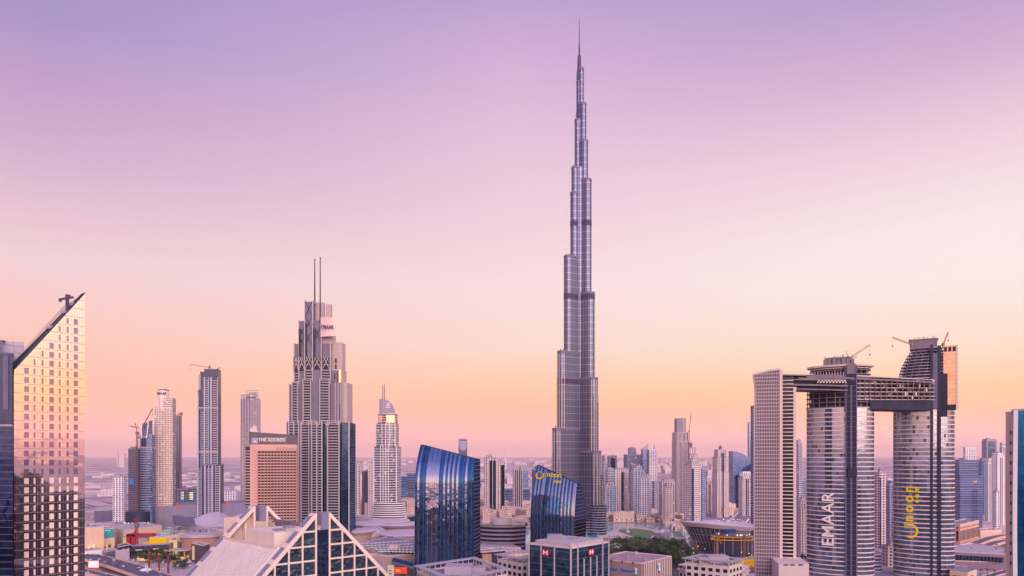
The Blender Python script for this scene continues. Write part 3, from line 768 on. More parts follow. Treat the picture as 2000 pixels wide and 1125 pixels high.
# where a pixel lands on the front of an elliptical tower, in its own coordinates
def on_front(t, a, b, px, py, out=.6):
    c = t.location; rz = t.rotation_euler.z; d = Vector(((px-1000)/F, 1, 0))
    o_ = Vector((-c.x, -c.y, 0)); ca, sa = cos(-rz), sin(-rz)
    rot = lambda v: Vector((v.x*ca-v.y*sa, v.x*sa+v.y*ca, 0))
    o2, d2 = rot(o_), rot(d); A_, B_ = a+out, b+out
    qa = d2.x**2/A_**2+d2.y**2/B_**2; qb = 2*(o2.x*d2.x/A_**2+o2.y*d2.y/B_**2); qc = o2.x**2/A_**2+o2.y**2/B_**2-1
    disc = qb*qb-4*qa*qc
    s = (-qb-sqrt(disc))/(2*qa) if disc > 0 else -qb/(2*qa)
    p = o2+d2*s; return Vector((p.x, p.y, GZ(py, s)))
for t, a, b, txt, px, y0, y1, sz, m_ in ((ta, a1, b1, 'EMAAR', 1628, 1066, 964, 15.5, M_WHITE), (tb, a2, b2, 'noon', 1783, 1015, 954, 13.0, M_YEL), (tb, a2, b2, '.com', 1795, 985, 955, 7.0, M_YEL)):
    p = on_front(t, a, b, px, (y0+y1)/2, 1.0); p2 = on_front(t, a, b, px+6, (y0+y1)/2, 1.0)
    side = (p2-p).normalized(); side.z = 0
    o = lettering(txt, sz, m_, t, face_mtx(p, (0, 0, 1), tuple(-side)), ext=.15, name='lettering', bold=.25 if txt != 'EMAAR' else .1, space=1.1 if txt == 'EMAAR' else 1.45)
p = on_front(tb, a2, b2, 1778, 1037, 1.0); p2 = on_front(tb, a2, b2, 1784, 1037, 1.0); sv = (p2-p).normalized(); sv.z = 0
e = MB()
for k in range(12):
    a0, a1_ = R(-120+k*20), R(-100+k*20); f_ = lambda a, r: tuple(p+sv*(r*cos(a))+Vector((0, 0, 1))*(r*sin(a)))
    e.quad(f_(a0, 5.2), f_(a0, 7.2), f_(a1_, 7.2), f_(a1_, 5.2))
for q_ in (-1.2, 1.0):
    c = p-sv*5.6+Vector((0, 0, q_*1.2+5)); e.quad(tuple(c), tuple(c+sv*1.8), tuple(c+sv*1.8+Vector((0, 0, 1.5))), tuple(c+Vector((0, 0, 1.5))))
e.build('logo', M_YEL, tb)
# raw floors above the glass, drawn as slabs on columns
def raw(t, polys, z0, z1, n, mslab, mcol, step=5, colw=.7, name='bare_floor', mcore=None, th=.7):
    s_ = MB(); c_ = MB(); k_ = MB(); dz = (z1-z0)/n
    for i in range(n+1):
        z = z0+i*dz; p = polys(i/n); s_.prism(p, z-th/2, z+th/2)
        if i < n:
            p2 = grow(p, -1.4)
            L = [hypot(p2[j][0]-p2[j-1][0], p2[j][1]-p2[j-1][1]) for j in range(len(p2))]; acc = 0
            for j in range(len(p2)):
                acc += L[j]
                if acc > step: acc = 0; c_.bar((p2[j][0], p2[j][1], z), (p2[j][0], p2[j][1], z+dz), colw)
            k_.prism(grow(p, -4.0-rnd.random()), z+th/2, z+dz-th/2)
    s_.build(name, mslab, t); c_.build('column', mcol, t); k_.build('inner_core', mcore or M_DARKC, t)
z797, z745, z715 = GZ(797, D4), GZ(748, D4), GZ(718, D4)
raw(ta, lambda u: ell(a1+1-.5*u, b1+1, 48), z797, GZ(742, D4), 6, M_CONC, M_STEEL, 4, .8)
raw(ta, lambda u: ell(a1*.92, b1*.95, 40), GZ(742, D4), GZ(718, D4), 3, M_CONC, M_STEEL, 6)
e = MB(); e.box(-14, 10, -10, 8, GZ(718, D4), GZ(700, D4))
for k in range(7): e.box(-15+k*4.2, -12.3+k*4.2, -11.5+(k % 2), 9, GZ(718, D4), GZ(704-(k % 3)*2.2, D4))
for k in range(26): x = rnd.uniform(-15, 15); e.box(x, x+.35, -11+rnd.random()*3, -10.5, GZ(704, D4), GZ(700-rnd.random()*5, D4))
e.build('unfinished_core', M_CONC, ta)
e = MB(); e.prism(ell(a1*1.0, b1, 40), GZ(719.5, D4), GZ(716, D4)); e.prism(ell(a1*.9, b1*.9, 40), GZ(723, D4), GZ(721, D4)); e.build('sky_deck', M_STONE, ta)
# right tower above the glass
raw(tb, lambda u: ell(a2*.98, b2, 44), H2, GZ(745, D4), 6, M_CONC, M_STEEL, 5, .8)
def terr(u): s_ = 1-.4*u**2.3; return [(x+2.5+5*u, y) for x, y in ell(a2*.83*s_, b2*.95*s_+2, 40)]
raw(tb, lambda u: [(x-4, y) for x, y in terr(u)], GZ(745, D4), GZ(680, D4), 11, M_LILAC, M_CONC, 4, .5, 'terraced_floor', wall('terrace_core', (92,94,126), var=.3, scale=.3))
e = MB(); e.box(-12, 12, -8, 8, GZ(681, D4), GZ(662, D4)); e.box(-13, 13, -8.6, 8.6, GZ(663, D4), GZ(661.5, D4))
for k in range(18): x = rnd.uniform(-12, 12); e.box(x, x+.3, -8.5, -8.2, GZ(662, D4), GZ(658.5-rnd.random()*1.5, D4))
e.build('unfinished_core', M_CONC, tb)
p0 = on_front(tb, a2, b2, 1838, 740); p1 = on_front(tb, a2, b2, 1866, 740)
e = MB(); xr0, xr1 = p0.x+2, a2+.9; e.box(xr0, xr1, -11, 10, GZ(801, D4), GZ(678, D4)); e.build('gold_glass_block', glass('gold_block_glass', (240,200,160), dark=(150,112,96), refl=.6, rough=.12, bump=.1, panel=(2.6, 4.1), var=.5), tb)
e = MB()
for k in range(16):
    z = GZ(801, D4)+k*4.1; e.box(xr0, xr1+.2, -11.15, 9, z, z+.3)
for k in range(5): e.box(xr0+.3+k*2.6, xr0+.5+k*2.6, -11.12, -10.9, GZ(801, D4), GZ(678, D4))
e.box(xr1, xr1+1.6, -12, -10, GZ(801, D4), GZ(678, D4)); e.build('gold_block_frame', M_PINK, tb)
e = MB()
for x_ in (0.6, 4.2, 7.8):
    if xr0+x_+2.6 < xr1: e.box(xr0+x_, xr0+x_+2.6, -11.3, -11.05, GZ(690, D4), GZ(681, D4))
e.box(xr0-.5, xr1+.5, -11.3, -8, GZ(802, D4), GZ(792, D4)); e.build('open_bay', M_DARKC, tb)
# hoist shafts: dark vertical strips with rails and ties
def hoist(t, a, b, pxa, pxb, ya, yb, m_, tie=6, out=2.0, rails=True):
    P, Q = on_front(t, a, b, pxa, 900, out), on_front(t, a, b, pxb, 900, out)
    z0, z1 = GZ(yb, D4-10) if yb < 1200 else 0, GZ(ya, D4-12)
    e = MB(); y = min(P.y, Q.y)
    e.box(P.x, Q.x, y+.6, y+4, z0, z1)
    h = e.build('hoist_shaft', m_, t); r = MB(); z = z0+1
    if rails:
        r.box(P.x-.5, P.x+.5, y-.4, y+1.4, z0, z1); r.box(Q.x-.5, Q.x+.5, y-.4, y+1.4, z0, z1)
        if abs(Q.x-P.x) > 8: m0 = (P.x+Q.x)/2; r.box(m0-.7, m0+.7, y-.3, y+1.2, z0, z1-20)
    while z < z1: r.box(P.x, Q.x, y+.2, y+.7, z, z+.35); z += tie
    r.build('hoist_rail', M_STEEL, h); return h
hh = hoist(ta, a1, b1, 1652, 1673, 716, 1300, M_DARKC, 5)
e = MB(); e.box(on_front(ta, a1, b1, 1654, 800).x, on_front(ta, a1, b1, 1671, 800).x, -b1-3.6, -b1-2, GZ(736, D4), GZ(716, D4)); e.build('hoist_head', M_CONC, ta)
e = MB(); q0 = on_front(ta, a1, b1, 1656, 920); e.box(q0.x, q0.x+8, -b1-3.6, -b1-2.4, GZ(930, D4), GZ(912, D4)); e.build('hoist_cabin', M_DARKC, ta)
hoist(tb, a2, b2, 1817, 1822, 672, 1300, M_NAVY, 900, 1.6, False); hoist(tb, a2, b2, 1831, 1838, 675, 1300, M_NAVY, 900, 1.9, False)
hoist(tb, a2, b2, 1822, 1831, 690, 800, M_STEEL, 5, 1.0, False)
e = MB(); q0 = on_front(tb, a2, b2, 1838, 760); e.box(q0.x, q0.x+5.5, -b2*.9-1.5, -b2*.9+4, GZ(815, D4), GZ(733, D4)); e.build('scaffold_net', M_DARKC, tb)
# ---------------------------------------------------------------- the bridge deck joining the two towers
br = thing('sky_bridge', 'dark multi-storey bridge under construction slung between the two elliptical towers', 'bridge', (0, 0, 0))
def P3(px, py, D): return Vector((GX(px, D), D, GZ(py, D)))
e = MB(); n_ = 14
def deck(pa, pb, Da, Db, ytopa, ytopb, yba, ybb, dep, mb, bulge=0):
    """a slab-like box from pixel column pa to pb at distances Da..Db with straight top and bottom"""
    A_, B_ = P3(pa, ytopa, Da), P3(pb, ytopb, Db); C_, E_ = P3(pa, yba, Da), P3(pb, ybb, Db)
    dv = Vector((0, dep, 0))
    mb.loft([[tuple(C_), tuple(C_+dv), tuple(A_+dv), tuple(A_)], [tuple(E_), tuple(E_+dv), tuple(B_+dv), tuple(B_)]])
Df = D4-22
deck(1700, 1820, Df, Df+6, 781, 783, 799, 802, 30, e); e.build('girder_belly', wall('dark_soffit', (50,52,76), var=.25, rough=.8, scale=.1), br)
e = MB()
for y in (741, 749, 757, 765, 773, 780): deck(1672, 1826, Df-1, Df+5, y-.8-(8 if y < 745 else 0), y, y+.9-(7 if y < 745 else 0), y+1.3, 32, e)
e.build('floor_deck', M_STONE, br)
e = MB()
for k in range(44):
    px = 1676+k*3.4; ya = rnd.choice((742, 750, 758, 766, 773)); 
    if rnd.random() < .8: deck(px, px+rnd.uniform(1, 3.2), Df+1+rnd.random()*3, Df+2, ya, ya, ya+6.5, ya+6.5, 2, e)
e.build('partition', M_CREAM, br)
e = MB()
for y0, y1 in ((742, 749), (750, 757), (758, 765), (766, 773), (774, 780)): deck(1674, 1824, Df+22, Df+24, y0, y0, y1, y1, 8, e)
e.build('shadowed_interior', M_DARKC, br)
e = MB()
for k in range(14):
    px = 1678+k*10.6; A_ = P3(px, 740, Df-.5); B_ = P3(px, 782, Df-.5); e.bar(tuple(A_), tuple(B_), .6)
e.build('column', M_STEEL, br)
cn = thing('cantilever_deck', 'trussed roof deck reaching out from the left elliptical tower over the curved tower', 'bridge', (0, 0, 0))
e = MB()
for (pa, pb, ya, yb, yc, yd) in ((1526, 1650, 731, 733, 733, 736), (1528, 1600, 740, 741, 742, 743), (1560, 1652, 737, 741, 740, 744), (1524, 1656, 749, 752, 752, 755), (1540, 1656, 758, 761, 760, 763.5), (1576, 1826, 733, 745, 737, 748)):
    deck(pa, pb, Df-2, Df-2, ya, yb, yc, yd, 26, e)
e.build('roof_slab', M_CONC, cn)
e = MB()
for k in range(9):
    p0 = 1596+k*6.3; e.bar(tuple(P3(p0, 748.5, Df-2)), tuple(P3(p0+4, 741.5, Df-2)), .7); e.bar(tuple(P3(p0+4, 741.5, Df-2)), tuple(P3(p0+6, 748.5, Df-2)), .7)
for k in range(22): p0 = 1530+k*5.6; e.bar(tuple(P3(p0, 733, Df-1)), tuple(P3(p0, 727-rnd.random()*3, Df-1)), .35)
e.build('truss', M_PINK, cn)
e = MB(); deck(1528, 1597, Df+2, Df+2, 743, 744, 749, 750, 20, e); deck(1530, 1655, Df+3, Df+3, 752, 754, 758, 760, 18, e); e.build('deck_underside', M_DARKC, cn)

# ---------------------------------------------------------------- curved slab tower left of them
D5 = 640.0
rz5 = -atan2(512, F)*.75
k5, cx5 = fit(rect(1, .34), 1474, 1555, D5, rz5)
cv = thing('crescent_tower', 'tall pale slab tower with bowed left edge, window grid and one bay of curved balconies', 'skyscraper', (cx5, D5, 0), rz5)
X0, X1 = -k5/2, k5/2; dd = k5*.17; H5 = lambda x: GZ(733, D5)+4*sin(min(1, (x-X0)/(k5*.8))*pi*.62)
bowf = lambda z: -1.2*sin(min(1, z/H5(0))*pi)+(-2.2 if z > GZ(760, D5) else 0)*((z-GZ(760, D5))/15)
e = MB(); rings = []
for i in range(25):
    z = i/24; ring = []
    xs = [X0, X0+k5*.3, X0+k5*.6]; 
    for x in xs: ring.append((x+(bowf(z*H5(x)) if x == X0 else 0), -dd, z*H5(x)))
    ring += [(X0+k5*.6, dd, z*H5(X0+k5*.6)), (X0+bowf(z*H5(X0)), dd, z*H5(X0))]
    rings.append(ring)
e.loft(rings); e.build('window_wall', M_DARKC if False else wall('shaded_window', (58,54,76), rough=.25), cv)
pr_ = MB(); sp_ = MB(); nv = 15
for i in range(nv+1):
    u = i/nv; x = X0+u*k5*.6; w = .5 if i not in (0, nv) else .9
    for j in range(24):
        z0, z1 = j/24*H5(x), (j+1)/24*H5(x); o0, o1 = (1-u)*bowf(z0), (1-u)*bowf(z1)
        pr_.bar((x+o0, -dd-.5, z0), (x+o1, -dd-.5, z1+.02), w, .9)
z = 4
while z < H5(X0+k5*.3)-1:
    sp_.box(X0+bowf(z)*.9, X0+k5*.6, -dd-.45, -dd-.02, z-.45, z+.45) ; z += 3.25
M_CRES = wall('crescent_stone', (196,176,182), var=.06)
pr_.build('pier', M_CRES, cv); sp_.build('spandrel', M_CRES, cv)
e = MB(); e.box(X0+k5*.6-.2, X0+k5*.665, -dd-1.3, dd, 0, GZ(724, D5)); e.box(X0+k5*.93, X1, -dd-1.1, dd*.8, 0, GZ(758, D5)); e.build('corner_pillar', M_PINK, cv)
e = MB(); e.box(X0+k5*.66, X0+k5*.94, -dd+1.4, dd, 0, GZ(738, D5)); e.build('balcony_glazing', M_BV_BALC, cv)
e = MB(); z = 4
while z < GZ(741, D5):
    a_ = X0+k5*.665; b_ = X0+k5*.93; pts = [(a_+(b_-a_)*i/8, -dd-.9-1.3*sin(pi*i/8)) for i in range(9)]+[(b_, -dd+1.5), (a_, -dd+1.5)]
    e.prism(pts, z-.3, z+.35); z += 3.25
e.build('balcony', M_SLABC, cv)
e = MB(); r_ = [(X0+k5*.6*i/10-1.6*(1-i/10), H5(X0+k5*.6*i/10)) for i in range(11)]
for i in range(10): e.loft([[(r_[i][0], -dd-1, r_[i][1]), (r_[i][0], dd, r_[i][1]), (r_[i][0], dd, r_[i][1]+1.6), (r_[i][0], -dd-1, r_[i][1]+1.6)], [(r_[i+1][0], -dd-1, r_[i+1][1]), (r_[i+1][0], dd, r_[i+1][1]), (r_[i+1][0], dd, r_[i+1][1]+1.6), (r_[i+1][0], -dd-1, r_[i+1][1]+1.6)]])
e.build('curved_parapet', M_PINK, cv)
pdm = thing('tower_podium', 'plain pink podium block with small openings at the foot of the pale crescent tower', 'podium', (0, 0, 0))
e = MB(); e.prism([(GX(1521, 600), 600), (GX(1580, 600), 600), (GX(1580, 600)+8, 640), (GX(1521, 600)+8, 640)], 0, GZ(1101, 600)); e.build('wall', M_PINK, pdm)
e = MB()
for px in (1530, 1543, 1559): e.box(GX(px, 600), GX(px+9, 600), 599.85, 600.02, GZ(1104.6, 600), GZ(1102, 600))
e.build('opening', M_NAVY, pdm)

# ---------------------------------------------------------------- right edge tower
D6 = 380.0
et = thing('brick_and_teal_tower', 'tan ribbed tower with a white curved pilaster and teal glass at the picture edge', 'skyscraper', (GX(1964, D6), D6, 0), R(-36))
s6 = D6/F; et.scale = (.62, 1, 1); e = MB(); e.box(0, 3.9, 0, 30, 0, GZ(804, D6)); e.build('brick_pier', wall('tan_brick', (168,140,142), var=.08, scale=.3), et)
e = MB(); z = 0
while z < GZ(806, D6): e.box(-.04, 3.92, -.06, .02, z, z+.14); z += .85
e.build('brick_course', wall('brick_joint', (132,106,112)), et)
e = MB()
for i in range(20):
    z0, z1 = i/20*GZ(802, D6), (i+1)/20*GZ(802, D6); o = lambda z: 1.7*(z/130)**1.0-1.0+2.2*sin(z/130*pi)*.5
    e.loft([[(3.95+(2.2-o(z0)) , -.9, z0), (7.0+(2.2-o(z0)), -.9, z0), (7.0+(2.2-o(z0)), 12, z0), (3.95, 12, z0)], [(3.95+(2.2-o(z1)), -.9, z1), (7.0+(2.2-o(z1)), -.9, z1), (7.0+(2.2-o(z1)), 12, z1), (3.95, 12, z1)]])
e.build('white_pilaster', M_WHITE, et)
e = MB(); e.box(3.9, 8, -.2, 12, 0, GZ(802, D6)-2); e.box(3.9,30,2,30, GZ(802,D6)-6, GZ(799,D6)); e.build('reveal', M_LILAC, et)
e = MB(); e.box(8, 30, .2, 28, 0, GZ(803, D6)); e.build('teal_glazing', glass('teal_glass', (60,140,185), dark=(6,64,104), refl=.4, bump=.4), et)
e = MB(); z = 2
while z < GZ(806, D6): e.box(8, 30, .1, .22, z, z+.12); z += 3.9
for x in (10.6, 13.2, 15.8): e.box(x, x+.1, .08, .2, 0, GZ(803, D6))
e.build('mullion', M_NAVY, et)
e = MB()
for k in range(14): e.box(3.2, 4.3, -.3, 0, GZ(1125, D6)+6+k*5.3, GZ(1125, D6)+8+k*5.3)
e.build('slot_window', M_NAVY, et)

# ---------------------------------------------------------------- gabled complex in the foreground
AP, RZ7 = (-102.0, 387.0), R(45)
ZA = 92.0
gb = thing('gabled_glass_building', 'large building with two open triangular gables, ribbed sloping roof and a glazed grid front', 'building', (AP[0], AP[1], 0), RZ7)
M_GFR = wall('peach_frame', (242,220,208), var=.04, scale=.3)
M_GPUR = wall('lilac_roof_panel', (136,134,166), var=.1, scale=.5, rough=.35)
M_GIN = wall('inner_beige', (214,190,180), var=.06)
M_GPANE = glass('gable_glass', (110,120,140), dark=(34,52,68), refl=.42, rough=.04, bump=1.0, bscale=.35, panel=(7.8, 7.8), var=.25)
YB = 79.0
def slope_z(x): return ZA-max(0, abs(x)-5)     # roof line
Hmin = 0
# front wall behind the panes
e = MB(); pf = [(-92, 0), (-5, 87), (-5, 92-9), (5, 92-9), (5, 92), (97, 0)]
def frame(y0, y1, front=True):
    f_ = MB(); t_ = MB()
    for sgn in (-1, 1):
        a, b = (sgn*4.6, ZA), (sgn*96.6, 0)
        w = 2.0
        # inclined beam: face frame and lilac panels on top of it
        f_.loft([[(a[0], y0, a[1]), (b[0], y0, b[1]), (b[0]-sgn*w*1.4, y0, b[1]), (a[0], y0, a[1]-w*1.4)], [(a[0], y1, a[1]), (b[0], y1, b[1]), (b[0]-sgn*w*1.4, y1, b[1]), (a[0], y1, a[1]-w*1.4)]])
        for k in range(12):
            t0, t1 = (k*7.8+1.4), (k*7.8+7.0)
            t_.loft([[(sgn*(4.6+t0), y0+.8, ZA-t0+.02), (sgn*(4.6+t1), y0+.8, ZA-t1+.02), (sgn*(4.6+t1), y1-.8, ZA-t1+.02), (sgn*(4.6+t0), y1-.8, ZA-t0+.02)],
                     [(sgn*(4.6+t0)+sgn*.15, y0+.8, ZA-t0+.17), (sgn*(4.6+t1)+sgn*.15, y0+.8, ZA-t1+.17), (sgn*(4.6+t1)+sgn*.15, y1-.8, ZA-t1+.17), (sgn*(4.6+t0)+sgn*.15, y1-.8, ZA-t0+.17)]])
        # head plate at the top
        f_.box(min(sgn*3.6, sgn*4.6), max(sgn*3.6, sgn*4.6), y0, y1, 0, ZA)
    f_.build('gable_frame', M_GFR, gb); t_.build('roof_panel', M_GPUR, gb)
frame(0, 5.6); frame(73, 79)
e = MB(); e.box(-.6, 3.5, .3, 5.4, ZA-9, ZA+.4); e.build('slot_head', M_GPUR, gb)
e = MB(); e.box(-.6, 3.5, 73.3, 78.6, ZA-9, ZA+.4); e.build('slot_head', M_GPUR, gb)
e = MB(); e.box(-3.55, 3.55, .5, 1.2, 0, ZA-9.1); e.build('slot_glazing', M_GLASS, gb)
e = MB(); e.box(-3.55, 3.55, 73.5, 78.2, 0, ZA-9.1); e.build('slot_wall', M_GIN, gb)
# grid members and panes of the front gable
gm = MB(); gs = 7.8; zs_ = [82.5-gs*k for k in range(0, 11)]
for z in zs_:
    hw = 4.6+(ZA-z)-2.2
    for sgn in (-1, 1): gm.box(min(sgn*3.6, sgn*hw), max(sgn*3.6, sgn*hw), .05, .75, z-.45, z+.45)
for k in range(1, 11):
    x = 4.2+k*gs; zt = ZA-(x-4.6)-1.8
    for sgn in (-1, 1): gm.box(sgn*x-.45, sgn*x+.45, .02, .8, 0, zt)
gm.build('grid_member', M_GFR, gb)
npane = 0
for i, z in enumerate([ZA]+zs_):
    for k in range(0, 11):
        for sgn in (-1, 1):
            x0, x1 = 4.2+k*gs+.45, 4.2+(k+1)*gs-.45
            zb_, zt_ = z-gs+.45 if i else zs_[0]+.45, z-.45
            if i == 0: zb_, zt_ = zs_[0]+.45, ZA
            top = lambda x: ZA-(x-4.6)-2.4
            if top(x0) <= zb_+.3 or zb_ < 40: continue
            pts = [(x0, zb_), (min(x1, x0+(top(x0)-zb_)), zb_)]
            if x1 < x0+(top(x0)-zb_): pts.append((x1, max(zb_, min(zt_, top(x1)))))
            if top(x1) < zt_ and top(x0) > zt_: pts.append((x0+(top(x0)-zt_), zt_))
            pts.append((x0, min(zt_, top(x0))))
            if len(pts) < 3: continue
            pm = MB(); pm.loft([[(sgn*x, .45, zz) for x, zz in pts], [(sgn*x, .6, zz) for x, zz in pts]])
            npane += 1; pm.build('window', M_GPANE, gb)
# solid hall behind the front gable
e = MB(); e.loft([[(-94, 1.5, 0), (94, 1.5, 0), (3, 1.5, 89), (-3, 1.5, 83)], [(-94, 5.0, 0), (94, 5.0, 0), (3, 5.0, 89), (-3, 5, 83)]]); e.build('gable_back_wall', M_GIN, gb)
# right roof slope, closed
e = MB(); e.loft([[(8, 5.6, 84), (92, 5.6, 0), (40, 5.6, 0)], [(8, 73, 84), (92, 73, 0), (40, 73, 0)]]); e.build('right_roof', M_GREYR, gb)
# left slope: ribbed canopy between the gables
sx = -23.0; zr_ = ZA-18
e = MB(); e.loft([[(sx, 5.7, zr_-2.2), (-92, 5.7, zr_-2.2-(92+sx)), (-30, 5.7, 0)], [(sx, 72.9, zr_-2.2), (-92, 72.9, zr_-2.2-(92+sx)), (-30, 72.9, 0)]])
e.build('canopy_deck', wall('canopy_shade', (104,98,116), var=.06), gb)
rb = MB(); rb2 = MB()
for k in range(20):
    y = 7.0+k*3.35; t = rb
    L_ = 28
    t.loft([[(sx, y-.35, zr_-2.3), (sx, y+.35, zr_-2.3), (sx-.1, y+.35, zr_+.7), (sx-.1, y-.35, zr_+.7)], [(sx-L_, y-.35, zr_-2.3-L_), (sx-L_, y+.35, zr_-2.3-L_), (sx-L_-.1, y+.35, zr_+.7-L_), (sx-L_-.1, y-.35, zr_+.7-L_)]])
    ry = MB()
rb.build('rib', wall('rose_white_rib', (234,222,222), var=.04), gb)
e = MB(); e.box(sx-.6, sx+.9, 5.7, 72.9, zr_-1.5, zr_+1.0)
e.loft([[(sx-28, 5.7, zr_-28.6), (sx-30.6, 5.7, zr_-31.2), (sx-29.6, 5.7, zr_-29.0), (sx-28, 5.7, zr_-27)], [(sx-28, 72.9, zr_-28.6), (sx-30.6, 72.9, zr_-31.2), (sx-29.6, 72.9, zr_-29), (sx-28, 72.9, zr_-27)]]); e.build('canopy_edge', M_GFR, gb)
lp = MB()
for k in range(5):
    for j in range(2):
        y0 = 7+k*13.2; s0 = 31.5+j*9; lp.loft([[(sx-s0, y0, zr_-s0+.3), (sx-s0, y0+12, zr_-s0+.3), (sx-s0-8, y0+12, zr_-s0-7.7), (sx-s0-8, y0, zr_-s0-7.7)], [(sx-s0-.1, y0, zr_-s0+.5), (sx-s0-.1, y0+12, zr_-s0+.5), (sx-s0-8.1, y0+12, zr_-s0-7.5), (sx-s0-8.1, y0, zr_-s0-7.5)]])
lp.build('lower_roof_panel', M_GPUR, gb)
# terrace behind the canopy with its plant box, walls of the back gable
e = MB(); e.box(sx+1, -3.8, 5.7, 72.9, 0, zr_-3); e.build('terrace', M_GIN, gb)
e = MB(); e.box(-20, 8, 16, 50, zr_-3, zr_+7.5); bx_ = e.build('plant_box', M_CREAM, gb)
e = MB(); e.box(-14, -9, 24, 30, zr_+7.5, zr_+8.3); e.box(-4, 2, 34, 38, zr_+7.5, zr_+8.6); e.build('roof_unit', M_GREYR, bx_)
e = MB(); e.box(-21, -4.8, 77.6, 78.4, 40, zr_+12)
for a_, b_ in ((-21, -3.7), (3.7, 24)):
    e.box(a_, b_, 77.2, 78.8, 40, zr_+1)
e.loft([[(-3.7, 77, 92-5), (-3.7, 77, 50), (-36, 77, 56)], [(-3.7, 78, 92-5), (-3.7, 78, 50), (-36, 78, 56)]])
e.loft([[(3.7, 77, 92-5), (3.7, 77, 50), (36, 77, 56)], [(3.7, 78, 92-5), (3.7, 78, 50), (36, 78, 56)]]); e.build('back_gable_wall', M_GIN, gb)
e = MB(); e.box(-10, -9, 72.9, 77, zr_-3, zr_+8); e.box(11, 12, 72.9, 77, 40, zr_+4); e.build('gable_rib', M_GFR, gb)

# ---------------------------------------------------------------- roofs and offices at the bottom of the view
def poly_of(px, z): return [U(a, b, z) for a, b in px]
def centre(p): return (sum(a for a, b in p)/len(p), sum(b for a, b in p)/len(p))
def block(name, label, cat, px, z, wallm, roofm, par=.9, group=None, z0=0):
    """a flat-roofed block whose roof corners are seen at the given pixels; a low parapet runs round it"""
    p = poly_of(px, z); c = centre(p); p = [(a-c[0], b-c[1]) for a, b in p]
    area = sum(p[i-1][0]*p[i][1]-p[i][0]*p[i-1][1] for i in range(len(p)))
    if area < 0: p = p[::-1]
    t = thing(name, label, cat, (c[0], c[1], 0), 0, group); rr_ = random.Random(int(abs(c[0])*10))
    for _ in range(7):
        x, y = c[0]*0+rr_.uniform(min(a for a, b in p), max(a for a, b in p))*.7, rr_.uniform(min(b for a, b in p), max(b for a, b in p))*.7
        ins = all((p[i][0]-p[i-1][0])*(y-p[i-1][1])-(p[i][1]-p[i-1][1])*(x-p[i-1][0]) > 60 for i in range(len(p)))
        if ins:
            w_, d_ = rr_.uniform(1.2, 3.6), rr_.uniform(1, 3); h_ = rr_.uniform(.8, 2.4); u = MB(); u.box(x-w_/2, x+w_/2, y-d_/2, y+d_/2, z-par+.1, z-par+h_); u.box(x-w_/3, x+w_/3, y-d_/3, y+d_/3, z-par+h_, z-par+h_+.25); u.box(x+w_/2, x+w_/2+2.5, y-.15, y+.15, z-par+.4, z-par+.65); u.done = True; u.build('roof_unit', M_GREYR if rr_.random() < .5 else M_LILAC, t)
    MB().prism(p, z0, z-par).build('wall', wallm, t)
    q = grow(p, -.5); r = MB(); k = len(p)
    for i in range(k):
        j = (i+1) % k; r.prism([p[i], p[j], q[j], q[i]], z-par+.003, z)
    r.build('parapet', M_PINK, t)
    MB().prism(q, z-par+.003, z-par+.1).build('roof', roofm, t)
    return t, p
# HSBC
zb = 75.0
hs, hp = block('bank_block', 'dark glass office block with red and white hexagon logos on both visible faces', 'office building', [(1033.5,1060),(1115,1069),(1188.5,1057),(1107,1049)], zb, glass('bank_glass', (90,120,140), dark=(26,44,62), refl=.42, bump=.8, bscale=.12, var=.5), M_ROOF)
c_ = hs.location
up = [ (a-c_.x, b-c_.y) for a, b in poly_of([(1046,1054.5),(1114,1062.5),(1178,1051.5),(1100,1045.5)], zb+1.7)]
e = MB(); e.prism(up, zb-.5, zb+1.7) if sum(up[i-1][0]*up[i][1]-up[i][0]*up[i-1][1] for i in range(4)) > 0 else e.prism(up[::-1], zb-.5, zb+1.7); e.build('upper_roof', M_ROOF, hs)
e = MB(); uc = centre(up)
for dx, dy, w, d, h in ((-9, 1, 5, 4, 2.8), (-5.5, 3, 5, 4, 2.6), (2, 3, 4, 1.2, .8), (5, 0, 5, 1.2, .6), (7, 4, 3, 3, 1)): e.box(uc[0]+dx-w/2, uc[0]+dx+w/2, uc[1]+dy-d/2, uc[1]+dy+d/2, zb+1.7, zb+1.7+h)
e.build('roof_unit', M_GREYR, hs)
ed_ = []
for i in range(4):
    a, b = hp[i], hp[(i+1) % 4]; n_ = (b[1]-a[1], a[0]-b[0]); wpt = ((a[0]+b[0])/2+c_.x, (a[1]+b[1])/2+c_.y)
    if n_[0]*wpt[0]+n_[1]*wpt[1] < 0: ed_.append((a, b))
ed_.sort(key=lambda ab: ab[0][0]+ab[1][0])
fz = MB(); fl_ = MB()
for (a, b) in ed_:
    A_, B_ = Vector((*a, 0)), Vector((*b, 0)); nrm = Vector((B_.y-A_.y, A_.x-B_.x, 0)).normalized()
    for t in (0, .3, .62, 1) if a is ed_[0][0] else (0, .17, .33, .5, .67, .83, 1):
        p = A_.lerp(B_, t)+nrm*.15; zt_ = zb+.5 if t in (0, 1) or a is ed_[0][0] or t in (.17, .83) else zb-7
        fz.bar((p.x, p.y, 0), (p.x, p.y, zt_), .75, .75)
    z = 2
    while z < zb: p, q = A_+nrm*.06, B_+nrm*.06; fl_.bar((p.x, p.y, z), (q.x, q.y, z), .12, .16); z += 3.9
fz.build('facade_column', M_LILAC, hs); fl_.build('floor_line', M_STEEL, hs)
M_RED = wall('logo_red', (214,34,40), var=.01, rough=.4); M_LW = wall('logo_white', (246,240,240), var=.01)
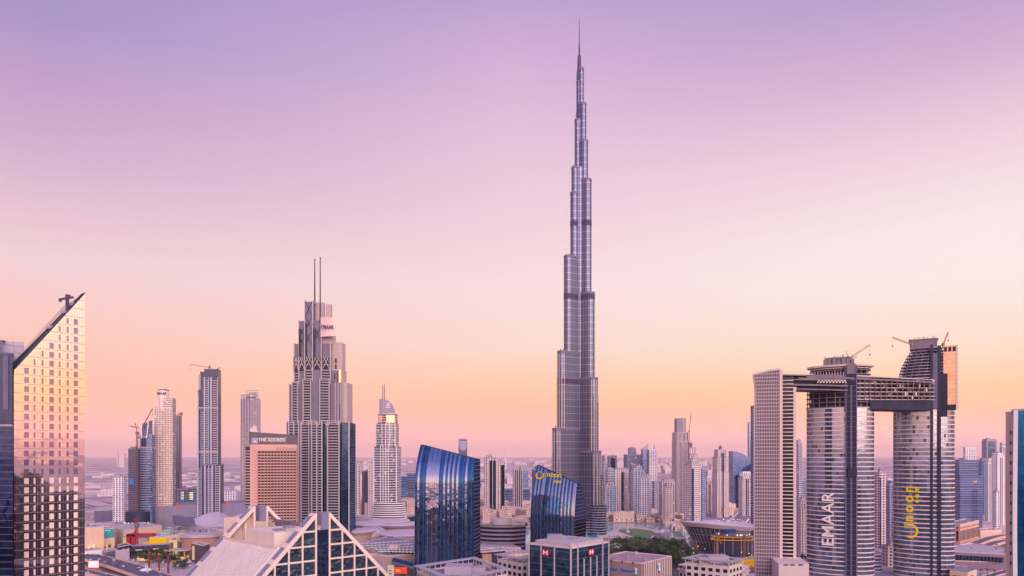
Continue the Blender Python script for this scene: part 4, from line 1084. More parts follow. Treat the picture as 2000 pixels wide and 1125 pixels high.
for (a, b), t in zip(ed_, (.42, .5)):
    A_, B_ = Vector((*a, 0)), Vector((*b, 0)); nrm = Vector((B_.y-A_.y, A_.x-B_.x, 0)).normalized(); r = (B_-A_).normalized()
    cpt = A_.lerp(B_, t)+nrm*.7+Vector((0, 0, zb-4.2)); h = 1.55; w = 1.6
    pt = lambda u, v, o=0: tuple(cpt+r*u*w+Vector((0, 0, v*h))+nrm*o)
    m_ = MB(); m_.loft([[pt(*q_, -.3) for q_ in ((-1, -1), (1, -1), (2, 0), (1, 1), (-1, 1), (-2, 0))], [pt(*q_) for q_ in ((-1, -1), (1, -1), (2, 0), (1, 1), (-1, 1), (-2, 0))]]); lo_ = m_.build('logo', M_RED, hs)
    m_ = MB(); m_.tri(pt(-1, 1, .05), pt(0, 0, .05), pt(-1, -1, .05)) if False else None
    m_.tri(pt(-1, -1, .05), pt(0, 0, .05), pt(-1, 1, .05)); m_.tri(pt(1, -1, .05), pt(1, 1, .05), pt(0, 0, .05)); m_.build('white_triangle', M_LW, lo_)
# Standard Chartered
sc_, sp_ = block('stone_bank_block', 'beige stone office block with vertical fins and a blue bank name along its parapet', 'office building', [(1159,1089),(1253,1100),(1312,1085.5),(1222,1076.5)], 64.0, wall('taupe_stone', (166,136,136), var=.06), wall('pink_roof', (178,142,152), var=.06, streak=False), .5)
c_ = sc_.location; ed_ = []
for i in range(4):
    a, b = sp_[i], sp_[(i+1) % 4]; n_ = (b[1]-a[1], a[0]-b[0]); wpt = ((a[0]+b[0])/2+c_.x, (a[1]+b[1])/2+c_.y)
    if n_[0]*wpt[0]+n_[1]*wpt[1] < 0: ed_.append((a, b))
ed_.sort(key=lambda ab: ab[0][0]+ab[1][0])
A_, B_ = [Vector((*v, 0)) for v in ed_[0]]; nrm = Vector((B_.y-A_.y, A_.x-B_.x, 0)).normalized(); r = (B_-A_).normalized(); L_ = (B_-A_).length
cpt = A_.lerp(B_, .47)+nrm*.25+Vector((0, 0, 64-5.2))
tx = lettering('Standard', 2.3, glow('sign_blue', (10,90,190), .8), sc_, face_mtx(A_.lerp(B_, .38)+nrm*.25+Vector((0, 0, 58.2)), r), ext=.1, bold=.06)
lettering('Chartered', 2.3, tx.data.materials[0], sc_, face_mtx(A_.lerp(B_, .70)+nrm*.25+Vector((0, 0, 58.2)), r), ext=.1, bold=.06, sx=.82)
def sclogo(cpt, r, nrm, h):
    for k, (c, du, dv) in enumerate((((20,90,190), -.5, .4), ((30,170,120), .35, .1), ((240,246,250), -.1, 1.0), ((30,170,120), .1, -.7), ((240,246,250), .0, -.1))):
        m_ = MB(); P_ = cpt+r*du*h*.5+Vector((0, 0, dv*h*.55)); a_ = r*h*.22; b_ = Vector((0, 0, h*.3))
        m_.loft([[tuple(P_-a_-b_*.6), tuple(P_+a_-b_), tuple(P_+a_+b_*.6), tuple(P_-a_+b_)], [tuple(P_-a_-b_*.6+nrm*(.1+.03*k)), tuple(P_+a_-b_+nrm*(.1+.03*k)), tuple(P_+a_+b_*.6+nrm*(.1+.03*k)), tuple(P_-a_+b_+nrm*(.1+.03*k))]]); m_.build('logo', wall('logo_%d' % k, c, var=.01), sc_)
sclogo(A_.lerp(B_, .90)+nrm*.2+Vector((0, 0, 58.6)), r, nrm, 3.2)
e = MB(); g_ = MB()
for k in range(9):
    p = A_+r*(L_*(k+.5)/9)+nrm*.05
    for z in (51.5, 47.5, 43.5): g_.bar(tuple(p-r*1.35+Vector((0, 0, z))), tuple(p+r*1.35+Vector((0, 0, z))), .2, 2.8)
    if k in (1, 3, 5, 7): e.bar(tuple(p+Vector((0, 0, 63.0))), tuple(p+Vector((0, 0, 64.1))), .8, .5)
g_.build('window', M_BV_BALC, sc_); e.build('scupper', M_NAVY, sc_)
C_, E_ = [Vector((*v, 0)) for v in ed_[1]]; n2 = Vector((E_.y-C_.y, C_.x-E_.x, 0)).normalized(); r2 = (E_-C_).normalized(); L2 = (E_-C_).length
e = MB(); d_ = MB()
for k in range(1, 17):
    p = C_+r2*(L2*k/17)+n2*.5; e.bar((p.x, p.y, 0), (p.x, p.y, 63.8), .45, 1.1)
for z in (52, 48, 44, 40): d_.bar(tuple(C_+r2+n2*.03+Vector((0, 0, z))), tuple(E_-r2+n2*.03+Vector((0, 0, z))), .1, 3)
e.build('stone_fin', M_PINK, sc_); d_.build('window_band', M_BV_BALC, sc_)
sclogo(C_.lerp(E_, .5)+n2*1.3+Vector((0, 0, 59)), r2, n2, 4.0)
e = MB(); rc_ = centre(sp_); e.box(rc_[0]-5, rc_[0]-1, rc_[1]+3, rc_[1]+5, 63.55, 64.2); e.box(rc_[0]-.5, rc_[0]+3, rc_[1]+2, rc_[1]+3.6, 63.55, 64.1); e.build('roof_hatch', M_GREYR, sc_)

def office(name, label, px, z, wm, tiers=(), wins=True, over=1.6, posts=True):
    t, p = block(name, label, 'office building', px, z, wm, M_GREYR)
    e = MB(); k = len(p); q = grow(p, over); e.prism(q, z+.25, z+.75)
    qi = grow(p, -2.2)
    f_ = MB()
    for i in range(k): j = (i+1) % k; f_.prism([q[i], q[j], qi[j], qi[i]], z+2.2, z+2.8)
    f_.build('roof_pergola', M_LILAC, t)
    if posts:
        ps = MB()
        for i in range(k):
            a, b = Vector((*p[i], 0)), Vector((*p[(i+1) % k], 0)); n_ = int((b-a).length/4)
            for m in range(n_): c = a.lerp(b, m/n_); ps.bar((c.x, c.y, z-.4), (c.x, c.y, z+2.2), .45)
        ps.build('post', M_PINK, t)
    w = MB(); cl = MB()
    for i in range(k):
        a, b = Vector((*p[i], 0)), Vector((*p[(i+1) % k], 0)); nrm = Vector((b.y-a.y, a.x-b.x, 0)).normalized(); r = (b-a).normalized(); L_ = (b-a).length
        n_ = max(1, int(L_/4.2))
        for m in range(n_):
            for zz in [z-3.2-4*h_ for h_ in range(5)]:
                c = a+r*(L_*(m+.5)/n_)+nrm*.02; w.bar(tuple(c-r*1.3+Vector((0, 0, zz))), tuple(c+r*1.3+Vector((0, 0, zz))), .15, 2.1)
    w.build('window', M_BV_BALC, t)
    return t, p
t_, p_ = office('flat_roofed_office', 'low office block with an open frame roof in front of the taller blue glass blade', [(815,1115),(925,1098),(990,1121),(880,1142)], 62, M_LILAC)
e = MB(); cc = centre(p_); e.box(cc[0]-9, cc[0]+5, cc[1]-4, cc[1]+9, 61, 65.5); e.box(cc[0]-3, cc[0]+12, cc[1]+2, cc[1]+10, 61, 64); e.build('plant_room', M_LILAC, t_)
t_, p_ = office('flat_roofed_office', 'narrow office block with white columns and dark windows left of the hexagon-logo block', [(972,1091),(1033,1083),(1050,1094),(1020,1100)], 60, M_PINK)
t_, p_ = office('terraced_office', 'pale terraced office with overhanging eaves and lit attic windows in front of the disc-roofed hall', [(1339,1098),(1369,1091),(1450,1099),(1424,1106)], 56, M_PINK)
a_ = [U(x, y, 49) for x, y in ((1326,1104),(1368,1096),(1462,1106),(1440,1121),(1395,1117))]; c_ = t_.location; a_ = [(x-c_.x, y-c_.y) for x, y in a_]
if sum(a_[i-1][0]*a_[i][1]-a_[i][0]*a_[i-1][1] for i in range(5)) < 0: a_ = a_[::-1]
e = MB(); e.prism(a_, 0, 46); e.prism(grow(a_, 1.2), 46.003, 46.6); e.prism(grow(a_, .6), 49, 49.6); e.build('terrace_wing', M_PINK, t_)
e = MB(); 
for i in range(5):
    a, b = Vector((*a_[i], 0)), Vector((*a_[(i+1) % 5], 0)); n_ = int((b-a).length/3.6)
    nrm = Vector((b.y-a.y, a.x-b.x, 0)).normalized(); r = (b-a).normalized()
    for m in range(n_):
        for zz in (43, 39, 35):
            c = a.lerp(b, (m+.5)/n_)+nrm*.03; e.bar(tuple(c-r*.95+Vector((0, 0, zz))), tuple(c+r*.95+Vector((0, 0, zz))), .12, 1.9)
e.build('window', M_BV_BALC, t_)
e = MB()
for i in range(5):
    a, b = Vector((*a_[i], 0)), Vector((*a_[(i+1) % 5], 0)); n_ = int((b-a).length/4)
    for m in range(n_): c = a.lerp(b, m/n_); e.bar((c.x, c.y, 46.6), (c.x, c.y, 49.1), .5)
e.build('terrace_column', M_PINK, t_)
cc = centre(p_); e = MB(); e.box(cc[0]-4, cc[0]+9, cc[1]-2, cc[1]+9, 55.1, 60); e.box(cc[0]-11, cc[0]-5, cc[1]-6, cc[1]+1, 55.1, 59.4); e.build('plant_room', M_LILAC, t_)
fg = thing('flag', 'small red, green, white and black flag flying over the terraced office', 'flag', (0, 0, 0)); q_ = U(1428, 1118, 50)
e = MB(); e.bar((q_[0], q_[1]-6, 46), (q_[0], q_[1]-6, 55), .12); e.build('pole', M_STEEL, fg)
for k, c in enumerate(((0,115,60), (240,240,240), (20,20,24))):
    e = MB(); e.box(q_[0]-4.2, q_[0]-.9, q_[1]-6.02, q_[1]-5.98, 52.0-k*.8, 52.8-k*.8); e.build('stripe', wall('flag_%d' % k, c, var=.01), fg)
e = MB(); e.box(q_[0]-.9, q_[0], q_[1]-6.03, q_[1]-5.97, 50.4, 52.8); e.build('red_band', wall('flag_red', (206,24,36), var=.01), fg)
# ---------------------------------------------------------------- ground
def ground_mat():
    m, q = mat('desert_city_ground'); t = q.n('TexCoord')
    mp = q.n('Mapping', i_Vector=t.outputs['Object']); mp.inputs['Scale'].default_value = (.0012, .0016, 1)
    n1 = q.n('TexNoise', i_Vector=mp.outputs[0], i_Scale=1.6, i_Detail=11.0, i_Roughness=.7)
    n2 = q.n('TexNoise', i_Vector=t.outputs['Object'], i_Scale=.012, i_Detail=6.0)
    v = q.n('TexVoronoi', i_Vector=t.outputs['Object'], i_Scale=.009)
    c = q.ramp(n1.outputs[0], [(.36, lin((112,108,134))), (.45, lin((176,158,168))), (.53, lin((238,212,200))), (.7, lin((248,226,212)))])
    c = q.mix(q.m('MULTIPLY', n2.outputs[0], .5), c, lin((150,130,146)))
    c = q.mix(q.m('MULTIPLY', q.m('GREATER_THAN', q.m('FRACT', q.m('MULTIPLY', v.outputs['Color'], 3.1)), .66), .45), c, lin((104,102,130)))
    p = q.n('BsdfPrincipled', i_Base_Color=c, i_Roughness=.9); return fin(m, q, p.outputs[0])
M_GRD = ground_mat()
g_ = MB(); GEX = 60000
g_.quad((-GEX, -GEX, 0), (GEX, -GEX, 0), (GEX, GEX, 0), (-GEX, GEX, 0))
tag(g_.build('ground', M_GRD), 'sandy city ground stretching to the hazy horizon', kind='structure')
# ---------------------------------------------------------------- window-patterned walls
W_ = {
 'rose':  grid('rose_window_wall', (224,202,196), (40,50,76), 5.2, 3.5, .6, .62, lit=.006, rnd_=.3),
 'rose2': grid('rose_window_wall_fine', (234,214,206), (46,56,82), 4.4, 3.4, .55, .6, lit=.004, rnd_=.3),
 'lilac': grid('lilac_window_wall', (190,178,190), (36,52,80), 4.8, 3.5, .68, .66, lit=.006, rnd_=.3),
 'grey':  grid('grey_window_wall', (158,156,178), (32,50,80), 4.6, 3.5, .72, .68, lit=.006, rnd_=.3),
 'band':  grid('banded_wall', (210,196,202), (34,56,86), 400, 3.6, 2, .55),
 'bandd': grid('dark_banded_wall', (136,140,176), (22,46,82), 400, 3.8, 2, .74, refl=.4),
 'teal':  grid('teal_glass_wall', (166,176,194), (34,76,112), 3.4, 3.6, .84, .72, refl=.4),
 'blue':  grid('blue_glass_wall', (104,120,152), (30,60,104), 3.4, 3.8, .88, .8, refl=.45),
 'white': grid('white_window_wall', (240,230,230), (54,66,96), 5.0, 3.6, .58, .62),
 'house': grid('town_house_wall', (240,212,196), (92,74,88), 4.2, 3.6, .36, .45, lit=.05, rnd_=.4),
 'house2': grid('town_house_wall_rose', (232,198,182), (86,68,84), 3.8, 3.6, .4, .5, lit=.06),
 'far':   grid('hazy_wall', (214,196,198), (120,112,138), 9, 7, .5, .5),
}
W_['dark'] = grid('dark_window_wall', (84,80,108), (22,34,56), 4.0, 3.4, .7, .6, rnd_=.3)
def tower(label, px0, px1, ytop, D, w='rose', rz=0.0, asp=.8, tiers=(), piers=0, strip=None, crown=None, lantern=None, frame=False, name='apartment_tower', cat='tower', group='high-rise towers of the downtown', slabs=0, mast=None, ribm=None):
    k, cx = fit(rect(1, asp), px0, px1, D, rz)
    t = thing(name, label, cat, (cx, D, 0), rz, group)
    s = D/F; lev = [(1.0, 0, ytop)]+[(a, o, y) for a, o, y in tiers]; lev.sort(key=lambda v: -v[2])
    b = MB(); zprev = 0; tops = []
    for a, o, y in lev:
        p = rect(k*a, k*asp*a, o*k); z = GZ(y, D); b.prism(p, zprev, z); tops.append((p, zprev, z, a, o)); zprev = z+.01
    b.build('wall', W_[w], t)
    cap = MB()
    for p, z0, z, a, o in tops:
        g_ = grow(p, .35); q = grow(p, -.6)
        for i in range(4): j = (i+1) % 4; cap.prism([g_[i], g_[j], q[j], q[i]], z-.6, z+1.1)
    cap.build('parapet', ribm or M_LILAC, t)
    ru = MB(); p, z0, z, a, o = tops[-1]; r = random.Random(int(px0*7+ytop))
    if not lantern:
        for _ in range(3): x, y_ = o*k+r.uniform(-.3, .2)*k*a, r.uniform(-.3, .2)*k*asp*a; ru.box(x, x+k*a*r.uniform(.12, .3), y_, y_+k*a*.2, z+.01, z+r.uniform(1.5, 4))
        ru.build('roof_plant', M_LILAC, t)
    if piers:
        e = MB()
        for p, z0, z, a, o in tops:
            ww, dd_ = k*a, k*asp*a; n_ = max(2, round(piers*a))
            for i in range(n_+1):
                x = o*k-ww/2+ww*i/n_; e.box(x-.5, x+.5, -dd_/2-.7, -dd_/2+.3, z0, z+.8)
            n2 = max(2, round(piers*a*asp))
            for i in range(n2+1):
                y_ = -dd_/2+dd_*i/n2
                for sg in (-1, 1): x = o*k+sg*ww/2; e.box(min(x, x+sg*.7), max(x, x+sg*.7), y_-.5, y_+.5, z0, z+.8)
        e.build('pier', ribm or M_PINK, t)
    if strip:
        e = MB(); a0, a1 = strip
        p, z0, z, a, o = tops[0]; zt = tops[-1][2] if tops[-1][3] > .6 else tops[0][2]
        e.box(-k/2+k*a0, -k/2+k*a1, -k*asp/2-.35, -k*asp/2+.4, 0, zt-6)
        e.box(k/2-.3, k/2+.3, -k*asp*.3, k*asp*.25, 0, tops[0][2]-6)
        e.build('glazed_strip', M_GLASS, t)
    if slabs:
        e = MB()
        for p, z0, z, a, o in tops:
            zz = max(z0, 4)
            while zz < z-1: e.prism(grow(p, .55), zz-.25, zz+.35); zz += slabs
        e.build('floor_slab', ribm or M_LILAC, t)
    if frame:       # open white frame standing over the roof
        e = MB(); p, z0, z, a, o = tops[-1]; g_ = grow(p, .6); q = grow(p, -1.2); h = 3.2*s*2.2
        for i in range(4):
            j = (i+1) % 4; e.prism([g_[i], g_[j], q[j], q[i]], z+h, z+h+2)
            for u in (0, .33, .66):
                x, y_ = g_[i][0]*(1-u)+g_[j][0]*u, g_[i][1]*(1-u)+g_[j][1]*u
                e.box(x*.97-.8, x*.97+.8, y_*.97-.8, y_*.97+.8, z, z+h+.5)
        e.build('roof_frame', M_WHITE, t)
    if lantern:
        f0, yl = lantern; e = MB(); zl = GZ(yl, D); z = tops[-1][2]; o = tops[-1][4]*k
        e.prism(ell(k*f0/2, k*f0/2, 10, o), z, zl-2); e.loft([[(x, y, zl-2) for x, y in ell(k*f0/2+.8, k*f0/2+.8, 10, o)], [(x, y, zl+1.5) for x, y in ell(.4, .4, 10, o)]]); e.build('lantern', M_STEEL, t)
    if mast:
        e = MB(); e.tube((mast[0]*k, 0, tops[-1][2]), (mast[0]*k, 0, GZ(mast[1], D)), .8, .3, 6); e.build('mast', M_MAST, t)
    return t, k, tops
a8 = R(38)
T = tower
# downtown cluster, from the tallest tower rightwards
T('slim grey far tower just right of the tallest tower, small square top', 1175, 1182.5, 890, 2000, 'grey', .3)
T('pale far-row tower with white portal frame round its glass face, right of the tallest tower', 1186, 1205, 890, 2000, 'grey', .2, .6, strip=(.2, .75), frame=False)
T('narrow lilac tower directly behind the short teal tower', 1175.5, 1184, 903, 1600, 'lilac', .4)
T('pale horizontally banded block with a set-back top behind the short teal tower', 1183.5, 1200.5, 919, 1550, 'band', .25, .7, tiers=((.8, 0, 915),))
T('short teal glass tower with a pink windowed crown at the lake edge', 1178, 1203.5, 949, 1400, 'teal', .22, .7, tiers=((.62, 0, 944.5),), piers=3, crown=1)
T('pink and dark striped tower with two pinstriped piers, right of the short teal tower', 1202, 1227.5, 916, 1480, 'rose2', -.15, .7, strip=(.45, .72), piers=3)
T('broad grey block with a square dark box on its roof, far behind the teal towers', 1218, 1253, 888, 1950, 'grey', .25, .6, tiers=((.46, -.03, 875),), name='office_tower')
T('plain blue-grey tower half hidden behind the pink striped tower', 1229, 1243, 907, 1620, 'grey', .3)
T('teal glass tower with pink frame and stepped pink roof boxes', 1233, 1257.5, 919, 1440, 'teal', .2, .7, tiers=((.7, -.08, 915), (.4, .12, 911)), piers=3)
T('two-tone tower, white grid on its left face and dark blue on its right', 1249, 1273, 934, 1345, 'white', R(-32), .8, tiers=((.8, 0, 930), (.5, -.05, 927)), slabs=0)
t_, k_, tp_ = T('dark blue tower with a tilted sail fin on its roof beside the banded white tower', 1252, 1267.5, 878, 1900, 'bandd', .1, .9, name='office_tower')
e = MB(); z = tp_[0][2]; e.prism([(-k_/2, -2), (k_/2, -2), (k_/2, 2), (-k_/2, 2)], z, [z+2, z+GZ(867, 1900)-GZ(878, 1900), z+GZ(867, 1900)-GZ(878, 1900), z+2]); e.build('sail_fin', M_LILAC, t_)
T('white banded tower with a thin mast beside the sail-finned dark tower', 1267.6, 1283, 878, 1890, 'white', -.25, .8, slabs=7, mast=(.18, 867), name='office_tower', ribm=M_WHITE)
T('low lilac tower between the two-tone tower and the lilac pinstriped tower', 1274, 1286, 941, 1480, 'lilac', .3)
T('lilac tower with dark vertical strips and a pinstriped lower wing in front', 1287, 1317, 941, 1310, 'lilac', .25, .6, tiers=((.72, .1, 937),), strip=(.1, .3), piers=5)
t_, k_, tp_ = T('lower pinstriped wing in front of the lilac tower with dark strips', 1296, 1311, 953, 1275, 'rose2', .25, .7, piers=4)
# tall dark tower under construction
t_, k_, tp_ = T('tallest of the cluster, dark ribbed tower under construction with open top floors', 1313, 1345, 862, 1500, 'dark', .25, .8, tiers=((.94, -.02, 845),), piers=9, strip=(.5, .62))
e = MB(); z0, z1 = GZ(845, 1500), GZ(818, 1500); W8 = k_*.86; zz = z0
while zz < z1: e.box(-W8/2, W8*.36, -k_*.3, k_*.3, zz, zz+.7); zz += 3.6
e.build('bare_floor', M_CONC, t_); e = MB()
for i in range(9):
    x = -W8/2+W8*.86*i/8; zt = z1 if i not in (1, 2) else z1-2
    e.box(x-.7, x+.7, -k_*.31, -k_*.27, z0, zt+rnd.random()*2.5)
e.box(-W8*.48, W8*.1, -k_*.22, k_*.2, z0, z1-1); e.build('column', M_LILAC, t_)
T('stepped pink tower with a round lantern, behind the pinstriped pink tower', 1334, 1365, 901, 1620, 'rose', .2, .8, tiers=((.86, 0, 887), (.6, 0, 875)), piers=5, strip=(.4, .6), lantern=(.24, 865))
T('broad pink tower with square windows up its centre and glass corners, nearest the disc-roofed hall', 1336, 1369, 908, 1215, 'rose2', R(30), .85, tiers=((.8, 0, 902), (.55, .05, 897)), strip=(.0, .22))
T('slim teal companion tower attached right of the broad pink tower', 1368, 1378, 916, 1300, 'teal', .3)
T('small white-crowned tower between the slim teal tower and the lantern tower', 1377, 1391.5, 945, 1560, 'rose', .2, .8, tiers=((.7, 0, 939),), piers=3, strip=(.35, .65), frame=True)
T('tall stepped pink tower with a small dome lantern, standing alone above the construction site', 1391, 1423, 922, 1440, 'rose', .24, .85, tiers=((.92, 0, 893), (.72, 0, 879)), piers=5, strip=(.4, .62), lantern=(.24, 871))
T('thin pale hazy tower between the lantern tower and the blue glass tower', 1423, 1433, 921, 1850, 'white', .2)
# blue curved glass tower
t_ = thing('curved_office_tower', 'blue glass office tower with a sloping shoulder and a darker curved front', 'office tower', (GX(1449, 1700), 1700, 0), .1, 'high-rise towers of the downtown')
s_ = 1700/F; e = MB(); pts = [(-18*s_, 0), (19*s_, 0)]+[((19-37*u)*s_, GZ(901-20*sin(u*pi*.5)**.8, 1700)) for u in (0, .15, .3, .45, .6, .8, 1)]
e.loft([[(x, 0, z) for x, z in pts], [(x, 26, z) for x, z in pts]]); e.build('glazing', W_['blue'], t_)
e = MB(); pts = [(-12*s_, 0), (20*s_, 0)]+[((20-32*u)*s_, GZ(906+22*u**1.9, 1700)) for u in (0, .2, .4, .6, .8, 1)]
e.loft([[(x, -9, z) for x, z in pts], [(x, -.2, z) for x, z in pts]]); e.build('curved_front', glass('deep_blue_front', (90,125,165), dark=(14,38,70), refl=.42), t_)
T('short white tower with an open roof frame in front of the curved blue glass tower', 1443, 1468, 934, 1480, 'white', .2, .8, tiers=((.8, 0, 930),), piers=4, strip=(.35, .65), frame=True)
T('slender hazy blue tower rising behind the curved blue glass tower', 1460, 1469, 826, 2000, 'blue', .2)
T('dark ribbed tower sliver under construction beside the pale crescent tower', 1466.5, 1476, 795, 980, 'grey', .3, .8, slabs=3.6, ribm=M_DARKC)
T('lilac tower seen between the pale crescent tower and the white-lettered elliptical tower', 1554, 1567, 866, 1300, 'lilac', .3, .8, tiers=((.7, -.1, 861),), slabs=0)
T('low pink stepped tower between the pale crescent tower and the white-lettered elliptical tower', 1556, 1578, 993, 900, 'rose', .3, .8, tiers=((.7, -.1, 980), (.4, 0, 973)), piers=3)
T('grey block low behind the pink stepped tower in the gap', 1553, 1577, 938, 1500, 'grey', .2)
T('pink and teal tower with square balconies in the gap between the elliptical towers', 1707, 1730, 924, 950, 'rose', .35, .8, tiers=((.4, .1, 917),), strip=(.02, .25), piers=0)
t_, k_, tp_ = T('blue-grey tower with small white EMAAR roof sign in the gap between the elliptical towers', 1729, 1749, 946, 1000, 'grey', .3, .8, tiers=((.7, .1, 939),))
lettering('EMAAR', 4.2, M_WHITE, t_, face_mtx((-k_*.18, -k_*.42, GZ(938, 1000)), (1, 0, 0)), ext=.2, bold=.1)
T('pink stepped podium block with large square openings between the elliptical towers', 1722, 1757, 1066, 800, 'rose', .15, .7, tiers=((.6, .1, 1060),), name='podium_block', cat='building', group=None)
T('low white banded block at the foot of the white-lettered elliptical tower', 1700, 1722, 1080, 760, 'band', .2, .6, name='podium_block', cat='building', group=None)
# right of the elliptical towers
t_, k_, tp_ = T('dark blue banded tower with a small lit sign, directly right of the yellow-lettered elliptical tower', 1858, 1919, 930, 1180, 'bandd', .12, .5, tiers=((.86, -.08, 899),), slabs=7.2, name='office_tower', ribm=M_STEEL, group='high-rise towers at the right')
e = MB()
for k in range(4): e.box(k_*.1+k*1.5, k_*.1+1+k*1.5, -k_*.26, -k_*.25, GZ(942, 1180), GZ(939-(k == 3)*2, 1180))
e.build('lit_sign', glow('orange_sign', (255,170,120), 1), t_)
gr_ = 'high-rise towers at the right'
T('white banded slab tower peering over the dark blue banded tower', 1881, 1907, 874, 1700, 'white', -.2, .6, slabs=5, group=gr_, ribm=M_WHITE)
T('squat grey-blue tower with a chamfered cap, farthest right against the orange sky', 1917.5, 1947, 861, 1900, 'grey', .1, .6, tiers=((.9, 0, 858),), strip=(.15, .85), group=gr_, name='office_tower')
T('pale blue-fronted tower stacked in steps behind the dark blue banded tower', 1909, 1927, 900, 1500, 'blue', .2, .8, tiers=((.6, .15, 896),), group=gr_)
T('white tower with blue bays between the stepped tower and the white twin tower', 1924, 1938, 905, 1350, 'teal', .2, .8, tiers=((.7, .1, 897),), piers=3, ribm=M_WHITE, group=gr_)
T('white-framed tower with a deep blue central bay beside the tan and teal edge tower', 1937, 1962, 893, 1280, 'white', .22, .8, tiers=((.8, 0, 886),), strip=(.42, .62), piers=4, ribm=M_WHITE, group=gr_)
T('small white-capped blue tower just left of the edge tower', 1953, 1966, 872, 1450, 'blue', .1, .8, tiers=((.9, 0, 865),), piers=2, ribm=M_WHITE, group=gr_)
T('low white tower stub with punched windows below the white-framed tower', 1939, 1952, 960, 1150, 'white', .2, .7, group=gr_)
# left of the tallest tower
gc_ = 'towers left of the tallest tower'
T('slim lilac tower nearest the twin-mast tower, low in the gap', 687, 703.5, 908, 1500, 'rose', .2, .8, tiers=((.5, .1, 904),), piers=3, group=gc_)
T('grey-blue tower between the slim lilac tower and the pinstriped pink one', 707, 722, 920, 1500, 'dark', .3, .8, group=gc_)
T('pinstriped pink tower close left of the sail-crown hotel tower', 719, 734, 905, 1480, 'rose2', .3, .8, tiers=((.6, .1, 903),), piers=3, group=gc_)
T('far grey tower with a flat top behind the pinstriped pink tower', 710, 733, 907, 1900, 'far', .2, .7, group=gc_)
T('blue hazy slab tower right of the sail-crown hotel tower', 781, 796, 930, 1650, 'blue', .3, .8, group=gc_)
T('second blue hazy slab tower, slightly taller, beside the leaning glass office', 794, 812, 924, 1700, 'bandd', .2, .8, group=gc_)
# tower with a curved shield top
t_, k_, tp_ = T('solitary tower with a shield-shaped glass face rising above the leaning glass office', 895.5, 912.5, 858, 1900, 'dark', .12, .9, name='office_tower', group=gc_)
e = MB(); zt, zb_ = GZ(862, 1900), GZ(880, 1900); hw = k_*.42; n_ = 12
arc = [(-hw, zt), (-hw, zt-(zt-zb_)*.35)]+[(hw*-cos(pi*i/n_), zt-(zt-zb_)*.35-(zt-zb_)*.65*sin(pi*i/n_)) for i in range(1, n_)]+[(hw, zt-(zt-zb_)*.35), (hw, zt)]
for i in range(len(arc)-1): e.bar((arc[i][0], -k_*.47, arc[i][1]), (arc[i+1][0], -k_*.47, arc[i+1][1]), 1.3)
e.build('shield_rim', M_LILAC, t_)
e = MB(); e.loft([[(x, -k_*.455, z) for x, z in arc], [(x, -k_*.45, z) for x, z in arc]]); e.build('shield_glazing', W_['bandd'], t_)
T('dark slab with pink corner piers, tallest of the trio beside the leaning glass office', 946, 969, 894, 1430, 'rose', .22, .7, tiers=((.5, -.12, 890),), piers=3, strip=(.3, .98), group=gc_)
T('pink pinstriped tower of the trio beside the leaning glass office, small blue roof box', 967, 986, 902, 1440, 'rose2', .22, .8, tiers=((.3, .1, 899),), strip=(.55, .95), group=gc_)
T('dark grey tower with a raised corner fin halfway to the curved noon office', 1002, 1020, 918, 1430, 'dark', .25, .8, tiers=((.35, .25, 911),), piers=4, group=gc_)
T('small bright teal tower behind the dark grey finned tower', 1019, 1032, 920, 1700, 'teal', .2, .7, group=gc_)
T('dark slim tower tucked against the curved noon office', 1039, 1052, 917, 1430, 'dark', .25, .8, tiers=((.5, .1, 911),), group=gc_)
T('long dark blue slab low behind the dark grey finned tower', 975, 1035, 955, 1650, 'bandd', .05, .3, name='office_block', cat='building', group=None)
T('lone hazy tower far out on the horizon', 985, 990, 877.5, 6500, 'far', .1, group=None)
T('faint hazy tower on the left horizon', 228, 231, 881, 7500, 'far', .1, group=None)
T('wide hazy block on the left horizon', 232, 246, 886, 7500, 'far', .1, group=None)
# ---------------------------------------------------------------- left cluster
gl_ = 'towers at the left'
t_, k_, tp_ = T('white lattice cube building with small square windows, standing apart at the left', 220, 247.5, 931, 1350, 'white', R(12), .9, name='office_building', cat='building', group=None)
M_MASTR = wall('rust_mast', (128,88,92), var=.1)
def crane(label, base, top, jib0, jib1, mt, w=1.0, tie=None, group='tower cranes', luff=True, cab=True):
    """base, top, jib ends as points; mast, slewing cab, jib with hook"""
    t = thing('tower_crane', label, 'crane', base, 0, group); o = Vector(base)
    L = lambda p: Vector(p)-o
    def lattice(a, b, w, chord=.28):
        e = MB(); a, b = Vector(a), Vector(b); d = (b-a); n_ = max(2, int(d.length/(w*1.6))); dn = d.normalized()
        up = Vector((0, 1, 0)) if abs(dn.z) > .5 else Vector((0, 0, 1)); x = dn.cross(up).normalized()*w/2; y = dn.cross(x).normalized()*w/2
        cs = [x+y, x-y, -x-y, -x+y]
        for c in cs: e.bar(tuple(a+c), tuple(b+c), chord)
        for i in range(n_):
            p, q_ = a+d*i/n_, a+d*(i+1)/n_
            for j in range(4): e.bar(tuple(p+cs[j]), tuple(q_+cs[(j+1) % 4]), chord*.6)
        return e
    lattice((0, 0, 0), L(top), w, w*.2).build('mast', mt, t)
    lattice(L(jib0), L(jib1), w*.8, w*.18).build('jib', mt, t)
    e = MB(); p = L(top); e.box(p.x-w, p.x+w, p.y-w, p.y+w, p.z-w, p.z+w*1.2); e.build('cab', M_CONC, t)
    if tie:
        e = MB(); e.bar(tuple(L(tie)), tuple(L(top)), w*.35); e.bar(tuple(L(tie)), tuple(L(jib1)), w*.09); e.build('a_frame', mt, t)
    j = L(jib1); e = MB(); h = w*7; e.bar(tuple(j), (j.x, j.y, j.z-h), w*.09); e.box(j.x-w*.4, j.x+w*.4, j.y-w*.4, j.y+w*.4, j.z-h-w, j.z-h); e.build('hook', M_MAST, t)
    return t
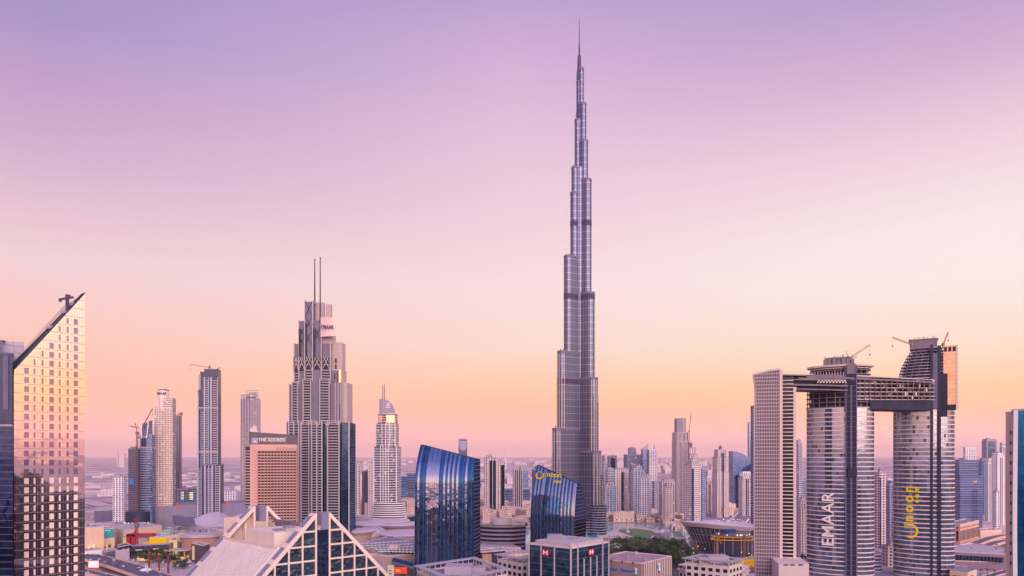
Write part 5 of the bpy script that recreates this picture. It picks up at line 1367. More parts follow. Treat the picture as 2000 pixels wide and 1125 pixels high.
def pt(px, py, D): return (GX(px, D), D, GZ(py, D))
# dark pair under construction
t_, k_, tp_ = T('dark narrow tower under construction with open balconies, left half of the craned pair', 250.5, 273, 877, 1100, 'dark', .2, .8, slabs=3.4, ribm=M_CONC, group=gl_, tiers=((.6, 0, 874),))
e = MB(); e.box(-k_*.4, k_*.1, -k_*.46, -k_*.42, GZ(947, 1100), GZ(935, 1100)); e.build('blue_screen', wall('blue_netting', (60,120,190)), t_)
t_, k_, tp_ = T('blue glass tower with dark bands and an angular crown, right half of the craned pair', 272, 303, 874, 1120, 'blue', .15, .7, slabs=0, group=gl_, tiers=((.94, .0, 850),))
e = MB(); zz = 3
while zz < GZ(876, 1120): e.box(-k_/2-.4, k_/2*(.4+.6*rnd.random()), -k_*.37, -k_*.33, zz, zz+1.2); zz += 3.7
e.build('pale_band', M_LILAC, t_)
e = MB(); z0, z1, z2 = GZ(856, 1120), GZ(830, 1120), GZ(820, 1120)
e.prism([(-k_*.36, -k_*.36), (k_*.36, -k_*.3), (k_*.36, k_*.3), (-k_*.36, k_*.3)], GZ(874, 1120), z0); e.build('dark_crown', M_NAVY, t_)
e = MB(); e.prism([(-k_*.32, -k_*.3), (k_*.22, -k_*.38), (k_*.34, k_*.2), (-k_*.3, k_*.3)], z0, [z1, z1+5, z2, z2-4]); e.build('angular_crown', W_['bandd'], t_)
e = MB(); pr = [(-k_*.33, -k_*.32, z0), (-k_*.33, -k_*.32, z1), (k_*.22, -k_*.4, z1+5), (k_*.1, -k_*.4, z0)]
for a, b in zip(pr, pr[1:]): e.bar(a, b, 1.3)
e.build('crown_trim', M_WHITE, t_)
crane('rust crane with a short boom at roof height, left of the dark craned pair', pt(268, 1010, 1095), pt(268, 846, 1095), pt(253, 832, 1095), pt(272, 836, 1095), M_MASTR, 1.9, pt(264, 826, 1095))
crane('luffing crane boom slanting up from the blue tower with the angular crown', pt(281, 850, 1110), pt(281, 829, 1110), pt(281, 829, 1110), pt(298, 798, 1110), M_MASTR, 1.3)
# sign tower A
def signtower(label, px0, px1, yt, ysh, ysign, D, mtl, slabm, mirror=False, rot=.12):
    k, cx = fit(rect(1, .6), px0, px1, D, rot)
    t = thing('apartment_tower', label, 'tower', (cx, D, 0), rot, gl_); s = D/F
    f = -1 if mirror else 1
    e = MB(); e.box(-k/2, k/2, -k*.3, k*.3, 0, GZ(ysh, D)); xx = sorted((f*-k*.22, f*k/2)); e.box(xx[0], xx[1], -k*.3, k*.3, GZ(ysh, D)+.01, GZ(ysh-16*f-3 if f > 0 else ysh-9, D))
    e.build('wall', mtl, t)
    e = MB(); z = 3
    while z < GZ(ysh, D): e.box(-k/2-.5, k/2+.5, -k*.3-.9, -k*.3+.1, z-.35, z+.75); z += 3.35
    z = GZ(ysh, D)
    while z < GZ(ysh-17, D): e.box(-k*.2, k/2+.5, -k*.3-.9, -k*.3+.1, z-.35, z+.75); z += 3.35
    e.build('balcony', slabm, t)
    e = MB()
    for u in (-.5, -.28, -.12, .05, .22, .36, .5): e.box(u*k-.35, u*k+.35, -k*.3-.95, -k*.3+.1, 0, GZ(ysh, D))
    e.build('pier', slabm, t)
    e = MB(); x0 = -k*.3 if f > 0 else -k*.12; zc0, zc1 = GZ(ysh+4, D), GZ(yt, D); e.prism(ell(k*.3, k*.31, 26, x0+k*.2, 0), zc0, zc1)
    c = e.build('sign_drum', M_CREAM, t)
    e = MB(); e.prism(ell(k*.31, k*.32, 26, x0+k*.2, 0), zc1-.8, zc1+.4); e.tube((x0+k*.1, 0, zc1), (x0+k*.45, -k*.1, zc1+2.4), .35); e.tube((x0+k*.1, 0, zc1), (x0+k*.1, 0, zc1+2.2), .3); e.build('roof_crane', M_MAST, c)
    lettering('EMAAR', 6.6*k/32, M_NAVY, c, face_mtx((x0+k*.2, -k*.315, GZ(yt+9.5, D)), (1, 0, 0)), ext=.2, sx=.8, bold=.1)
    return t
W_['gold'] = grid('gold_lit_balcony_wall', (196,170,170), (70,66,86), 3.6, 3.35, .6, .62, lit=.07, litc=(255,214,130))
signtower('bright tower with gold-lit balconies and round drum sign reading EMAAR', 301.5, 343.5, 762, 797, 771, 1150, W_['gold'], M_CREAM)
signtower('paler distant tower with a drum sign reading EMAAR, rising behind the terracotta hotel', 470.5, 509.5, 770, 779, 776, 1230, W_['rose2'], M_LILAC, True)
t_, k_, tp_ = T('thin dark tower under construction behind the gold-lit tower', 341, 352.5, 813, 1350, 'dark', .2, .9, slabs=3.4, ribm=M_CONC, group=gl_)
crane('thin grey mast crane against the dark tower behind the gold-lit tower', pt(353.5, 1000, 1340), pt(353.5, 808, 1340), pt(356, 808, 1340), pt(348, 808.5, 1340), M_MASTR, 2.0)
# tall dark stepped tower
D9 = 1120.
k9, cx9 = fit(rect(1, .75), 386, 432, D9, .18)
dt = thing('apartment_tower', 'tall navy tower with bright vertical ribs and balcony lines under a long crane', 'tower', (cx9, D9, 0), .18, gl_)
h9 = lambda y: GZ(y, D9)
e = MB(); e.box(-k9*.5, k9*.5, -k9*.37, k9*.37, 0, h9(765)); e.box(-k9*.45, k9*.5, -k9*.35, k9*.36, h9(765)+.01, h9(735)); e.box(-k9*.2, k9*.5, -k9*.3, k9*.34, h9(735)+.01, h9(722)); e.box(-k9*.42, -k9*.2, -k9*.2, k9*.3, h9(735)+.01, h9(727))
e.box(-k9*.5, k9*.62, -k9*.45, k9*.42, 0, h9(907)); e.build('wall', W_['blue'] if False else wall('navy_wall', (58,62,94), rough=.3, var=.1), dt)
e = MB()
for u, w, yt in ((-.46, 1.6, 768), (-.16, 2.2, 738), (.03, 1.3, 738), (.16, 2.4, 738), (.48, .9, 738), (-.33, .6, 800), (.6, .8, 908)): e.box(u*k9-w/2, u*k9+w/2, -k9*.37-1.3-(1.5 if u < -.4 else 0), -k9*.37+.1, 0, h9(yt))

for u, w in ((-.47, 2), (-.3, .8), (-.12, 2.4), (.06, 1.2), (.24, 2.6), (.4, .8), (.6, 1.4)): e.box(u*k9-w/2, u*k9+w/2, -k9*.45-1.2, -k9*.45+.1, 0, h9(908))
e.build('vertical_rib', wall('cool_rib', (176,178,202), rough=.35), dt)
e = MB(); z = 4
while z < h9(742):
    for u0, u1, zl in ((-.3, -.2, h9(805)), (-.1, .0, 999), (.24, .46, 999)):
        if z < zl: e.box(u0*k9, u1*k9, -k9*.37-1.4, -k9*.37+.1, z, z+.9)
    if z < h9(912):
        for u0, u1 in ((-.42, -.33), (-.02, .04), (.09, .2)): e.box(u0*k9, u1*k9, -k9*.45-1.0, -k9*.45+.1, z, z+.9)
    if z < h9(910): e.box(.42*k9, .64*k9, -k9*.46-.8, -k9*.44, z, z+.9)
    z += 3.5
e.build('balcony', M_PINK, dt)
e = MB()
for y in (799, 884): e.box(-k9*.5, k9*.51, -k9*.37-1.2, -k9*.37+.1, h9(y), h9(y)+2.2)
e.box(-k9*.46, -k9*.36, -k9*.36, -k9*.33, h9(762), h9(733)); e.build('service_floor', M_LILAC, dt)
e = MB(); z = h9(765)
while z > h9(790): e.box(-k9*.505, -k9*.18, -k9*.385, -k9*.36, z, z+.6); z -= 3.2
for k in range(7): e.box(-k9*.18+k*k9*.1, -k9*.17+k*k9*.1, -k9*.31, -k9*.28, h9(735), h9(723)-.4)
e.build('trim', M_STEEL, dt)
crane('long flat red crane on the roof of the tall navy tower', pt(409, 724, D9), pt(409, 716, D9), pt(415, 719, D9-2), pt(372, 711.5, D9-2), M_CRANE_R, 1.1)
crane('small crane stub at the right roof corner of the tall navy tower', pt(425, 725, D9), pt(425, 721, D9), pt(425, 721, D9), pt(430, 717, D9), M_CRANE_R, .9)
# small glass offices between them
t_, k_, tp_ = T('low dark office with bright lit floors at the foot of the tall navy tower', 346, 371, 956, 1250, 'grey', .1, .6, name='office_building', cat='building', group=None)
e = MB()
for k in range(5): e.box(-k_*.12, k_*.12, -k_*.31, -k_*.302, GZ(962+k*3.2, 1250), GZ(960.4+k*3.2, 1250))
e.build('lit_floor', glow('lit_floor_glow', (255,240,190), 1.1), t_)
t_, k_, tp_ = T('low teal office with a rounded end and lit floors beside the tall navy tower', 366, 389, 953, 1260, 'teal', .1, .6, name='office_building', cat='building', group=None)
e = MB()
for k in range(5): e.box(-k_*.4, k_*.08, -k_*.31, -k_*.302, GZ(963+k*3.1, 1260), GZ(961.2+k*3.1, 1260))
e.build('lit_floor', glow('lit_floor_glow2', (255,246,190), 1.1), t_)
t_, k_, tp_ = T('small arched white grid pavilion building right of the tall navy tower', 438, 463, 957, 1500, 'white', .1, .5, name='office_building', cat='building', group=None)
# thin tower sliver beside the cranes on the elliptical towers
crane('slanting boom crane on the white-lettered elliptical tower', pt(1658, 705, D4), pt(1658, 700, D4), pt(1658, 700, D4), pt(1699, 674, D4), M_CRANE_O, 1.3, pt(1652, 686, D4))
crane('crane with its boom lowered left from the terraced top of the yellow-lettered tower', pt(1781, 680, D4), pt(1781, 673, D4), pt(1781, 673, D4), pt(1743, 659, D4), M_CRANE_O, 1.2)
crane('steep crane boom above the gold glass block', pt(1842, 680, D4), pt(1842, 673, D4), pt(1842, 673, D4), pt(1852, 649, D4), M_CRANE_O, 1.1)
crane('steep red crane boom on the dark ribbed tower of the downtown cluster', pt(1346, 900, 1490), pt(1346, 842, 1490), pt(1346, 842, 1490), pt(1350, 805, 1490), M_CRANE_R, 1.3)
# ---------------------------------------------------------------- water, lawn, roads (sheets a few centimetres apart)
def sheet(name, pts, z, m, label=None):
    if len(pts[0]) == 2 and False: pass
    a = sum(pts[i-1][0]*pts[i][1]-pts[i][0]*pts[i-1][1] for i in range(len(pts)))
    if a < 0: pts = pts[::-1]
    me = bpy.data.meshes.new(name); me.from_pydata([(x, y, z) for x, y in pts], [], [tuple(range(len(pts)))]); me.materials.append(m)
    o = bpy.data.objects.new(name, me); COL.objects.link(o); return tag(o, label, kind='structure')
m, q = mat('lake_water'); t = q.n('TexCoord'); n1 = q.n('TexNoise', i_Vector=t.outputs['Object'], i_Scale=.25, i_Detail=4.0)
n2 = q.n('TexNoise', i_Vector=t.outputs['Object'], i_Scale=.02, i_Detail=3.0)
M_WATER = fin(m, q, q.n('BsdfPrincipled', i_Base_Color=q.mix(n2.outputs[0], lin((84,150,172)), lin((120,186,196))), i_Roughness=.12, i_Normal=q.n('Bump', i_Strength=.25, i_Height=n1.outputs[0]).outputs[0]).outputs[0])
M_LAWN = wall('lawn_green', (112,138,96), var=.12, scale=.05, streak=False, rough=.95)
M_PLAZA = wall('plaza_paving', (206,188,188), var=.15, scale=.05, streak=False)
M_ASPH = wall('asphalt', (96,94,116), var=.1, scale=.08, streak=False)
M_PARK = wall('park_soil', (84,92,84), var=.2, scale=.04, streak=False)
UU = lambda l, z=0: [U(a, b, z) for a, b in l]
sheet('mirror_darkening_sheet', [(-1600,-900), (1600,-900), (1600,300), (560,640), (-560,640), (-1600,300)], .06, wall('reflection_darkening', (46,56,80), var=.25, scale=.02, streak=False), 'dark asphalt ground of the near side of the district')  # unseen sheet added to darken reflections in the glass fronts
sheet('plaza_ground', UU([(168,1062),(300,1052),(480,1050),(700,1045),(800,1045),(1500,1064),(1560,1140),(140,1140)]), .05, M_PLAZA)
sheet('lake', UU([(1178,1023),(1230,1022),(1300,1026),(1340,1031),(1352,1040),(1352,1056),(1320,1050),(1290,1038),(1262,1030),(1215,1030),(1180,1042),(1150,1060),(1036,1064),(1010,1062),(1008,1034),(1036,1034),(1100,1036),(1150,1030)]), .12, M_WATER)
sheet('lake_west', UU([(1011,1036),(1036,1038),(1040,1062),(1010,1064)]), .16, M_WATER)
sheet('lawn', UU([(1210,1034),(1240,1032.5),(1272,1036),(1282,1042),(1270,1051),(1240,1050),(1222,1043),(1208,1038)]), .2, M_LAWN)
sheet('lawn_strip', UU([(1311,1037),(1330,1040),(1338,1050),(1318,1047)]), .2, M_LAWN)
sheet('promenade', UU([(1178,1019.5),(1240,1019.5),(1300,1022),(1345,1028),(1345,1031),(1300,1026),(1232,1022),(1178,1023)]), .2, wall('promenade_paving', (206,168,164), var=.1, streak=False))
sheet('park_ground', UU([(1180,1052),(1215,1048),(1290,1052),(1345,1075),(1380,1100),(1400,1130),(1100,1130),(1150,1060)]), .1, M_PARK)
sheet('site_ground', UU([(1345,1050),(1478,1050),(1500,1120),(1395,1120),(1350,1075)]), .14, wall('dug_earth', (126,104,116), var=.25, scale=.06, streak=False))
# roads as ribbons
def ribbon(pts, w, z, mb, off=0.0):
    P = [Vector((*p, 0)) for p in pts]; L = []; Rr = []
    for i, p in enumerate(P):
        d = (P[min(i+1, len(P)-1)]-P[max(i-1, 0)]).normalized(); n = Vector((-d.y, d.x, 0)); c = p+n*off
        L.append(c+n*w/2); Rr.append(c-n*w/2)
    for i in range(len(P)-1):
        mb.quad((Rr[i].x, Rr[i].y, z), (Rr[i+1].x, Rr[i+1].y, z), (L[i+1].x, L[i+1].y, z), (L[i].x, L[i].y, z))
def smooth(pts, n=6):
    out = []
    for i in range(len(pts)-1):
        p0, p1, p2, p3 = [Vector(pts[max(0, min(len(pts)-1, j))]) for j in (i-1, i, i+1, i+2)]
        for k in range(n):
            t = k/n; out.append(tuple(.5*((2*p1)+(p2-p0)*t+(2*p0-5*p1+4*p2-p3)*t*t+(3*p1-p0-3*p2+p3)*t*t*t)))
    out.append(tuple(pts[-1])); return out
M_CURB = wall('pink_kerb', (226,190,180), var=.04); M_LINE = wall('lane_paint', (214,204,210), var=.02)
def road(name, px, w, z=.25, lanes=4, wallh=.9, zdeck=0.0, lamps=0, label=None):
    pts = smooth(UU(px, zdeck)); e = MB(); ribbon(pts, w, z+zdeck, e); o = tag(e.build(name, M_ASPH), label, kind='structure')
    k = MB()
    for sg in (-1, 1):
        P = [Vector((*p, 0)) for p in pts]
        for i in range(len(P)-1):
            d = (P[i+1]-P[i]).normalized(); n = Vector((-d.y, d.x, 0))*sg*(w/2+.3); a, b = P[i]+n, P[i+1]+n
            k.bar((a.x, a.y, z+zdeck+wallh/2-.2), (b.x, b.y, z+zdeck+wallh/2-.2), .5, wallh+.4)
            if zdeck: k.bar((a.x, a.y, zdeck-1), (b.x, b.y, zdeck-1), .6, 1.6)
    k.build('kerb', M_CURB, o)
    l = MB()
    for j in range(1, lanes):
        off = -w/2+w*j/lanes; acc = 0
        for i in range(len(pts)-1):
            if i % 2 == 0 or j == lanes//2: ribbon(pts[i:i+2], .25, z+zdeck+.05, l, off)
    l.build('lane_line', M_LINE, o)
    if zdeck:
        s_ = MB()
        for i in range(0, len(pts), 3): s_.tube((pts[i][0], pts[i][1], 0), (pts[i][0], pts[i][1], zdeck-.6), 1.4, 1.4, 8)
        s_.build('bridge_pier', M_CONC, o)
    return pts, z+zdeck
hw, hwz = road('highway', [(150,1084),(185,1090),(225,1101),(270,1115),(330,1136)], 24, .3, 6, 1.0, 7.0)
hw2, hwz2 = road('slip_road', [(120,1108),(190,1121),(260,1140)], 11, .3, 3, .8, 2.0)
road('ring_road', [(165,985),(190,992),(208,1003),(186,1010),(150,1006)], 12, .3, 3)
road('ring_road', [(150,975),(200,980),(236,992),(246,1012),(190,1018),(140,1012)], 12, .35, 3)
road('far_highway', [(100,944),(200,946),(420,940),(560,946)], 26, .3, 6)
road('far_highway', [(120,962),(210,960),(250,968)], 18, .3, 4)
road('boulevard_road', [(1345,1052),(1330,1060),(1346,1078),(1372,1096)], 14, .3, 4)
rp, rz_ = road('flyover', [(2010,1041),(1960,1046),(1925,1054),(1880,1072)], 12, .3, 3, 1.0, 14.0)
rp, rz_ = road('flyover', [(2010,1052),(1965,1056),(1935,1063),(1895,1078)], 12, .3, 3, 1.0, 12.0)
road('service_road', [(2000,1108),(1960,1118),(1920,1130)], 9, .3, 2)
# ---------------------------------------------------------------- cars
def car_mesh(name, c):
    b = MB(); b.cur = 0
    rings = []
    prof = [(-2.2, .35, .75), (-2.15, .3, .95), (-1.2, .28, 1.0), (-.75, .28, 1.42), (.6, .28, 1.45), (1.2, .28, 1.0), (2.1, .3, .85), (2.25, .38, .6)]
    for x, zb_, zt_ in prof:
        w = .9 if zt_ < 1.2 else .72; rings.append([(x, -.9, zb_), (x, -.9, min(zt_, .9)), (x, -w, zt_), (x, w, zt_), (x, .9, min(zt_, .9)), (x, .9, zb_)])
    b.loft(rings); b.cur = 1
    b.prism([(-.95, -.74), (.9, -.74), (.9, .74), (-.95, .74)], 1.02, 1.38); b.cur = 2
    for x in (-1.4, 1.4):
        for y in (-.92, .92): b.tube((x, y-.12, .33), (x, y+.12, .33), .34, .34, 8)
    o = b.build(name, [wall('paint_%s' % name, c, rough=.3, var=.01), M_BV_BALC, M_NAVY]); return o
cars = []
cc_ = [(230,226,232), (190,186,196), (64,62,80), (150,60,70), (214,206,214), (96,110,150)]
cn_ = ['white', 'silver', 'black', 'dark red', 'pearl', 'blue-grey']
def place_cars(path, z, offs, step, n, where, group, jit=6):
    P = [Vector((*p, 0)) for p in path]; d_ = 6; idx = 0; s = 0; L = [(P[i+1]-P[i]).length for i in range(len(P)-1)]; tot = sum(L)
    r = random.Random(len(path)*31+n)
    for k in range(n):
        s = (k+.5)*tot/n+r.uniform(-jit, jit); s = max(1, min(tot-1, s)); i = 0; a = s
        while a > L[i]: a -= L[i]; i += 1
        d = (P[i+1]-P[i]).normalized(); nrm = Vector((-d.y, d.x, 0)); o_ = r.choice(offs); p = P[i]+d*a+nrm*o_
        c = r.randrange(6); key = cn_[c]
        if key not in CARS: o = car_mesh('parked_car' if False else 'car', cc_[c]); CARS[key] = o.data; COL.objects.unlink(o); bpy.data.objects.remove(o)
        o = bpy.data.objects.new('car', CARS[key]); COL.objects.link(o); o.location = (p.x, p.y, z+.02); o.rotation_euler = (0, 0, atan2(d.y, d.x)+(pi if o_ > 0 else 0))
        tag(o, '%s car driving on %s' % (key, where), 'car', group)
CARS = {}
place_cars(hw, hwz, (-9.5, -6, -2.5, 2.5, 6, 9.5), 10, 22, 'the raised highway at the lower left', 'cars on the raised highway')
place_cars(hw2, hwz2, (-3, 3), 10, 6, 'the slip road below the raised highway', 'cars on the slip road')
place_cars(UU([(1965,1057),(1925,1066)], 14), 12.3, (-2, 2), 8, 3, 'the right-hand flyover', 'cars on the flyovers')
# ---------------------------------------------------------------- trees
M_LEAF = [wall('leaf_%d' % i, c, var=.3, scale=.5, rough=.9) for i, c in enumerate([(84,108,80), (66,88,74), (110,128,84), (58,78,72), (128,144,92)])]
M_BARK = wall('bark', (88,72,72), var=.2)
def crown_mesh(seed, mt, n=260, rx=4.4, rz=3.4):
    r = random.Random(seed); b = MB(); cl = [(r.gauss(0, .5), r.gauss(0, .5), r.gauss(0, .4), r.uniform(.35, .62)) for _ in range(9)]
    for _ in range(n):
        cx_, cy_, cz_, cr_ = r.choice(cl); v = Vector((r.gauss(0, 1), r.gauss(0, 1), r.gauss(0, 1))).normalized()*cr_*r.uniform(.75, 1.05)
        p = Vector(((cx_+v.x)*rx, (cy_+v.y)*rx, (cz_+v.z)*rz)); a = Vector((r.gauss(0, 1), r.gauss(0, 1), r.gauss(0, .6))).normalized(); c = a.cross(Vector((0, 0, 1))+v*.3).normalized()
        s = r.uniform(.45, 1.05); b.quad(tuple(p-a*s-c*s*.5), tuple(p+a*s*.3-c*s*.8), tuple(p+a*s+c*s*.4), tuple(p-a*s*.4+c*s*.8))
    return b
def trunk_mesh(seed):
    r = random.Random(seed); b = MB(); b.tube((0, 0, 0), (0, 0, 3.6), .32, .22, 6)
    for k in range(4): a = k*1.6+r.random(); b.tube((0, 0, 2.8), (cos(a)*2.2, sin(a)*2.2, 5+r.random()), .16, .07, 5)
    return b
TREES = []
for i in range(6):
    rt = thing('tree', 'x', 'tree'); o = trunk_mesh(i).build('trunk', M_BARK, rt)
    c = crown_mesh(i, None).build('crown', M_LEAF[i % 5], rt); c.location = (0, 0, 6.4); TREES.append((rt, c, o))
tn = ['dark olive', 'deep green', 'light olive', 'blackish green', 'yellow-green', 'dark green']
used_tr = set()
def tree(x, y, sc, label, group, z=0, kinds=range(6)):
    i = rnd.choice(list(kinds)); rt, c, o = TREES[i]
    if i not in used_tr: used_tr.add(i); r = rt
    else:
        r = rt.copy(); COL.objects.link(r)
        for ch in (c, o): d = ch.copy(); COL.objects.link(d); d.parent = r
    r.location = (x, y, z); r.rotation_euler = (0, 0, rnd.random()*6.28); r.scale = (sc*rnd.uniform(.85, 1.2), sc*rnd.uniform(.85, 1.2), sc*rnd.uniform(.85, 1.15))
    r['label'] = '%s %s' % (tn[i], label); r['group'] = group
def inpoly(x, y, P):
    c = False
    for i in range(len(P)):
        (x1, y1), (x2, y2) = P[i-1], P[i]
        if (y1 > y) != (y2 > y) and x < (x2-x1)*(y-y1)/(y2-y1)+x1: c = not c
    return c
def scatter(px, n, sc, label, group, md=5.0):
    P = UU(px); xs = [p[0] for p in P]; ys = [p[1] for p in P]; got = []
    for _ in range(n*30):
        if len(got) >= n: break
        x, y = rnd.uniform(min(xs), max(xs)), rnd.uniform(min(ys), max(ys))
        if inpoly(x, y, P) and all((x-a)**2+(y-b)**2 > md*md for a, b in got): got.append((x, y)); tree(x, y, sc*rnd.uniform(.8, 1.25), label, group)
scatter([(1192,1068),(1214,1062),(1250,1066),(1290,1064),(1318,1066),(1345,1080),(1372,1100),(1360,1118),(1316,1108),(1314,1090),(1222,1080),(1190,1088)], 150, 1.0, 'bushy tree in the park below the lawn', 'park trees', 6)
scatter([(170,1076),(225,1068),(250,1070),(330,1088),(352,1100),(322,1105),(262,1096),(205,1083)], 55, .95, 'street tree beside the raised highway', 'street trees by the highway', 6)
scatter([(1395,1100),(1470,1098),(1473,1118),(1440,1120)], 14, .8, 'small tree behind the terraced office', 'trees behind the terraced office', 6)
scatter([(1178,1017),(1345,1022),(1345,1016),(1178,1010)], 34, .9, 'tree among the lakeside houses', 'lakeside trees', 9)
scatter([(780,1012),(812,1018),(812,1028),(790,1024)], 12, .9, 'tree at the foot of the sail-crown hotel tower', 'hotel trees', 7)
scatter([(1000,1004),(1040,1020),(1030,1034),(1004,1032)], 12, .8, 'tree between the old-town houses and the lake', 'old town trees', 9)
scatter([(330,1092),(380,1086),(385,1104),(340,1118)], 10, .7, 'small plaza tree near the shopping street', 'plaza trees', 6)
scatter([(1925,1104),(1950,1104),(1952,1112),(1926,1112)], 8, 1.0, 'tree beside the right-hand service road', 'trees at the lower right', 5)
scatter([(1530,1093),(1572,1093),(1574,1096),(1530,1096)], 6, .6, 'shrub tree on the podium edge by the crescent tower', 'podium trees', 4)
def palm():
    t = thing('palm_tree', 'x', 'palm tree'); b = MB(); b.tube((0, 0, 0), (.3, 0, 6.5), .28, .2, 6); b.build('trunk', M_BARK, t)
    f = MB(); r = random.Random(3)
    for k in range(16):
        a = k*pi/8+r.random()*.3; up = r.uniform(.1, 1.1); prev = Vector((.3, 0, 6.5)); d = Vector((cos(a), sin(a), up)).normalized(); w = Vector((-sin(a), cos(a), 0))
        for j in range(4): nx = prev+d*.85; ww = .38*(1-j/5); f.quad(tuple(prev-w*ww), tuple(prev+w*ww), tuple(nx+w*ww*.8), tuple(nx-w*ww*.8)); prev = nx; d = (d+Vector((0, 0, -.42))).normalized()
    f.build('crown', M_LEAF[1], t); return t
pm0 = palm(); pk = list(pm0.children)
npalm = 0
def put_palm(x, y, sc, label, group):
    global npalm
    if npalm == 0: r = pm0
    else:
        r = pm0.copy(); COL.objects.link(r)
        for ch in pk: d = ch.copy(); COL.objects.link(d); d.parent = r
    npalm += 1; r.location = (x, y, 0); r.scale = (sc,)*3; r.rotation_euler = (0, 0, npalm*1.7); r['label'] = label; r['group'] = group
for i, (px, py) in enumerate([(1870,1127),(1882,1129),(1901,1129),(1915,1131),(1929,1130),(1942,1132)]):
    x, y = U(px, py, 0); put_palm(x, y, 1.35, 'palm tree in the row at the foot of the low beige building, lower right', 'row of palms')
for i in range(16):
    px = 1186+i*9.5; x, y = U(px, 1023.5+max(0, (px-1290)*.08), 0); put_palm(x, y, 1.2, 'palm tree on the lit lakeside promenade', 'promenade palms')
# ---------------------------------------------------------------- street lamps
def lamp0():
    t = thing('street_lamp', 'x', 'street lamp'); b = MB(); b.tube((0, 0, 0), (0, 0, 7), .12, .08, 5); b.build('pole', M_MAST, t)
    h = MB(); h.loft([[(x, y, 6.9) for x, y in ell(.35, .35, 6)], [(x, y, 7.5) for x, y in ell(.5, .5, 6)], [(x, y, 7.9) for x, y in ell(.2, .2, 6)]]); h.build('lamp_head', glow('lamp_glow', (255,214,160), 2.2), t); return t
lm = lamp0(); lk = list(lm.children); nl_ = 0
def put_lamp(x, y, sc, label, group, z=0):
    global nl_
    if nl_ == 0: r = lm
    else:
        r = lm.copy(); COL.objects.link(r)
        for ch in lk: d = ch.copy(); COL.objects.link(d); d.parent = r
    nl_ += 1; r.location = (x, y, z); r.scale = (sc,)*3; r['label'] = label; r['group'] = group
for i in range(38):
    px = 1180+i*4.4; x, y = U(px+rnd.uniform(-1, 1), 1020.5+max(0, (px-1290)*.09)+rnd.uniform(0, 3), 0); put_lamp(x, y, rnd.uniform(.6, 1.1), 'glowing lamp on the lakeside promenade', 'promenade lamps')
for i in range(26):
    x, y = U(1395+rnd.random()*78, 1024+rnd.random()*8, 0); put_lamp(x, y, 1.3, 'bright work lamp behind the disc-roofed hall', 'site lamps')
for i in range(24):
    x, y = U(1352+rnd.random()*118, 1055+rnd.random()*40, 0); put_lamp(x, y, rnd.uniform(.7, 1.1), 'work lamp on the excavated building site', 'building-site lamps')
for i in range(12):
    x, y = U(1342-i*1.5+rnd.random()*10, 1048+i*3.6, 0); put_lamp(x, y, .9, 'lamp along the boulevard beside the park', 'boulevard lamps')
for i in range(26):
    x, y = U(205+rnd.random()*165, 1090+rnd.random()*32, 0); put_lamp(x, y, .75, 'lamp around the plaza below the shopping street', 'plaza lamps')
for i in range(22):
    x, y = U(170+rnd.random()*500, 936+rnd.random()*14, 0); put_lamp(x, y, 2.0, 'tiny bright light far out on the plain', 'lights on the plain')
for i in range(24):
    x, y = U(360+rnd.random()*30, 1086+rnd.random()*14, 0); put_lamp(x, y, .7, 'warm lamp along the crowded shopping street', 'shopping street lamps')
# ---------------------------------------------------------------- low houses
def house(x, y, w, d, h, rz, label, group, m_=None, kind='low_house', cat='house', dome=0):
    t = thing(kind, label, cat, (x, y, 0), rz, group); r = rnd
    b = MB(); b.box(-w/2, w/2, -d/2, d/2, 0, h); b.box(-w/2, -w/2+w*.45, -d/2-.8, d/2+.5, 0, h*r.uniform(.6, 1.25)); b.box(w*.1, w/2+.6, -d*.3, d/2+.7, 0, h*r.uniform(.75, 1.2)); b.build('wall', m_ or W_[r.choice(('house', 'house2', 'house'))], t)
    p = MB(); p.box(-w/2-.2, w/2+.2, -d/2-.2, d/2+.2, h+.02, h+.5); p.box(-w*.1, w*.1, -d*.1, d*.15, h+.5, h+2.4)
    if dome: p.loft([[(x_, y_, h+.5+dome*sin(a)) for x_, y_ in ell(dome*cos(a)+.05, dome*cos(a)+.05, 10, w*.25, 0)] for a in (0, .5, 1.0, 1.45)])
    p.build('roof', M_PINK, t); return t
def houses(px, n, lab, group, hs=(7, 18), ws=(14, 30), md=22, **k):
    P = UU(px); xs = [p[0] for p in P]; ys = [p[1] for p in P]; got = []
    for _ in range(n*40):
        if len(got) >= n: break
        x, y = rnd.uniform(min(xs), max(xs)), rnd.uniform(min(ys), max(ys))
        if inpoly(x, y, P) and all((x-a)**2+(y-b)**2 > md*md for a, b in got):
            got.append((x, y)); house(x, y, rnd.uniform(*ws), rnd.uniform(ws[0], ws[1]*.8), rnd.uniform(*hs), rnd.choice((.1, .35, -.2, .8)), lab, group, **k)
houses([(940,985),(1000,988),(1040,1000),(1040,1030),(1000,1030),(940,1020)], 60, 'sand-rose old-town house in the dense quarter between the two curved glass offices', 'old-town houses', (7, 22), (12, 26), 16)
houses([(1178,1013),(1240,1011),(1300,1016),(1345,1020),(1345,1024),(1300,1021),(1178,1018)], 26, 'white-rose lakeside house beneath the downtown towers', 'lakeside houses', (7, 17), (12, 24), 17)
houses([(1295,1024),(1345,1030),(1342,1040),(1300,1032)], 12, 'cream house at the bend of the lake left of the disc-roofed hall', 'houses at the lake bend', (6, 12), (9, 16), 13)
houses([(690,985),(735,985),(735,1012),(692,1010)], 11, 'pink hotel-quarter block left of the sail-crown hotel tower', 'blocks by the sail-crown hotel', (14, 30), (22, 34), 26)
houses([(780,985),(812,985),(812,1012),(786,1010)], 8, 'pink block right of the sail-crown hotel tower', 'blocks right of the sail-crown hotel', (14, 34), (18, 30), 24)
houses([(1190,975),(1480,975),(1480,1010),(1190,1010)], 40, 'low house glimpsed between the downtown towers', 'houses among the towers', (8, 24), (16, 32), 26)
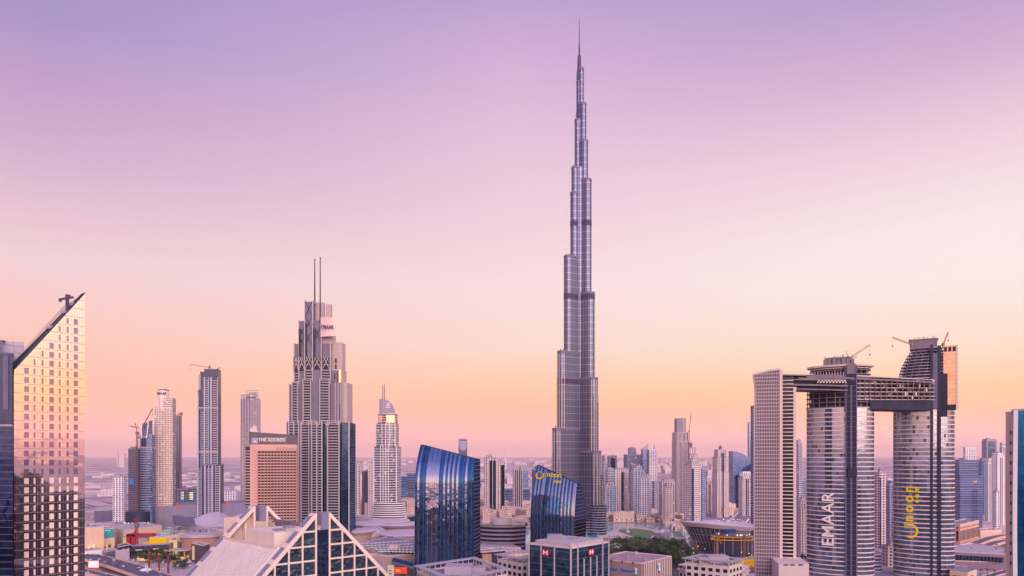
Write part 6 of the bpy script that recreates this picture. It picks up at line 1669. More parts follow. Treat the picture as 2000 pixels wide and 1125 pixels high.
houses([(1200,905),(1480,905),(1480,950),(1200,950)], 110, 'hazy mid-rise block beyond the downtown towers', 'hazy far blocks beyond the downtown', (14, 50), (30, 70), 60, m_=W_['far'], kind='far_block', cat='building')
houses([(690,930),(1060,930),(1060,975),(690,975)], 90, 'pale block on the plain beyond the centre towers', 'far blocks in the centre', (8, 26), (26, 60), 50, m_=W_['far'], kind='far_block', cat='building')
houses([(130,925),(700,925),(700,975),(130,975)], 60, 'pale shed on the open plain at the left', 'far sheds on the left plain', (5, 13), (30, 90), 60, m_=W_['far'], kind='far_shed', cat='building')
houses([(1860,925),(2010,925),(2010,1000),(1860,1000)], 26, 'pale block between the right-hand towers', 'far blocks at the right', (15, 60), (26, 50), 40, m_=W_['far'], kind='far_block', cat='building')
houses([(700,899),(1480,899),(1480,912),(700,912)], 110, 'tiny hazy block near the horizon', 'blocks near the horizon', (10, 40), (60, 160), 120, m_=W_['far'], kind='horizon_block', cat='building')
houses([(940,978),(975,976),(985,990),(945,990)], 5, 'tall rose residence block with arched top, left edge of the old-town quarter', 'old-town residences', (30, 42), (22, 30), 28, dome=3)
houses([(990,978),(1030,984),(1025,992),(990,986)], 4, 'mid-height rose residence block behind the curved banded office', 'rear old-town residences', (20, 30), (22, 34), 26)
def lowb(name, label, px, z, wm, rm=M_ROOF, cat='building', **k): return block(name, label, cat, px, z, wm, rm, **k)[0]
M_BEIGE = wall('warm_beige_wall', (232,198,172), var=.06); M_BROWN = wall('brown_niche_wall', (184,154,146), var=.08)
# ---- left shopping quarter
lowb('mall_hall', 'wide flat-roofed beige hall with a shadow line under its eaves behind the red portal', [(217,1027),(277,1019.5),(316,1026),(241,1035)], 28, M_BEIGE)
t_ = lowb('mall_wing', 'low beige mall wing carrying white Arabic lettering, beside the slant-roofed tower', [(150,1046),(216,1043),(224,1050),(150,1056)], 20, M_BEIGE)
x0, y0 = U(165, 1055.5, 20); c_ = t_.location; e = MB(); b0 = Vector((x0-c_.x, y0-c_.y-1.5, 13))
st_ = [[(0,0),(1.2,-1.4),(3.2,-1.4),(3.6,.6)], [(4.6,-.6),(6.4,-1.0),(8.2,-.6),(8.4,.8)], [(9.2,-.8),(10.6,-1.0),(12.2,-.2),(12.2,1.6),(11.2,2.2)], [(6.2,-2.4),(6.8,-2.4)]]
for l in st_:
    for a, b in zip(l, l[1:]): e.bar(tuple(b0+Vector((a[0], 0, a[1]))), tuple(b0+Vector((b[0], 0, b[1]))), .8, .7)
e.build('arabic_lettering', glow('white_sign', (255,250,246), 1.3), t_)
e = MB()
for k in range(6): px = 168+k*10; x, y = U(px, 1056, 20); e.box(x-c_.x, x-c_.x+1.0, y-c_.y-1.2+k*.1, y-c_.y+1.0, 2, 15)
e.build('lit_strip', glow('warm_strip', (255,186,110), 1.0), t_)
t_ = lowb('cyan_lit_hall', 'long hall with a cyan lit wall behind the Arabic-lettered mall wing', [(150,1029),(216,1027),(222,1031),(150,1034)], 31, wall('cyan_light_wall', (70,178,184), var=.08))  # cyan lamplight on the wall is put into its colour
e = MB(); c_ = t_.location
for k in range(9): x, y = U(168+k*5.6, 1033.8, 31); e.box(x-c_.x, x-c_.x+2.2, y-c_.y-2.2, y-c_.y-1.8, 29, 30)
e.build('cyan_lamp', glow('cyan_glow', (110,250,240), 1.3), t_)
lowb('roof_block', 'plain pink roof block above the cyan lit hall', [(160,1024),(199,1022),(203,1028),(160,1031)], 36, M_BEIGE)
# red portal
t_ = thing('red_portal', 'dark red gallery frame in front of the flat-roofed beige hall', 'gallery'); e = MB()
a, b, c = [Vector((*U(px, py, 24), 0)) for px, py in ((252.5,1043),(262,1043),(311,1040.5))]
for p, w in ((a, 2.2), (b, 2.2)): e.box(p.x-w, p.x+w, p.y-3, p.y+3, 0, 24)
e.box(a.x-2.2, c.x, b.y-3, b.y+8, 21.2, 24.2); e.build('frame', wall('crimson_panel', (168,44,62), var=.04), t_)
e = MB(); e.box(b.x+2.3, c.x-8, b.y+1, b.y+6, 0, 21); e.build('inner_wall', M_LILAC, t_)
t_ = lowb('lit_shop_front', 'glowing cream shop wall with vertical lit slots left of the red portal', [(240,1047),(252,1045),(257,1047),(244,1050)], 20, glow('cream_shop_glow', (248,196,140), .8))
lowb('yellow_box', 'bright yellow illuminated box on the shopping street roof', [(291,1050),(300,1047.5),(324,1047),(325,1049.5)], 21, glow('yellow_box_glow', (250,180,24), .95), wall('box_roof', (205,170,160)))
lowb('low_glow_block', 'low orange-lit shop block between the red portal and the yellow box', [(276,1055),(292,1052),(300,1055),(284,1058)], 15, glow('orange_shop_glow', (250,180,120), .75))
# metro footbridge
t_ = thing('covered_footbridge', 'long dark covered footbridge with pale zigzag bracing crossing the shopping quarter', 'footbridge')
A_ = Vector((*U(256, 1066, 16), 16)); B_ = Vector((*U(331, 1061.5, 16), 16)); d_ = (B_-A_); u_ = d_.normalized()
e = MB(); e.bar(tuple(A_-Vector((0, 0, 4))), tuple(B_-Vector((0, 0, 4))), 8, 6); e.build('tube', wall('dark_bridge', (54,56,78), rough=.3), t_)
e = MB(); e.bar(tuple(A_), tuple(B_), 9, .8); e.build('roof', M_LILAC, t_)
e = MB(); n_ = 14; nrm = Vector((u_.y, -u_.x, 0))*4.15
for k in range(n_):
    p, q_ = A_+d_*k/n_+nrm, A_+d_*(k+1)/n_+nrm; up, dn = Vector((0, 0, -1)), Vector((0, 0, -6.5))
    a, b = (p+up, q_+dn) if k % 2 else (p+dn, q_+up); e.bar(tuple(a), tuple(b), .45)
e.build('bracing', M_STEEL, t_)
e = MB()
for k in range(1, 6): p = A_+d_*k/6; e.tube((p.x, p.y, 0), (p.x, p.y, 9), 1.1, 1.1, 8)
e.build('column', M_CONC, t_)
e = MB(); p = A_+d_*.3+nrm; 
for k in (.1, .55): p = A_+d_*k+nrm*1.02; e.bar(tuple(p+Vector((0, 0, -5))), tuple(p+u_*7+Vector((0, 0, -5))), .3, .8)
e.build('lit_sign', glow('bridge_sign', (255,210,160), 1), t_)
t_ = lowb('poster_block', 'cream lit shop block with a tall dark fashion poster on its face', [(330,1051),(342,1049),(349,1052),(337,1054.5)], 22, glow('lit_cream_wall', (250,206,146), .85)); c_ = t_.location
e = MB(); x, y = U(337, 1054.5, 22); e.box(x-c_.x-2.4, x-c_.x+1.2, y-c_.y-.9, y-c_.y-.6, 5, 19); e.build('poster', wall('poster_dark', (120,80,84), var=.3, scale=.4), t_)
lowb('shop_block', 'grey-blue glazed shop block right of the cream poster block', [(344,1053),(362,1049.5),(373,1053),(352,1057)], 21, M_GLASS)
# wooden drum
t_ = thing('timber_drum', 'round drum-shaped hall clad in vertical timber ribs under a thin disc roof', 'hall', (*U(392, 1047, 26), 0)); e = MB(); e.prism(ell(21, 19, 40), 0, 26); e.build('wall', wall('timber', (190,140,124), var=.08), t_)
e = MB()
for k in range(44): a = k*2*pi/44; e.bar((21.3*cos(a), 19.3*sin(a), 0), (21.3*cos(a), 19.3*sin(a), 25), .5)
e.build('rib', M_TERRAD, t_); e = MB(); e.prism(ell(23.5, 21, 40), 26, 27.4); e.prism(ell(18, 16, 40), 27.4, 28.6); e.build('roof', M_ROOF, t_)
t_ = lowb('dark_shop_box', 'dark grey shop box with a tall lit poster under the timber drum', [(374,1060),(385,1057),(409,1061),(397,1065)], 23, wall('charcoal_wall', (92,80,98))); c_ = t_.location
e = MB(); x, y = U(379, 1061, 23); e.box(x-c_.x-1.6, x-c_.x+1.2, y-c_.y-1.2, y-c_.y-.9, 4, 20); e.build('poster', glow('poster_lit', (240,190,150), .9), t_)
# oval canopy
t_ = thing('oval_canopy', 'flat oval entrance canopy on slim columns over the busy shopping street', 'canopy', (*U(357, 1074, 12), 0)); e = MB(); e.prism(ell(15, 12, 36), 12, 13.2); e.build('roof', M_ROOF, t_)
for a in (.4, 1.7, 2.8, 4.0, 5.2): e = MB(); e.tube((12*cos(a), 9*sin(a), 0), (12*cos(a), 9*sin(a), 12), .5, .5, 8); e.build('column', M_PINK, t_)
# street glow and awnings
for k, (px, py, c) in enumerate([(338,1079,(255,190,90)), (349,1083,(255,200,120)), (366,1083,(255,150,110)), (360,1088,(255,190,120)), (303,1075,(255,190,80)), (345,1095,(255,190,70)), (275,1090,(255,206,150)), (288,1091,(255,196,130))]):
    x, y = U(px, py, 3); e = MB(); e.box(-4, 4, -.4, .4, 0, 2.4); e.box(-4.6, 4.6, -1.6, 1.2, 2.6, 3); o = e.build('shop_awning', glow('awning_glow_%d' % k, c, 1.0)); o.location = (x, y, .1)
    tag(o, 'small glowing %s on the plaza near the shopping street, %s' % ('kiosk front', ('under the oval canopy','right of the oval canopy','by the dark shop box','in the crowd','below the footbridge','by the white figure','on the terrace edge','on the terrace corner')[k]), 'kiosk', 'glowing kiosks')
CROWD = wall('car_red', (190,60,70), var=.02)
for k in range(60):     # parked cars packed on the shopping street
    px, py = 346+rnd.random()*30, 1086+rnd.random()*20; x, y = U(px, py, 0); key = rnd.choice(cn_)
    if key in CARS: o = bpy.data.objects.new('car', CARS[key]); COL.objects.link(o); o.location = (x, y, .1); o.rotation_euler = (0, 0, rnd.choice((.4, .5, 3.6))); tag(o, '%s car in the packed street in front of the shops' % key, 'car', 'cars in the packed shopping street')
# white box on stilts, dark roofed station
t_ = lowb('boxy_pavilion', 'plain lilac box pavilion above a grey plinth beside the raised highway', [(225,1072),(250,1068.5),(253,1072),(226,1076)], 17, wall('pale_box', (200,182,192), var=.04))
lowb('dark_canopy', 'dark navy roof canopy over the boxy pavilion', [(229,1063),(248,1060),(256,1063),(231,1068)], 20, M_NAVY, M_NAVY)
lowb('terrace_roof', 'flat white pergola roof on the plaza in front of the boxy pavilion', [(232,1095),(252,1091),(271,1098),(250,1102)], 6, M_LILAC)
lowb('white_shed', 'long white low building by the slant-roofed tower', [(150,1072),(198,1069),(199,1073),(150,1077)], 12, M_WHITE)
lowb('grey_depot', 'grey rooftop depot left of the boxy pavilion', [(200,1072),(222,1069),(226,1074),(204,1078)], 12, M_GREYR)
# billboard
x, y = U(183, 1116, 3); t_ = thing('billboard', 'glowing white roadside billboard with a red border on two posts', 'billboard', (x, y, 0), .1)
e = MB(); e.box(-5.6, 5.6, -.3, .3, 5.5, 14.5); e.build('frame', wall('billboard_red', (206,60,70)), t_); e = MB(); e.box(-5, 5, -.45, -.32, 7, 14); e.build('panel', glow('billboard_white', (255,244,246), 1.0), t_)
for s_ in (-2, 2): e = MB(); e.tube((s_, 0, 0), (s_, 0, 5.5), .3, .3, 8); e.build('post', M_LILAC, t_)
for px, py, hh, who in ((291.5,1112,17,'nearest the plaza pergola'), (310.5,1118,18.5,'middle of the three'), (328.5,1122,19,'nearest the gabled building')):
    x, y = U(px, py, 0); t_ = thing('red_column', 'dark red round plaza column, %s' % who, 'column', (x, y, 0), 0, 'red plaza columns'); e = MB(); e.tube((0, 0, 0), (0, 0, hh), .95, .95, 12); e.build('shaft', wall('deep_red', (140,36,52), rough=.4, var=.03), t_); e = MB(); e.tube((0, 0, hh), (0, 0, hh+1.1), 1.15, .7, 12); e.build('cap', M_CRANE_R, t_)
x, y = U(285, 1120, 4); t_ = thing('domed_pavilion', 'small round pavilion with a white dome and needle spire', 'pavilion', (x, y, 0)); e = MB(); e.prism(ell(8, 8, 24), 0, 4); e.prism(ell(9, 9, 24), 4, 4.8); e.build('base', M_PINK, t_)
e = MB(); e.loft([[(a, b, 4.8+4.5*sin(u)) for a, b in ell(6.5*cos(u)**.7+.1, 6.5*cos(u)**.7+.1, 24)] for u in (0, .3, .6, .9, 1.2, 1.5)]); e.build('dome', M_WHITE, t_); e = MB(); e.tube((0, 0, 9), (0, 0, 15), .5, .05, 8); e.build('spire', M_WHITE, t_)
crane('tall red tower crane standing by the shopping quarter, jib folded up', pt(267, 1090, 880), pt(267, 1026, 880), pt(266, 1027, 880), pt(263.5, 1013, 880), M_CRANE_R, 2.2, pt(270, 1016, 880))
# wave roof
t_ = thing('wave_roof_hall', 'white hall with a double-humped wave roof and a tapering grey end wall', 'hall'); zf = lambda px: 20+6.5*max(0, sin((px-345)/62*pi))**1.0*(1 if 345 < px < 407 else .0)+8*max(0, sin((px-405)/75*pi))*(1 if 405 < px < 480 else 0)
rings = []
for k in range(30):
    px = 337+k*5.4; row = []
    for j in range(7):
        v = j/6; D_ = 1010+v*120; X = GX(px, 1010)-v*10; row.append((X, D_, zf(px)+6*sin(v*pi*.9)*(.4+.6*max(0, sin((px-345)/62*pi)))+6*v))
    rings.append(row)
e = MB(); e.loft(rings, cap=False, closed=False); e.build('wave_roof', wall('white_membrane', (224,208,214), var=.02), t_, True)
e = MB()
for a, b in zip(rings, rings[1:]): e.quad((a[0][0], a[0][1], 0), (b[0][0], b[0][1], 0), b[0], a[0])
a = rings[0]
for k in range(6): e.quad((a[k+1][0], a[k+1][1], 0), (a[k][0], a[k][1], 0), a[k], a[k+1])
e.build('wall', wall('pale_hall_wall', (206,188,196), var=.03), t_)
e = MB(); p0, p1, p2, p3 = [Vector(pt(a_, b_, D_)) for a_, b_, D_ in ((335.5,1007,1000), (365,1011,960), (369,1030,955), (341,1026,995))]; sh_ = Vector((3, 14, 0))
e.loft([[tuple(p3), tuple(p2), tuple(p1), tuple(p0)], [tuple(p3+sh_), tuple(p2+sh_), tuple(p1+sh_), tuple(p0+sh_)]]); e.build('end_wall', M_STEEL, t_)
# grey depot behind with chevrons
t_ = thing('chevron_podium', 'long blue-grey podium with a pale V-shaped pattern under the left towers', 'podium')
A_, B_ = Vector(pt(296, 990, 1130)), Vector(pt(488, 981, 1110)); e = MB(); e.prism([(A_.x, A_.y), (B_.x, B_.y), (B_.x+10, B_.y+90), (A_.x-20, A_.y+90)], 0, [A_.z, B_.z, B_.z, A_.z]); e.build('wall', wall('slate_wall', (146,142,164), var=.06), t_)
e = MB(); n_ = 44
for k in range(n_):
    p, q_ = A_.lerp(B_, k/n_), A_.lerp(B_, (k+.5)/n_); r_ = A_.lerp(B_, (k+1)/n_); o_ = Vector((0, -.5, 0)); z1 = A_.z-9
    e.bar((p.x, p.y-.5, z1), (q_.x, q_.y-.5, 4), .6); e.bar((r_.x, r_.y-.5, z1), (q_.x, q_.y-.5, 4), .6)
e.build('chevron', M_LILAC, t_)
for k, u in enumerate((.09, .27, .6, .78)):
    p = A_.lerp(B_, u); e = MB(); e.box(-1, 1, -1.2, -.3, p.z-4, p.z+4); o = e.build('light_mast', glow('red_beacon_%d' % k, (255,90,80), .9)); o.location = (p.x, p.y, 0); tag(o, 'small red and white beacon box on the chevron podium edge, number along %s' % ('far left','centre left','centre right','far right')[k], 'beacon', 'podium beacons')
# striped drum under the craned pair
t_ = thing('striped_car_park', 'round car park with bright white floor bands at the foot of the craned pair', 'car park', (GX(269, 1050), 1050, 0)); e = MB(); e.prism(ell(17, 14, 36), 0, GZ(999, 1050)); e.build('core', M_NAVY, t_)
e = MB()
for k in range(6): e.prism(ell(18, 15, 36), 1.5+k*4.2, 3.1+k*4.2)
e.build('floor_band', M_WHITE, t_); e = MB()
for k in range(9): a = -2.9+k*.33; e.box(18.2*cos(a)-.5, 18.2*cos(a)+.5, 15.2*sin(a)-.5, 15.2*sin(a)+.5, 25, 26)
e.build('lamp', G_WHITE, t_)
# mall roofs with small green lights
gg_ = glow('green_roof_glow', (90,240,150), 1.2)
for k, (px, z, w) in enumerate(([[(290,1033),(330,1029),(372,1034),(322,1040)], 22, 'nearest the flat-roofed beige hall'], [[(335,1038),(396,1031),(450,1037),(392,1045)], 22, 'behind the timber drum'], [[(400,1028),(470,1023),(500,1028),(430,1034)], 24, 'under the wave roof'], [[(296,1042),(330,1040),(350,1044),(312,1048)], 20, 'behind the yellow box'], [[(350,1046),(378,1043),(390,1046),(362,1050)], 20, 'left of the timber drum'])):
    t_, p_ = block('mall_roof', 'low pale mall roof dotted with tiny green lights, %s' % w, 'building', px, z, M_BEIGE, M_ROOF); e = MB()
    for _ in range(9): x, y = rnd.uniform(-.3, .3)*40, rnd.uniform(-.3, .3)*40; inpoly(x, y, p_) and e.box(x, x+1.4, y, y+1, z-.8, z-.2)
    if e.f: e.build('green_lamp', gg_, t_)
    e = MB()
    for _ in range(5): x, y = rnd.uniform(-.35, .35)*40, rnd.uniform(-.3, .3)*40; inpoly(x, y, p_) and e.box(x, x+rnd.uniform(3, 8), y, y+5, z-.8, z+rnd.uniform(1, 3))
    if e.f: e.build('roof_unit', M_GREYR, t_)
lowb('blue_industrial_block', 'dark blue windowless block by the ring road at the left', [(184,992),(240,990),(246,994),(186,997)], 22, M_STEEL)
# ---- central mall: overlapping white roof discs
def disc(label, px, py, a, b, z, th=3.5):
    x, y = U(px, py, z); t = thing('disc_roof', label, 'mall roof', (x, y, 0), 0, 'white mall roof discs'); e = MB(); e.loft([[(u*.86, v*.86, z-th) for u, v in ell(a, b, 44)], [(u, v, z) for u, v in ell(a, b, 44)], [(u*.96, v*.96, z+.9) for u, v in ell(a, b, 44)], [(u*.5, v*.5, z+2.1) for u, v in ell(a, b, 44)]]); e.build('roof', wall('disc_white', (214,196,208), var=.05, streak=False) if 'disc_white' not in bpy.data.materials else bpy.data.materials['disc_white'], t)
    e = MB(); e.prism(ell(a*.8, b*.8, 40), 0, z-th+.3); e.build('wall', M_BROWN, t); return t
disc('white roof disc nearest the sail-crown hotel tower', 760, 1017, 30, 34, 30)
disc('left white roof disc beside the twin-mast tower', 722, 1022, 30, 34, 28)
disc('broad white roof disc right of centre, below the sail-crown hotel tower', 776, 1023, 32, 34, 27)
disc('small white disc roof close to the foot of the twin-mast tower', 699, 1036, 24, 28, 24)
disc('largest white oval roof beside the leaning glass office', 792, 1041, 34, 40, 22, 4.5)
x, y = U(727, 1033, 24); t_ = thing('ribbed_dome', 'grey ribbed glass dome nested between the white roof discs', 'dome', (x, y, 0)); e = MB(); e.loft([[(a, b, 16+12*sin(u)) for a, b in ell(20*cos(u)+.1, 26*cos(u)+.1, 36)] for u in (0, .25, .5, .75, 1, 1.25, 1.5)]); e.build('shell', M_ROOF, t_)
e = MB()
for k in range(12):
    a = k*pi/6; pr = None
    for u in (0, .25, .5, .75, 1, 1.25, 1.5):
        p = ((20*cos(u)+.4)*cos(a), (26*cos(u)+.4)*sin(a), 16.3+12*sin(u)); pr and e.bar(pr, p, .5); pr = p
e.build('rib', M_LILAC, t_); e = MB(); e.prism(ell(20, 26, 36), 0, 16); e.build('drum', M_BROWN, t_)
t_, p_ = block('parking_roof', 'flat mall roof with rows of pale car-park canopies and tiny lamps', 'building', [(700,1062),(760,1046),(830,1056),(812,1082),(740,1081)], 22, M_BROWN, M_GREYR); c_ = t_.location
for j in range(5):
    e = MB(); l = MB(); a, b = Vector((*U(700+j*10, 1062+j*3.6, 25), 0)), Vector((*U(800+j*6, 1056+j*5.5, 25), 0))
    e.bar((a.x-c_.x, a.y-c_.y, 25), (b.x-c_.x, b.y-c_.y, 25), 5.5, .7)
    for k in range(12): p = a.lerp(b, k/12); l.box(p.x-c_.x-.25, p.x-c_.x+.25, p.y-c_.y-3.4, p.y-c_.y-3.0, 24.6, 25.1)
    e.build('canopy', M_ROOF, t_); l.build('lamp', G_WHITE, t_)
e = MB(); x, y = U(770, 1066, 28); e.box(x-c_.x-5, x-c_.x+5, y-c_.y-3, y-c_.y+3, 22, 29); e.build('stair_box', M_PINK, t_)
t_, p_ = block('niche_wall_building', 'long brown mall front with a row of tall arched niches', 'building', [(715,1082),(760,1076.5),(820,1076),(812,1081.5),(765,1085)], 22, M_BROWN, M_GREYR); c_ = t_.location
e = MB()
for k in range(16):
    x, y = U(722+k*5.4, 1083.5-(.0*k), 22); x -= c_.x; y -= c_.y; e.box(x-.9, x+.9, y-2.4, y+2, 6, 17)
e.build('niche', M_LILAC, t_)
t_, p_ = block('curved_mall_corner', 'rounded brown mall corner under the niche wall', 'building', [(738,1095),(750,1091.5),(764,1091.5),(768,1095),(762,1099),(748,1099)], 14, M_BROWN, M_BROWN)
# dark curved canopy, screen and vertical sign
t_ = thing('tunnel_canopy', 'dark glazed tunnel canopy sloping down to the leaning glass office', 'canopy'); A_, B_ = Vector((*U(770, 1090, 20), 16)), Vector((*U(822, 1106, 14), 11)); d_ = (B_-A_).normalized(); n_ = Vector((-d_.y, d_.x, 0))
e = MB(); e.loft([[tuple(P_+n_*(5*cos(a))+Vector((0, 0, 4.5*sin(a)))) for a in [k*pi/8 for k in range(9)]] for P_ in [A_.lerp(B_, k/6) for k in range(7)]]); e.build('shell', M_GLASS, t_)
e = MB(); 
for k in range(3): P_ = A_.lerp(B_, .15+k*.35); e.tube((P_.x, P_.y, 0), (P_.x, P_.y, P_.z), .8, .8, 8)
e.build('column', M_LILAC, t_)
x, y = U(781, 1113, 10); t_ = thing('red_screen', 'red lit advertising screen with small yellow letters under the tunnel canopy', 'screen', (x, y, 0), .05)
e = MB(); e.box(-8, 8, 0, .8, 5.2, 13.5); e.build('frame', M_NAVY, t_); e = MB(); e.box(-7.2, 7.2, -.15, -.02, 6, 12.8); pn = e.build('panel', glow('red_screen_glow', (240,70,60), 1), t_)
e = MB(); e.box(-4, 0, -.3, -.18, 9.6, 10.4); e.box(-4, 1, -.3, -.18, 8.2, 8.8); e.bar((3, -.25, 12), (5.6, -.25, 9.6), .5, .1); e.bar((5.6, -.25, 12.2), (4, -.25, 9.4), .5, .1); e.build('lettering', glow('yellow_letters', (255,200,90), 1), pn)
x, y = U(763, 1112, 12); t_ = thing('vertical_sign', 'tall white and black vertical sign beside the red screen', 'sign', (x, y, 0)); e = MB(); e.box(-3, 3, 0, 1, 0, 16); e.build('panel', glow('sign_white', (240,214,200), .7), t_)
o = lettering('W E T', 3.4, wall('sign_black', (24,22,34)), t_, Matrix.Translation((.8, -.1, 2.5)) @ Matrix(((0, -1, 0, 0), (0, 0, -1, 0), (1, 0, 0, 0), (0, 0, 0, 1))), align='LEFT', ext=.05, bold=.12)
# curved banded office
x, y = U(981, 1022, 45); t_ = thing('curved_banded_office', 'rounded wedge office with stacked curved bands and a drum on its roof, by the lake', 'office building', (x, y, 0), .1)
def wedge(g_): return [(-26-g_, 12)]+[(-26-g_+k*4.3, 9-(13+g_)*sin(k/6*pi*.5)) for k in range(1, 7)]+[(0+k*5.5, -6-g_+k*1.9-2.6*sin(k/5*pi)) for k in range(1, 6)]+[(27.5+g_, 24), (-10, 30)]
e = MB(); e.prism(wedge(0), 0, 43); e.build('glazing', M_BV_BALC, t_); e = MB()
for k in range(9): e.prism(wedge(1.4), 3+k*4.7, 5.1+k*4.7)
e.build('band', wall('taupe_band', (150,132,150), var=.05), t_); e = MB(); e.prism(ell(12, 9, 30, 0, 10), 43, 50); e.build('roof_drum', M_ROOF, t_)
# cinema box, lit sign
t_ = lowb('dark_cinema_box', 'dark flat box hall with a stone sign wall glowing green and yellow', [(930,1073),(975,1069),(987,1074),(940,1078)], 22, wall('ink_wall', (46,46,66), rough=.4)); c_ = t_.location
x, y = U(951, 1077.5, 22); e = MB(); e.box(x-c_.x-5, x-c_.x+5, y-c_.y-3.5, y-c_.y-2.5, 0, 20); w_ = e.build('stone_sign_wall', wall('mustard_stone', (186,150,124), var=.15, scale=.4), t_)
e = MB(); e.box(x-c_.x-3, x-c_.x+3, y-c_.y-3.8, y-c_.y-3.6, 9, 10.4); e.build('green_sign', glow('green_sign_glow', (70,230,110), 1.2), w_); e = MB(); e.tube((x-c_.x, y-c_.y-3.8, 12), (x-c_.x, y-c_.y-3.6, 12), 1.5, 1.5, 10); e.build('yellow_emblem', glow('yellow_emblem_glow', (255,200,50), 1.1), w_)
x, y = U(936.5, 1085, 16); t2 = thing('yellow_arc_sign', 'thin glowing yellow arc sign beside the leaning glass office', 'sign', (x, y, 0)); e = MB()
for k in range(6): e.bar((1.2*sin(k/6*pi), 0, 3+k*2.3), (1.2*sin((k+1)/6*pi), 0, 3+(k+1)*2.3), .6)
e.build('tube', glow('yellow_arc_glow', (255,176,40), 1.2), t2)
lowb('pale_mall_roof', 'pale sloping mall roof between the leaning glass office and the curved banded office', [(932,1056),(960,1052),(1000,1062),(1018,1070),(975,1069),(934,1068)], 22, M_LILAC)
lowb('peach_parapet_hall', 'peach low hall with lit windows behind the hexagon-logo block', [(985,1076),(1012,1073),(1034,1076),(1034,1081),(990,1080)], 20, M_BEIGE)
# ---- lake side: small statue fountain, pavilion, concert hall box
x, y = U(1226, 1037, 2); t_ = thing('statue', 'small white sculpture on a plinth on the lawn edge', 'statue', (x, y, 0)); e = MB(); e.prism(ell(3, 3, 16), 0, 1.2); e.build('plinth', M_WHITE, t_)
e = MB(); e.loft([[(a+dx, b, z) for a, b in ell(r_, r_, 12)] for z, r_, dx in ((1.2, 1.6, 0), (2.5, .8, .2), (4, 1.0, -.2), (5.5, .6, .3), (7, .9, .2), (8.5, .3, .6))]); e.build('figure', M_WHITE, t_)
t_ = lowb('grey_box_pavilion', 'windowless lilac-grey pavilion with a pale barrel roof at the lawn edge', [(1277,1039),(1296,1034),(1310,1036),(1290,1041)], 16, wall('lilac_box', (170,158,176), var=.05), M_WHITE)
lowb('white_tent_roof', 'long low white roof below the lilac-grey pavilion', [(1291,1052),(1305,1049),(1330,1053),(1312,1057)], 5, M_WHITE, M_WHITE)
lowb('low_white_roof', 'low white roof among the park trees nearest the hexagon-logo block', [(1190,1064),(1204,1060),(1216,1066),(1198,1070)], 8, M_LILAC, M_ROOF)
lowb('footbridge_deck', 'long low grey bridge deck between lake and park', [(1176,1046),(1230,1046),(1230,1049),(1176,1049)], 7, M_GREYR, M_ROOF)
# ---- disc-roofed hall with the building site in front
DH = 905.; x0 = GX(1418, DH); t_ = thing('disc_roof_hall', 'hall with a wide white saucer roof cantilevered over dark raking ribs', 'concert hall', (x0, DH+35, 0)); s_ = DH/F; A1, B1 = 73*s_*1.04, 42
def rz__(a): return 34+2.5*cos(a*1.0+2.6)+1.0*sin(2*a)
e = MB(); N_ = 64; R_ = [[(A1*f*cos(2*pi*i/N_), B1*f*sin(2*pi*i/N_), rz__(2*pi*i/N_)+dz) for i in range(N_)] for f, dz in ((.9, -5.5), (1.0, 0), (.99, .9), (.8, -.6), (.62, -1.4), (.5, 1.4), (.3, 2.2))]
e.loft(R_); e.build('saucer_roof', wall('saucer_white', (232,216,222), var=.03, streak=False), t_, False)
e = MB(); e.loft([[(A1*.52*cos(2*pi*i/40), B1*.6*sin(2*pi*i/40), 0) for i in range(40)], [(A1*.85*cos(2*pi*i/40), B1*.86*sin(2*pi*i/40), 30) for i in range(40)]]); e.build('raked_glazing', wall('hall_glass', (88,88,114), rough=.2, var=.2), t_)
e = MB()
for i in range(46): a = 2*pi*i/46; e.bar((A1*.54*cos(a), B1*.62*sin(a), 0), (A1*.9*cos(a), B1*.9*sin(a), 31), .8, .5)
for z_ in (12, 22): 
    for i in range(46): a, b = 2*pi*i/46, 2*pi*(i+1)/46; f = .55+.34*z_/31; e.bar((A1*f*cos(a), B1*f*1.06*sin(a), z_), (A1*f*cos(b), B1*f*1.06*sin(b), z_), .5)
e.build('raking_rib', M_LILAC, t_)
st = thing('construction_frame', 'concrete tower frame under construction ringed by glowing yellow floor edges', 'construction site', (*U(1432, 1085, 0), 0)); e = MB()
e.prism(ell(22, 14, 24), 0, 24); e.build('core', wall('site_core', (70,70,96), var=.25, scale=.2), st); e = MB()
for z_, g__ in ((24, 26), (20.5, 27)): 
    P_ = ell(g__, g__*.6, 26)
    for i in range(26):
        a, b = P_[i], P_[(i+1) % 26]; e.bar((a[0], a[1], z_), (b[0], b[1], z_), 1.1, .9)
e.build('yellow_edge', glow('yellow_edge_glow', (236,150,40), .8), st); e = MB(); e.prism(ell(26, 16, 24), 24.2, 25); e.prism(ell(18, 9, 24, 3, 3), 25, 29); e.build('deck', M_CONC, st)  # floor edges hold no lamps; their glow is put into the material
e = MB(); 
for k in range(14): a = k*.45; e.tube((23*cos(a), 14.5*sin(a), 0), (23*cos(a), 14.5*sin(a), 24), .6, .6, 6)
e.build('column', M_LILAC, st)
e = MB(); e.box(-14, 2, -6, 2, 29, 32.5); e.build('blue_sheeting', wall('blue_tarp', (50,80,160)), st)
for k in range(16): a = rnd.random()*6.28; e = MB(); e.tube((20*cos(a), 12*sin(a), 25.5), (20*cos(a), 12*sin(a), 27), .45, .45, 6); e.build('work_lamp', G_WHITE, st)
t2 = lowb('yellow_formwork_slab', 'bright yellow formwork slab in the pit beside the pale crescent tower', [(1440,1090),(1472,1086),(1478,1091),(1446,1096)], 10, glow('yellow_slab_glow', (240,160,20), .7), glow('yellow_slab_top_glow', (236,160,30), .6))  # formwork is no lamp; its brightness is put in as emission
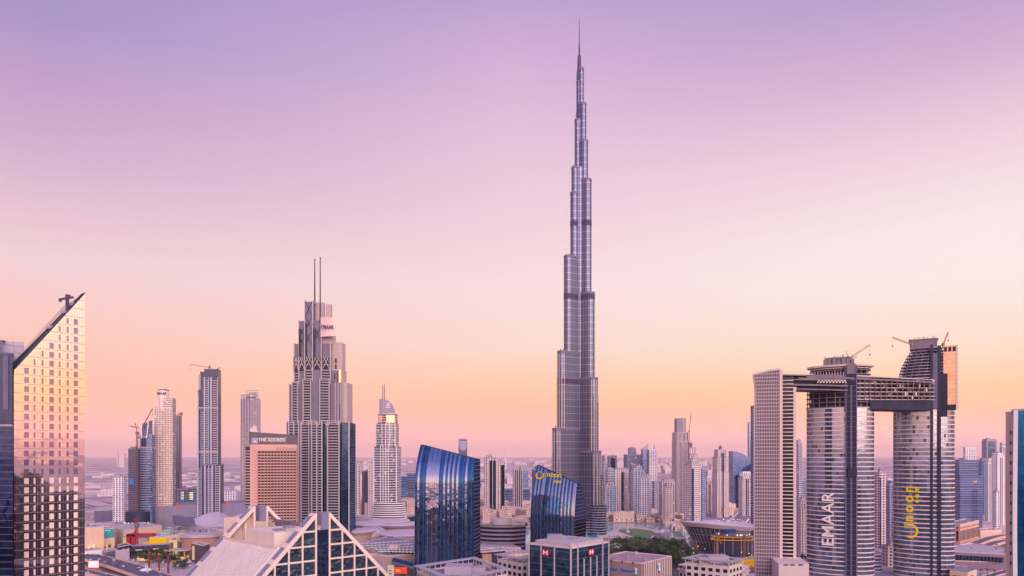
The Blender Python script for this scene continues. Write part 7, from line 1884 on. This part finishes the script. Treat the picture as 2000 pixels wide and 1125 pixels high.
for k, (bx, by, bt, j0, j1, m_, l_) in enumerate((((1400,1096),(1400,1043),0,(1400,1043),(1409,1062),M_CRANE_Y,'yellow crane at the left of the building site, boom folded down'), ((1414,1068),(1414,1000),0,(1414,1026),(1442,1001),M_WHITE,'tall white crane above the saucer roof with a long raised lit boom'), ((1454,1094),(1454,1051),0,(1454,1051),(1460,1040),M_CRANE_Y,'yellow crane in the middle of the building site'), ((1428,1066),(1428,1048),0,(1428,1052),(1432,1026),M_CRANE_R,'red luffing crane in front of the saucer roof, boom nearly vertical'), ((1466,1080),(1466,1060),0,(1463,1062),(1474,1040),M_CRANE_R,'red crane at the right of the building site leaning towards the crescent tower'), ((1360,1078),(1360,1058),0,(1360,1060),(1358,1056),M_CRANE_O,'small orange crane left of the building site'), ((1408,1048),(1408,1000),0,(1408,1003),(1411,990),M_CRANE_O,'orange lattice crane rising behind the saucer roof'))):
    D_ = (CAMZ)*F/(max(bx[1], 1058)-HOR); crane(l_, (GX(bx[0], D_), D_, 0), pt(by[0], by[1] if by[1] > 1010 else by[1]+22, D_), pt(j0[0], j0[1], D_), pt(j1[0], j1[1], D_), m_, 1.5)
# ---- right side low buildings
t_, p_ = block('sandstone_building', 'peach sandstone building with tall window bays and a flat blue roof, lower right', 'building', [(1845,1021),(1875,1024),(1912,1016),(1888,1012)], 36, wall('peach_sandstone', (232,184,162), var=.05), M_GREYR, 1.2); e = MB(); 
for i in range(4):
    a, b = Vector((*p_[i], 0)), Vector((*p_[(i+1) % 4], 0)); nrm = Vector((b.y-a.y, a.x-b.x, 0)).normalized(); L_ = (b-a).length; n_ = max(2, int(L_/5.5)); r_ = (b-a).normalized()
    for m_ in range(n_):
        c = a.lerp(b, (m_+.5)/n_)+nrm*.1; e.bar(tuple(c+Vector((0, 0, 14))), tuple(c+Vector((0, 0, 27))), 2.0, .4) if abs(nrm.y) < .3 else e.bar(tuple(c-r_*1.3+Vector((0, 0, 21))), tuple(c+r_*1.3+Vector((0, 0, 21))), .4, 13)
        e.bar(tuple(c-r_*.8+Vector((0, 0, 31))), tuple(c+r_*.8+Vector((0, 0, 31))), .4, 2)
e.build('window_bay', M_BV_BALC, t_)
lowb('beige_hall', 'long low beige hall with a row of small windows, right of the sandstone building', [(1912,1032),(1950,1031),(1956,1034),(1915,1036)], 17, M_BEIGE)
t_ = lowb('station_building', 'long lilac station building with a deep shaded window strip, lower right', [(1855,1066),(1900,1060),(1965,1070),(1965,1082),(1855,1076)], 18, wall('station_wall', (156,134,156), var=.05)); c_ = t_.location; e = MB()
a, b = Vector((*U(1862, 1077, 18), 0)), Vector((*U(1960, 1082, 18), 0))
for k in range(14): p = a.lerp(b, k/14); e.box(p.x-c_.x, p.x-c_.x+3, p.y-c_.y-1.5, p.y-c_.y+2, 9, 14)
e.build('window', M_NAVY, t_)
lowb('lower_ramp_wall', 'plain mauve ramp wall below the lilac station building', [(1855,1086),(1930,1090),(1965,1092),(1965,1098),(1855,1094)], 9, wall('mauve_wall', (140,116,140), var=.05))
t_, p_ = block('beige_low_building', 'low beige building with dark openings behind the row of palms', 'building', [(1855,1103),(1892,1106),(1908,1112),(1890,1118),(1855,1114)], 12, M_BEIGE, M_GREYR); e = MB(); 
for k in range(5): x, y = U(1862+k*8, 1115.5, 12); c_ = t_.location; e.box(x-c_.x, x-c_.x+2.6, y-c_.y-3, y-c_.y+1, 2, 8)
e.build('window', M_NAVY, t_)
lowb('curved_link_roof', 'grey curved link roof running to the foot of the pale crescent tower', [(1500,1125),(1524,1108),(1533,1110),(1512,1132)], 17, M_STEEL, M_STEEL)
# blocks on the near side of the road, behind the viewpoint: what the glass fronts mirror
r = random.Random(5)
MBK = [grid('mirrored_wall_%d' % i, c, (22,32,56), 4, 3.8, .75, .6, rnd_=.3, lit=.03) for i, c in enumerate(((46,66,98), (58,74,102), (36,58,92)))]
BL = [(-214+.92*s_+.395*o_, 300-.395*s_+.92*o_, w_, 50, h_) for s_, o_, w_, h_ in ((560,-30,44,40), (600,30,50,66), (640,-20,52,60), (760,40,60,66), (780,-42,54,58), (900,0,70,60), (1000,-60,70,56), (1110,20,80,50), (1110,-90,70,54))]+[ (20,296,60,50,20), (110,262,70,50,28), (190,225,70,50,34), (262,198,70,50,42)]
BL += [(-1150+k*118+r.uniform(-14, 14), -260+r.uniform(-90, 60)+abs(k-9)*12, r.uniform(60, 96), r.uniform(50, 80), r.uniform(40, 76)) for k in range(18)]
BL += [(x, y, r.uniform(48, 66), 46, r.uniform(26, 46)) for x, y in ((-330,190), (-260,150), (-190,170), (-120,140), (-60,170), (-300,60), (-210,40), (-120,40), (90,120), (170,90), (250,60), (-20,250), (-90,260), (340,40))]
for k, (x, y, w, d, h) in enumerate(BL):
    t_ = thing('mirrored_block', 'dark mid-rise block on the near side of the road, seen only mirrored in glass', 'building', (x, y, 0), r.uniform(-.3, .3), 'blocks mirrored in the glass'); e = MB(); e.box(-w/2, w/2, -d/2, d/2, 0, h); e.box(-w*.3, w*.1, -d*.3, d*.3, h, h+r.uniform(4, 22)); e.build('wall', r.choice(MBK), t_)
# ---------------------------------------------------------------- air
hz_ = MB(); hz_.box(-59500, 59500, -59500, 59500, -1, 860)
m, q = mat('dusk_air'); v = q.n('VolumePrincipled', i_Color=lin((255,228,218)), i_Density=HAZE)
v.inputs['Anisotropy'].default_value = 0.0
o = q.n('OutputMaterial'); m.node_tree.links.new(v.outputs[0], o.inputs['Volume'])
tag(hz_.build('haze', m), 'pale pink dusk haze thickening towards the horizon', kind='stuff')
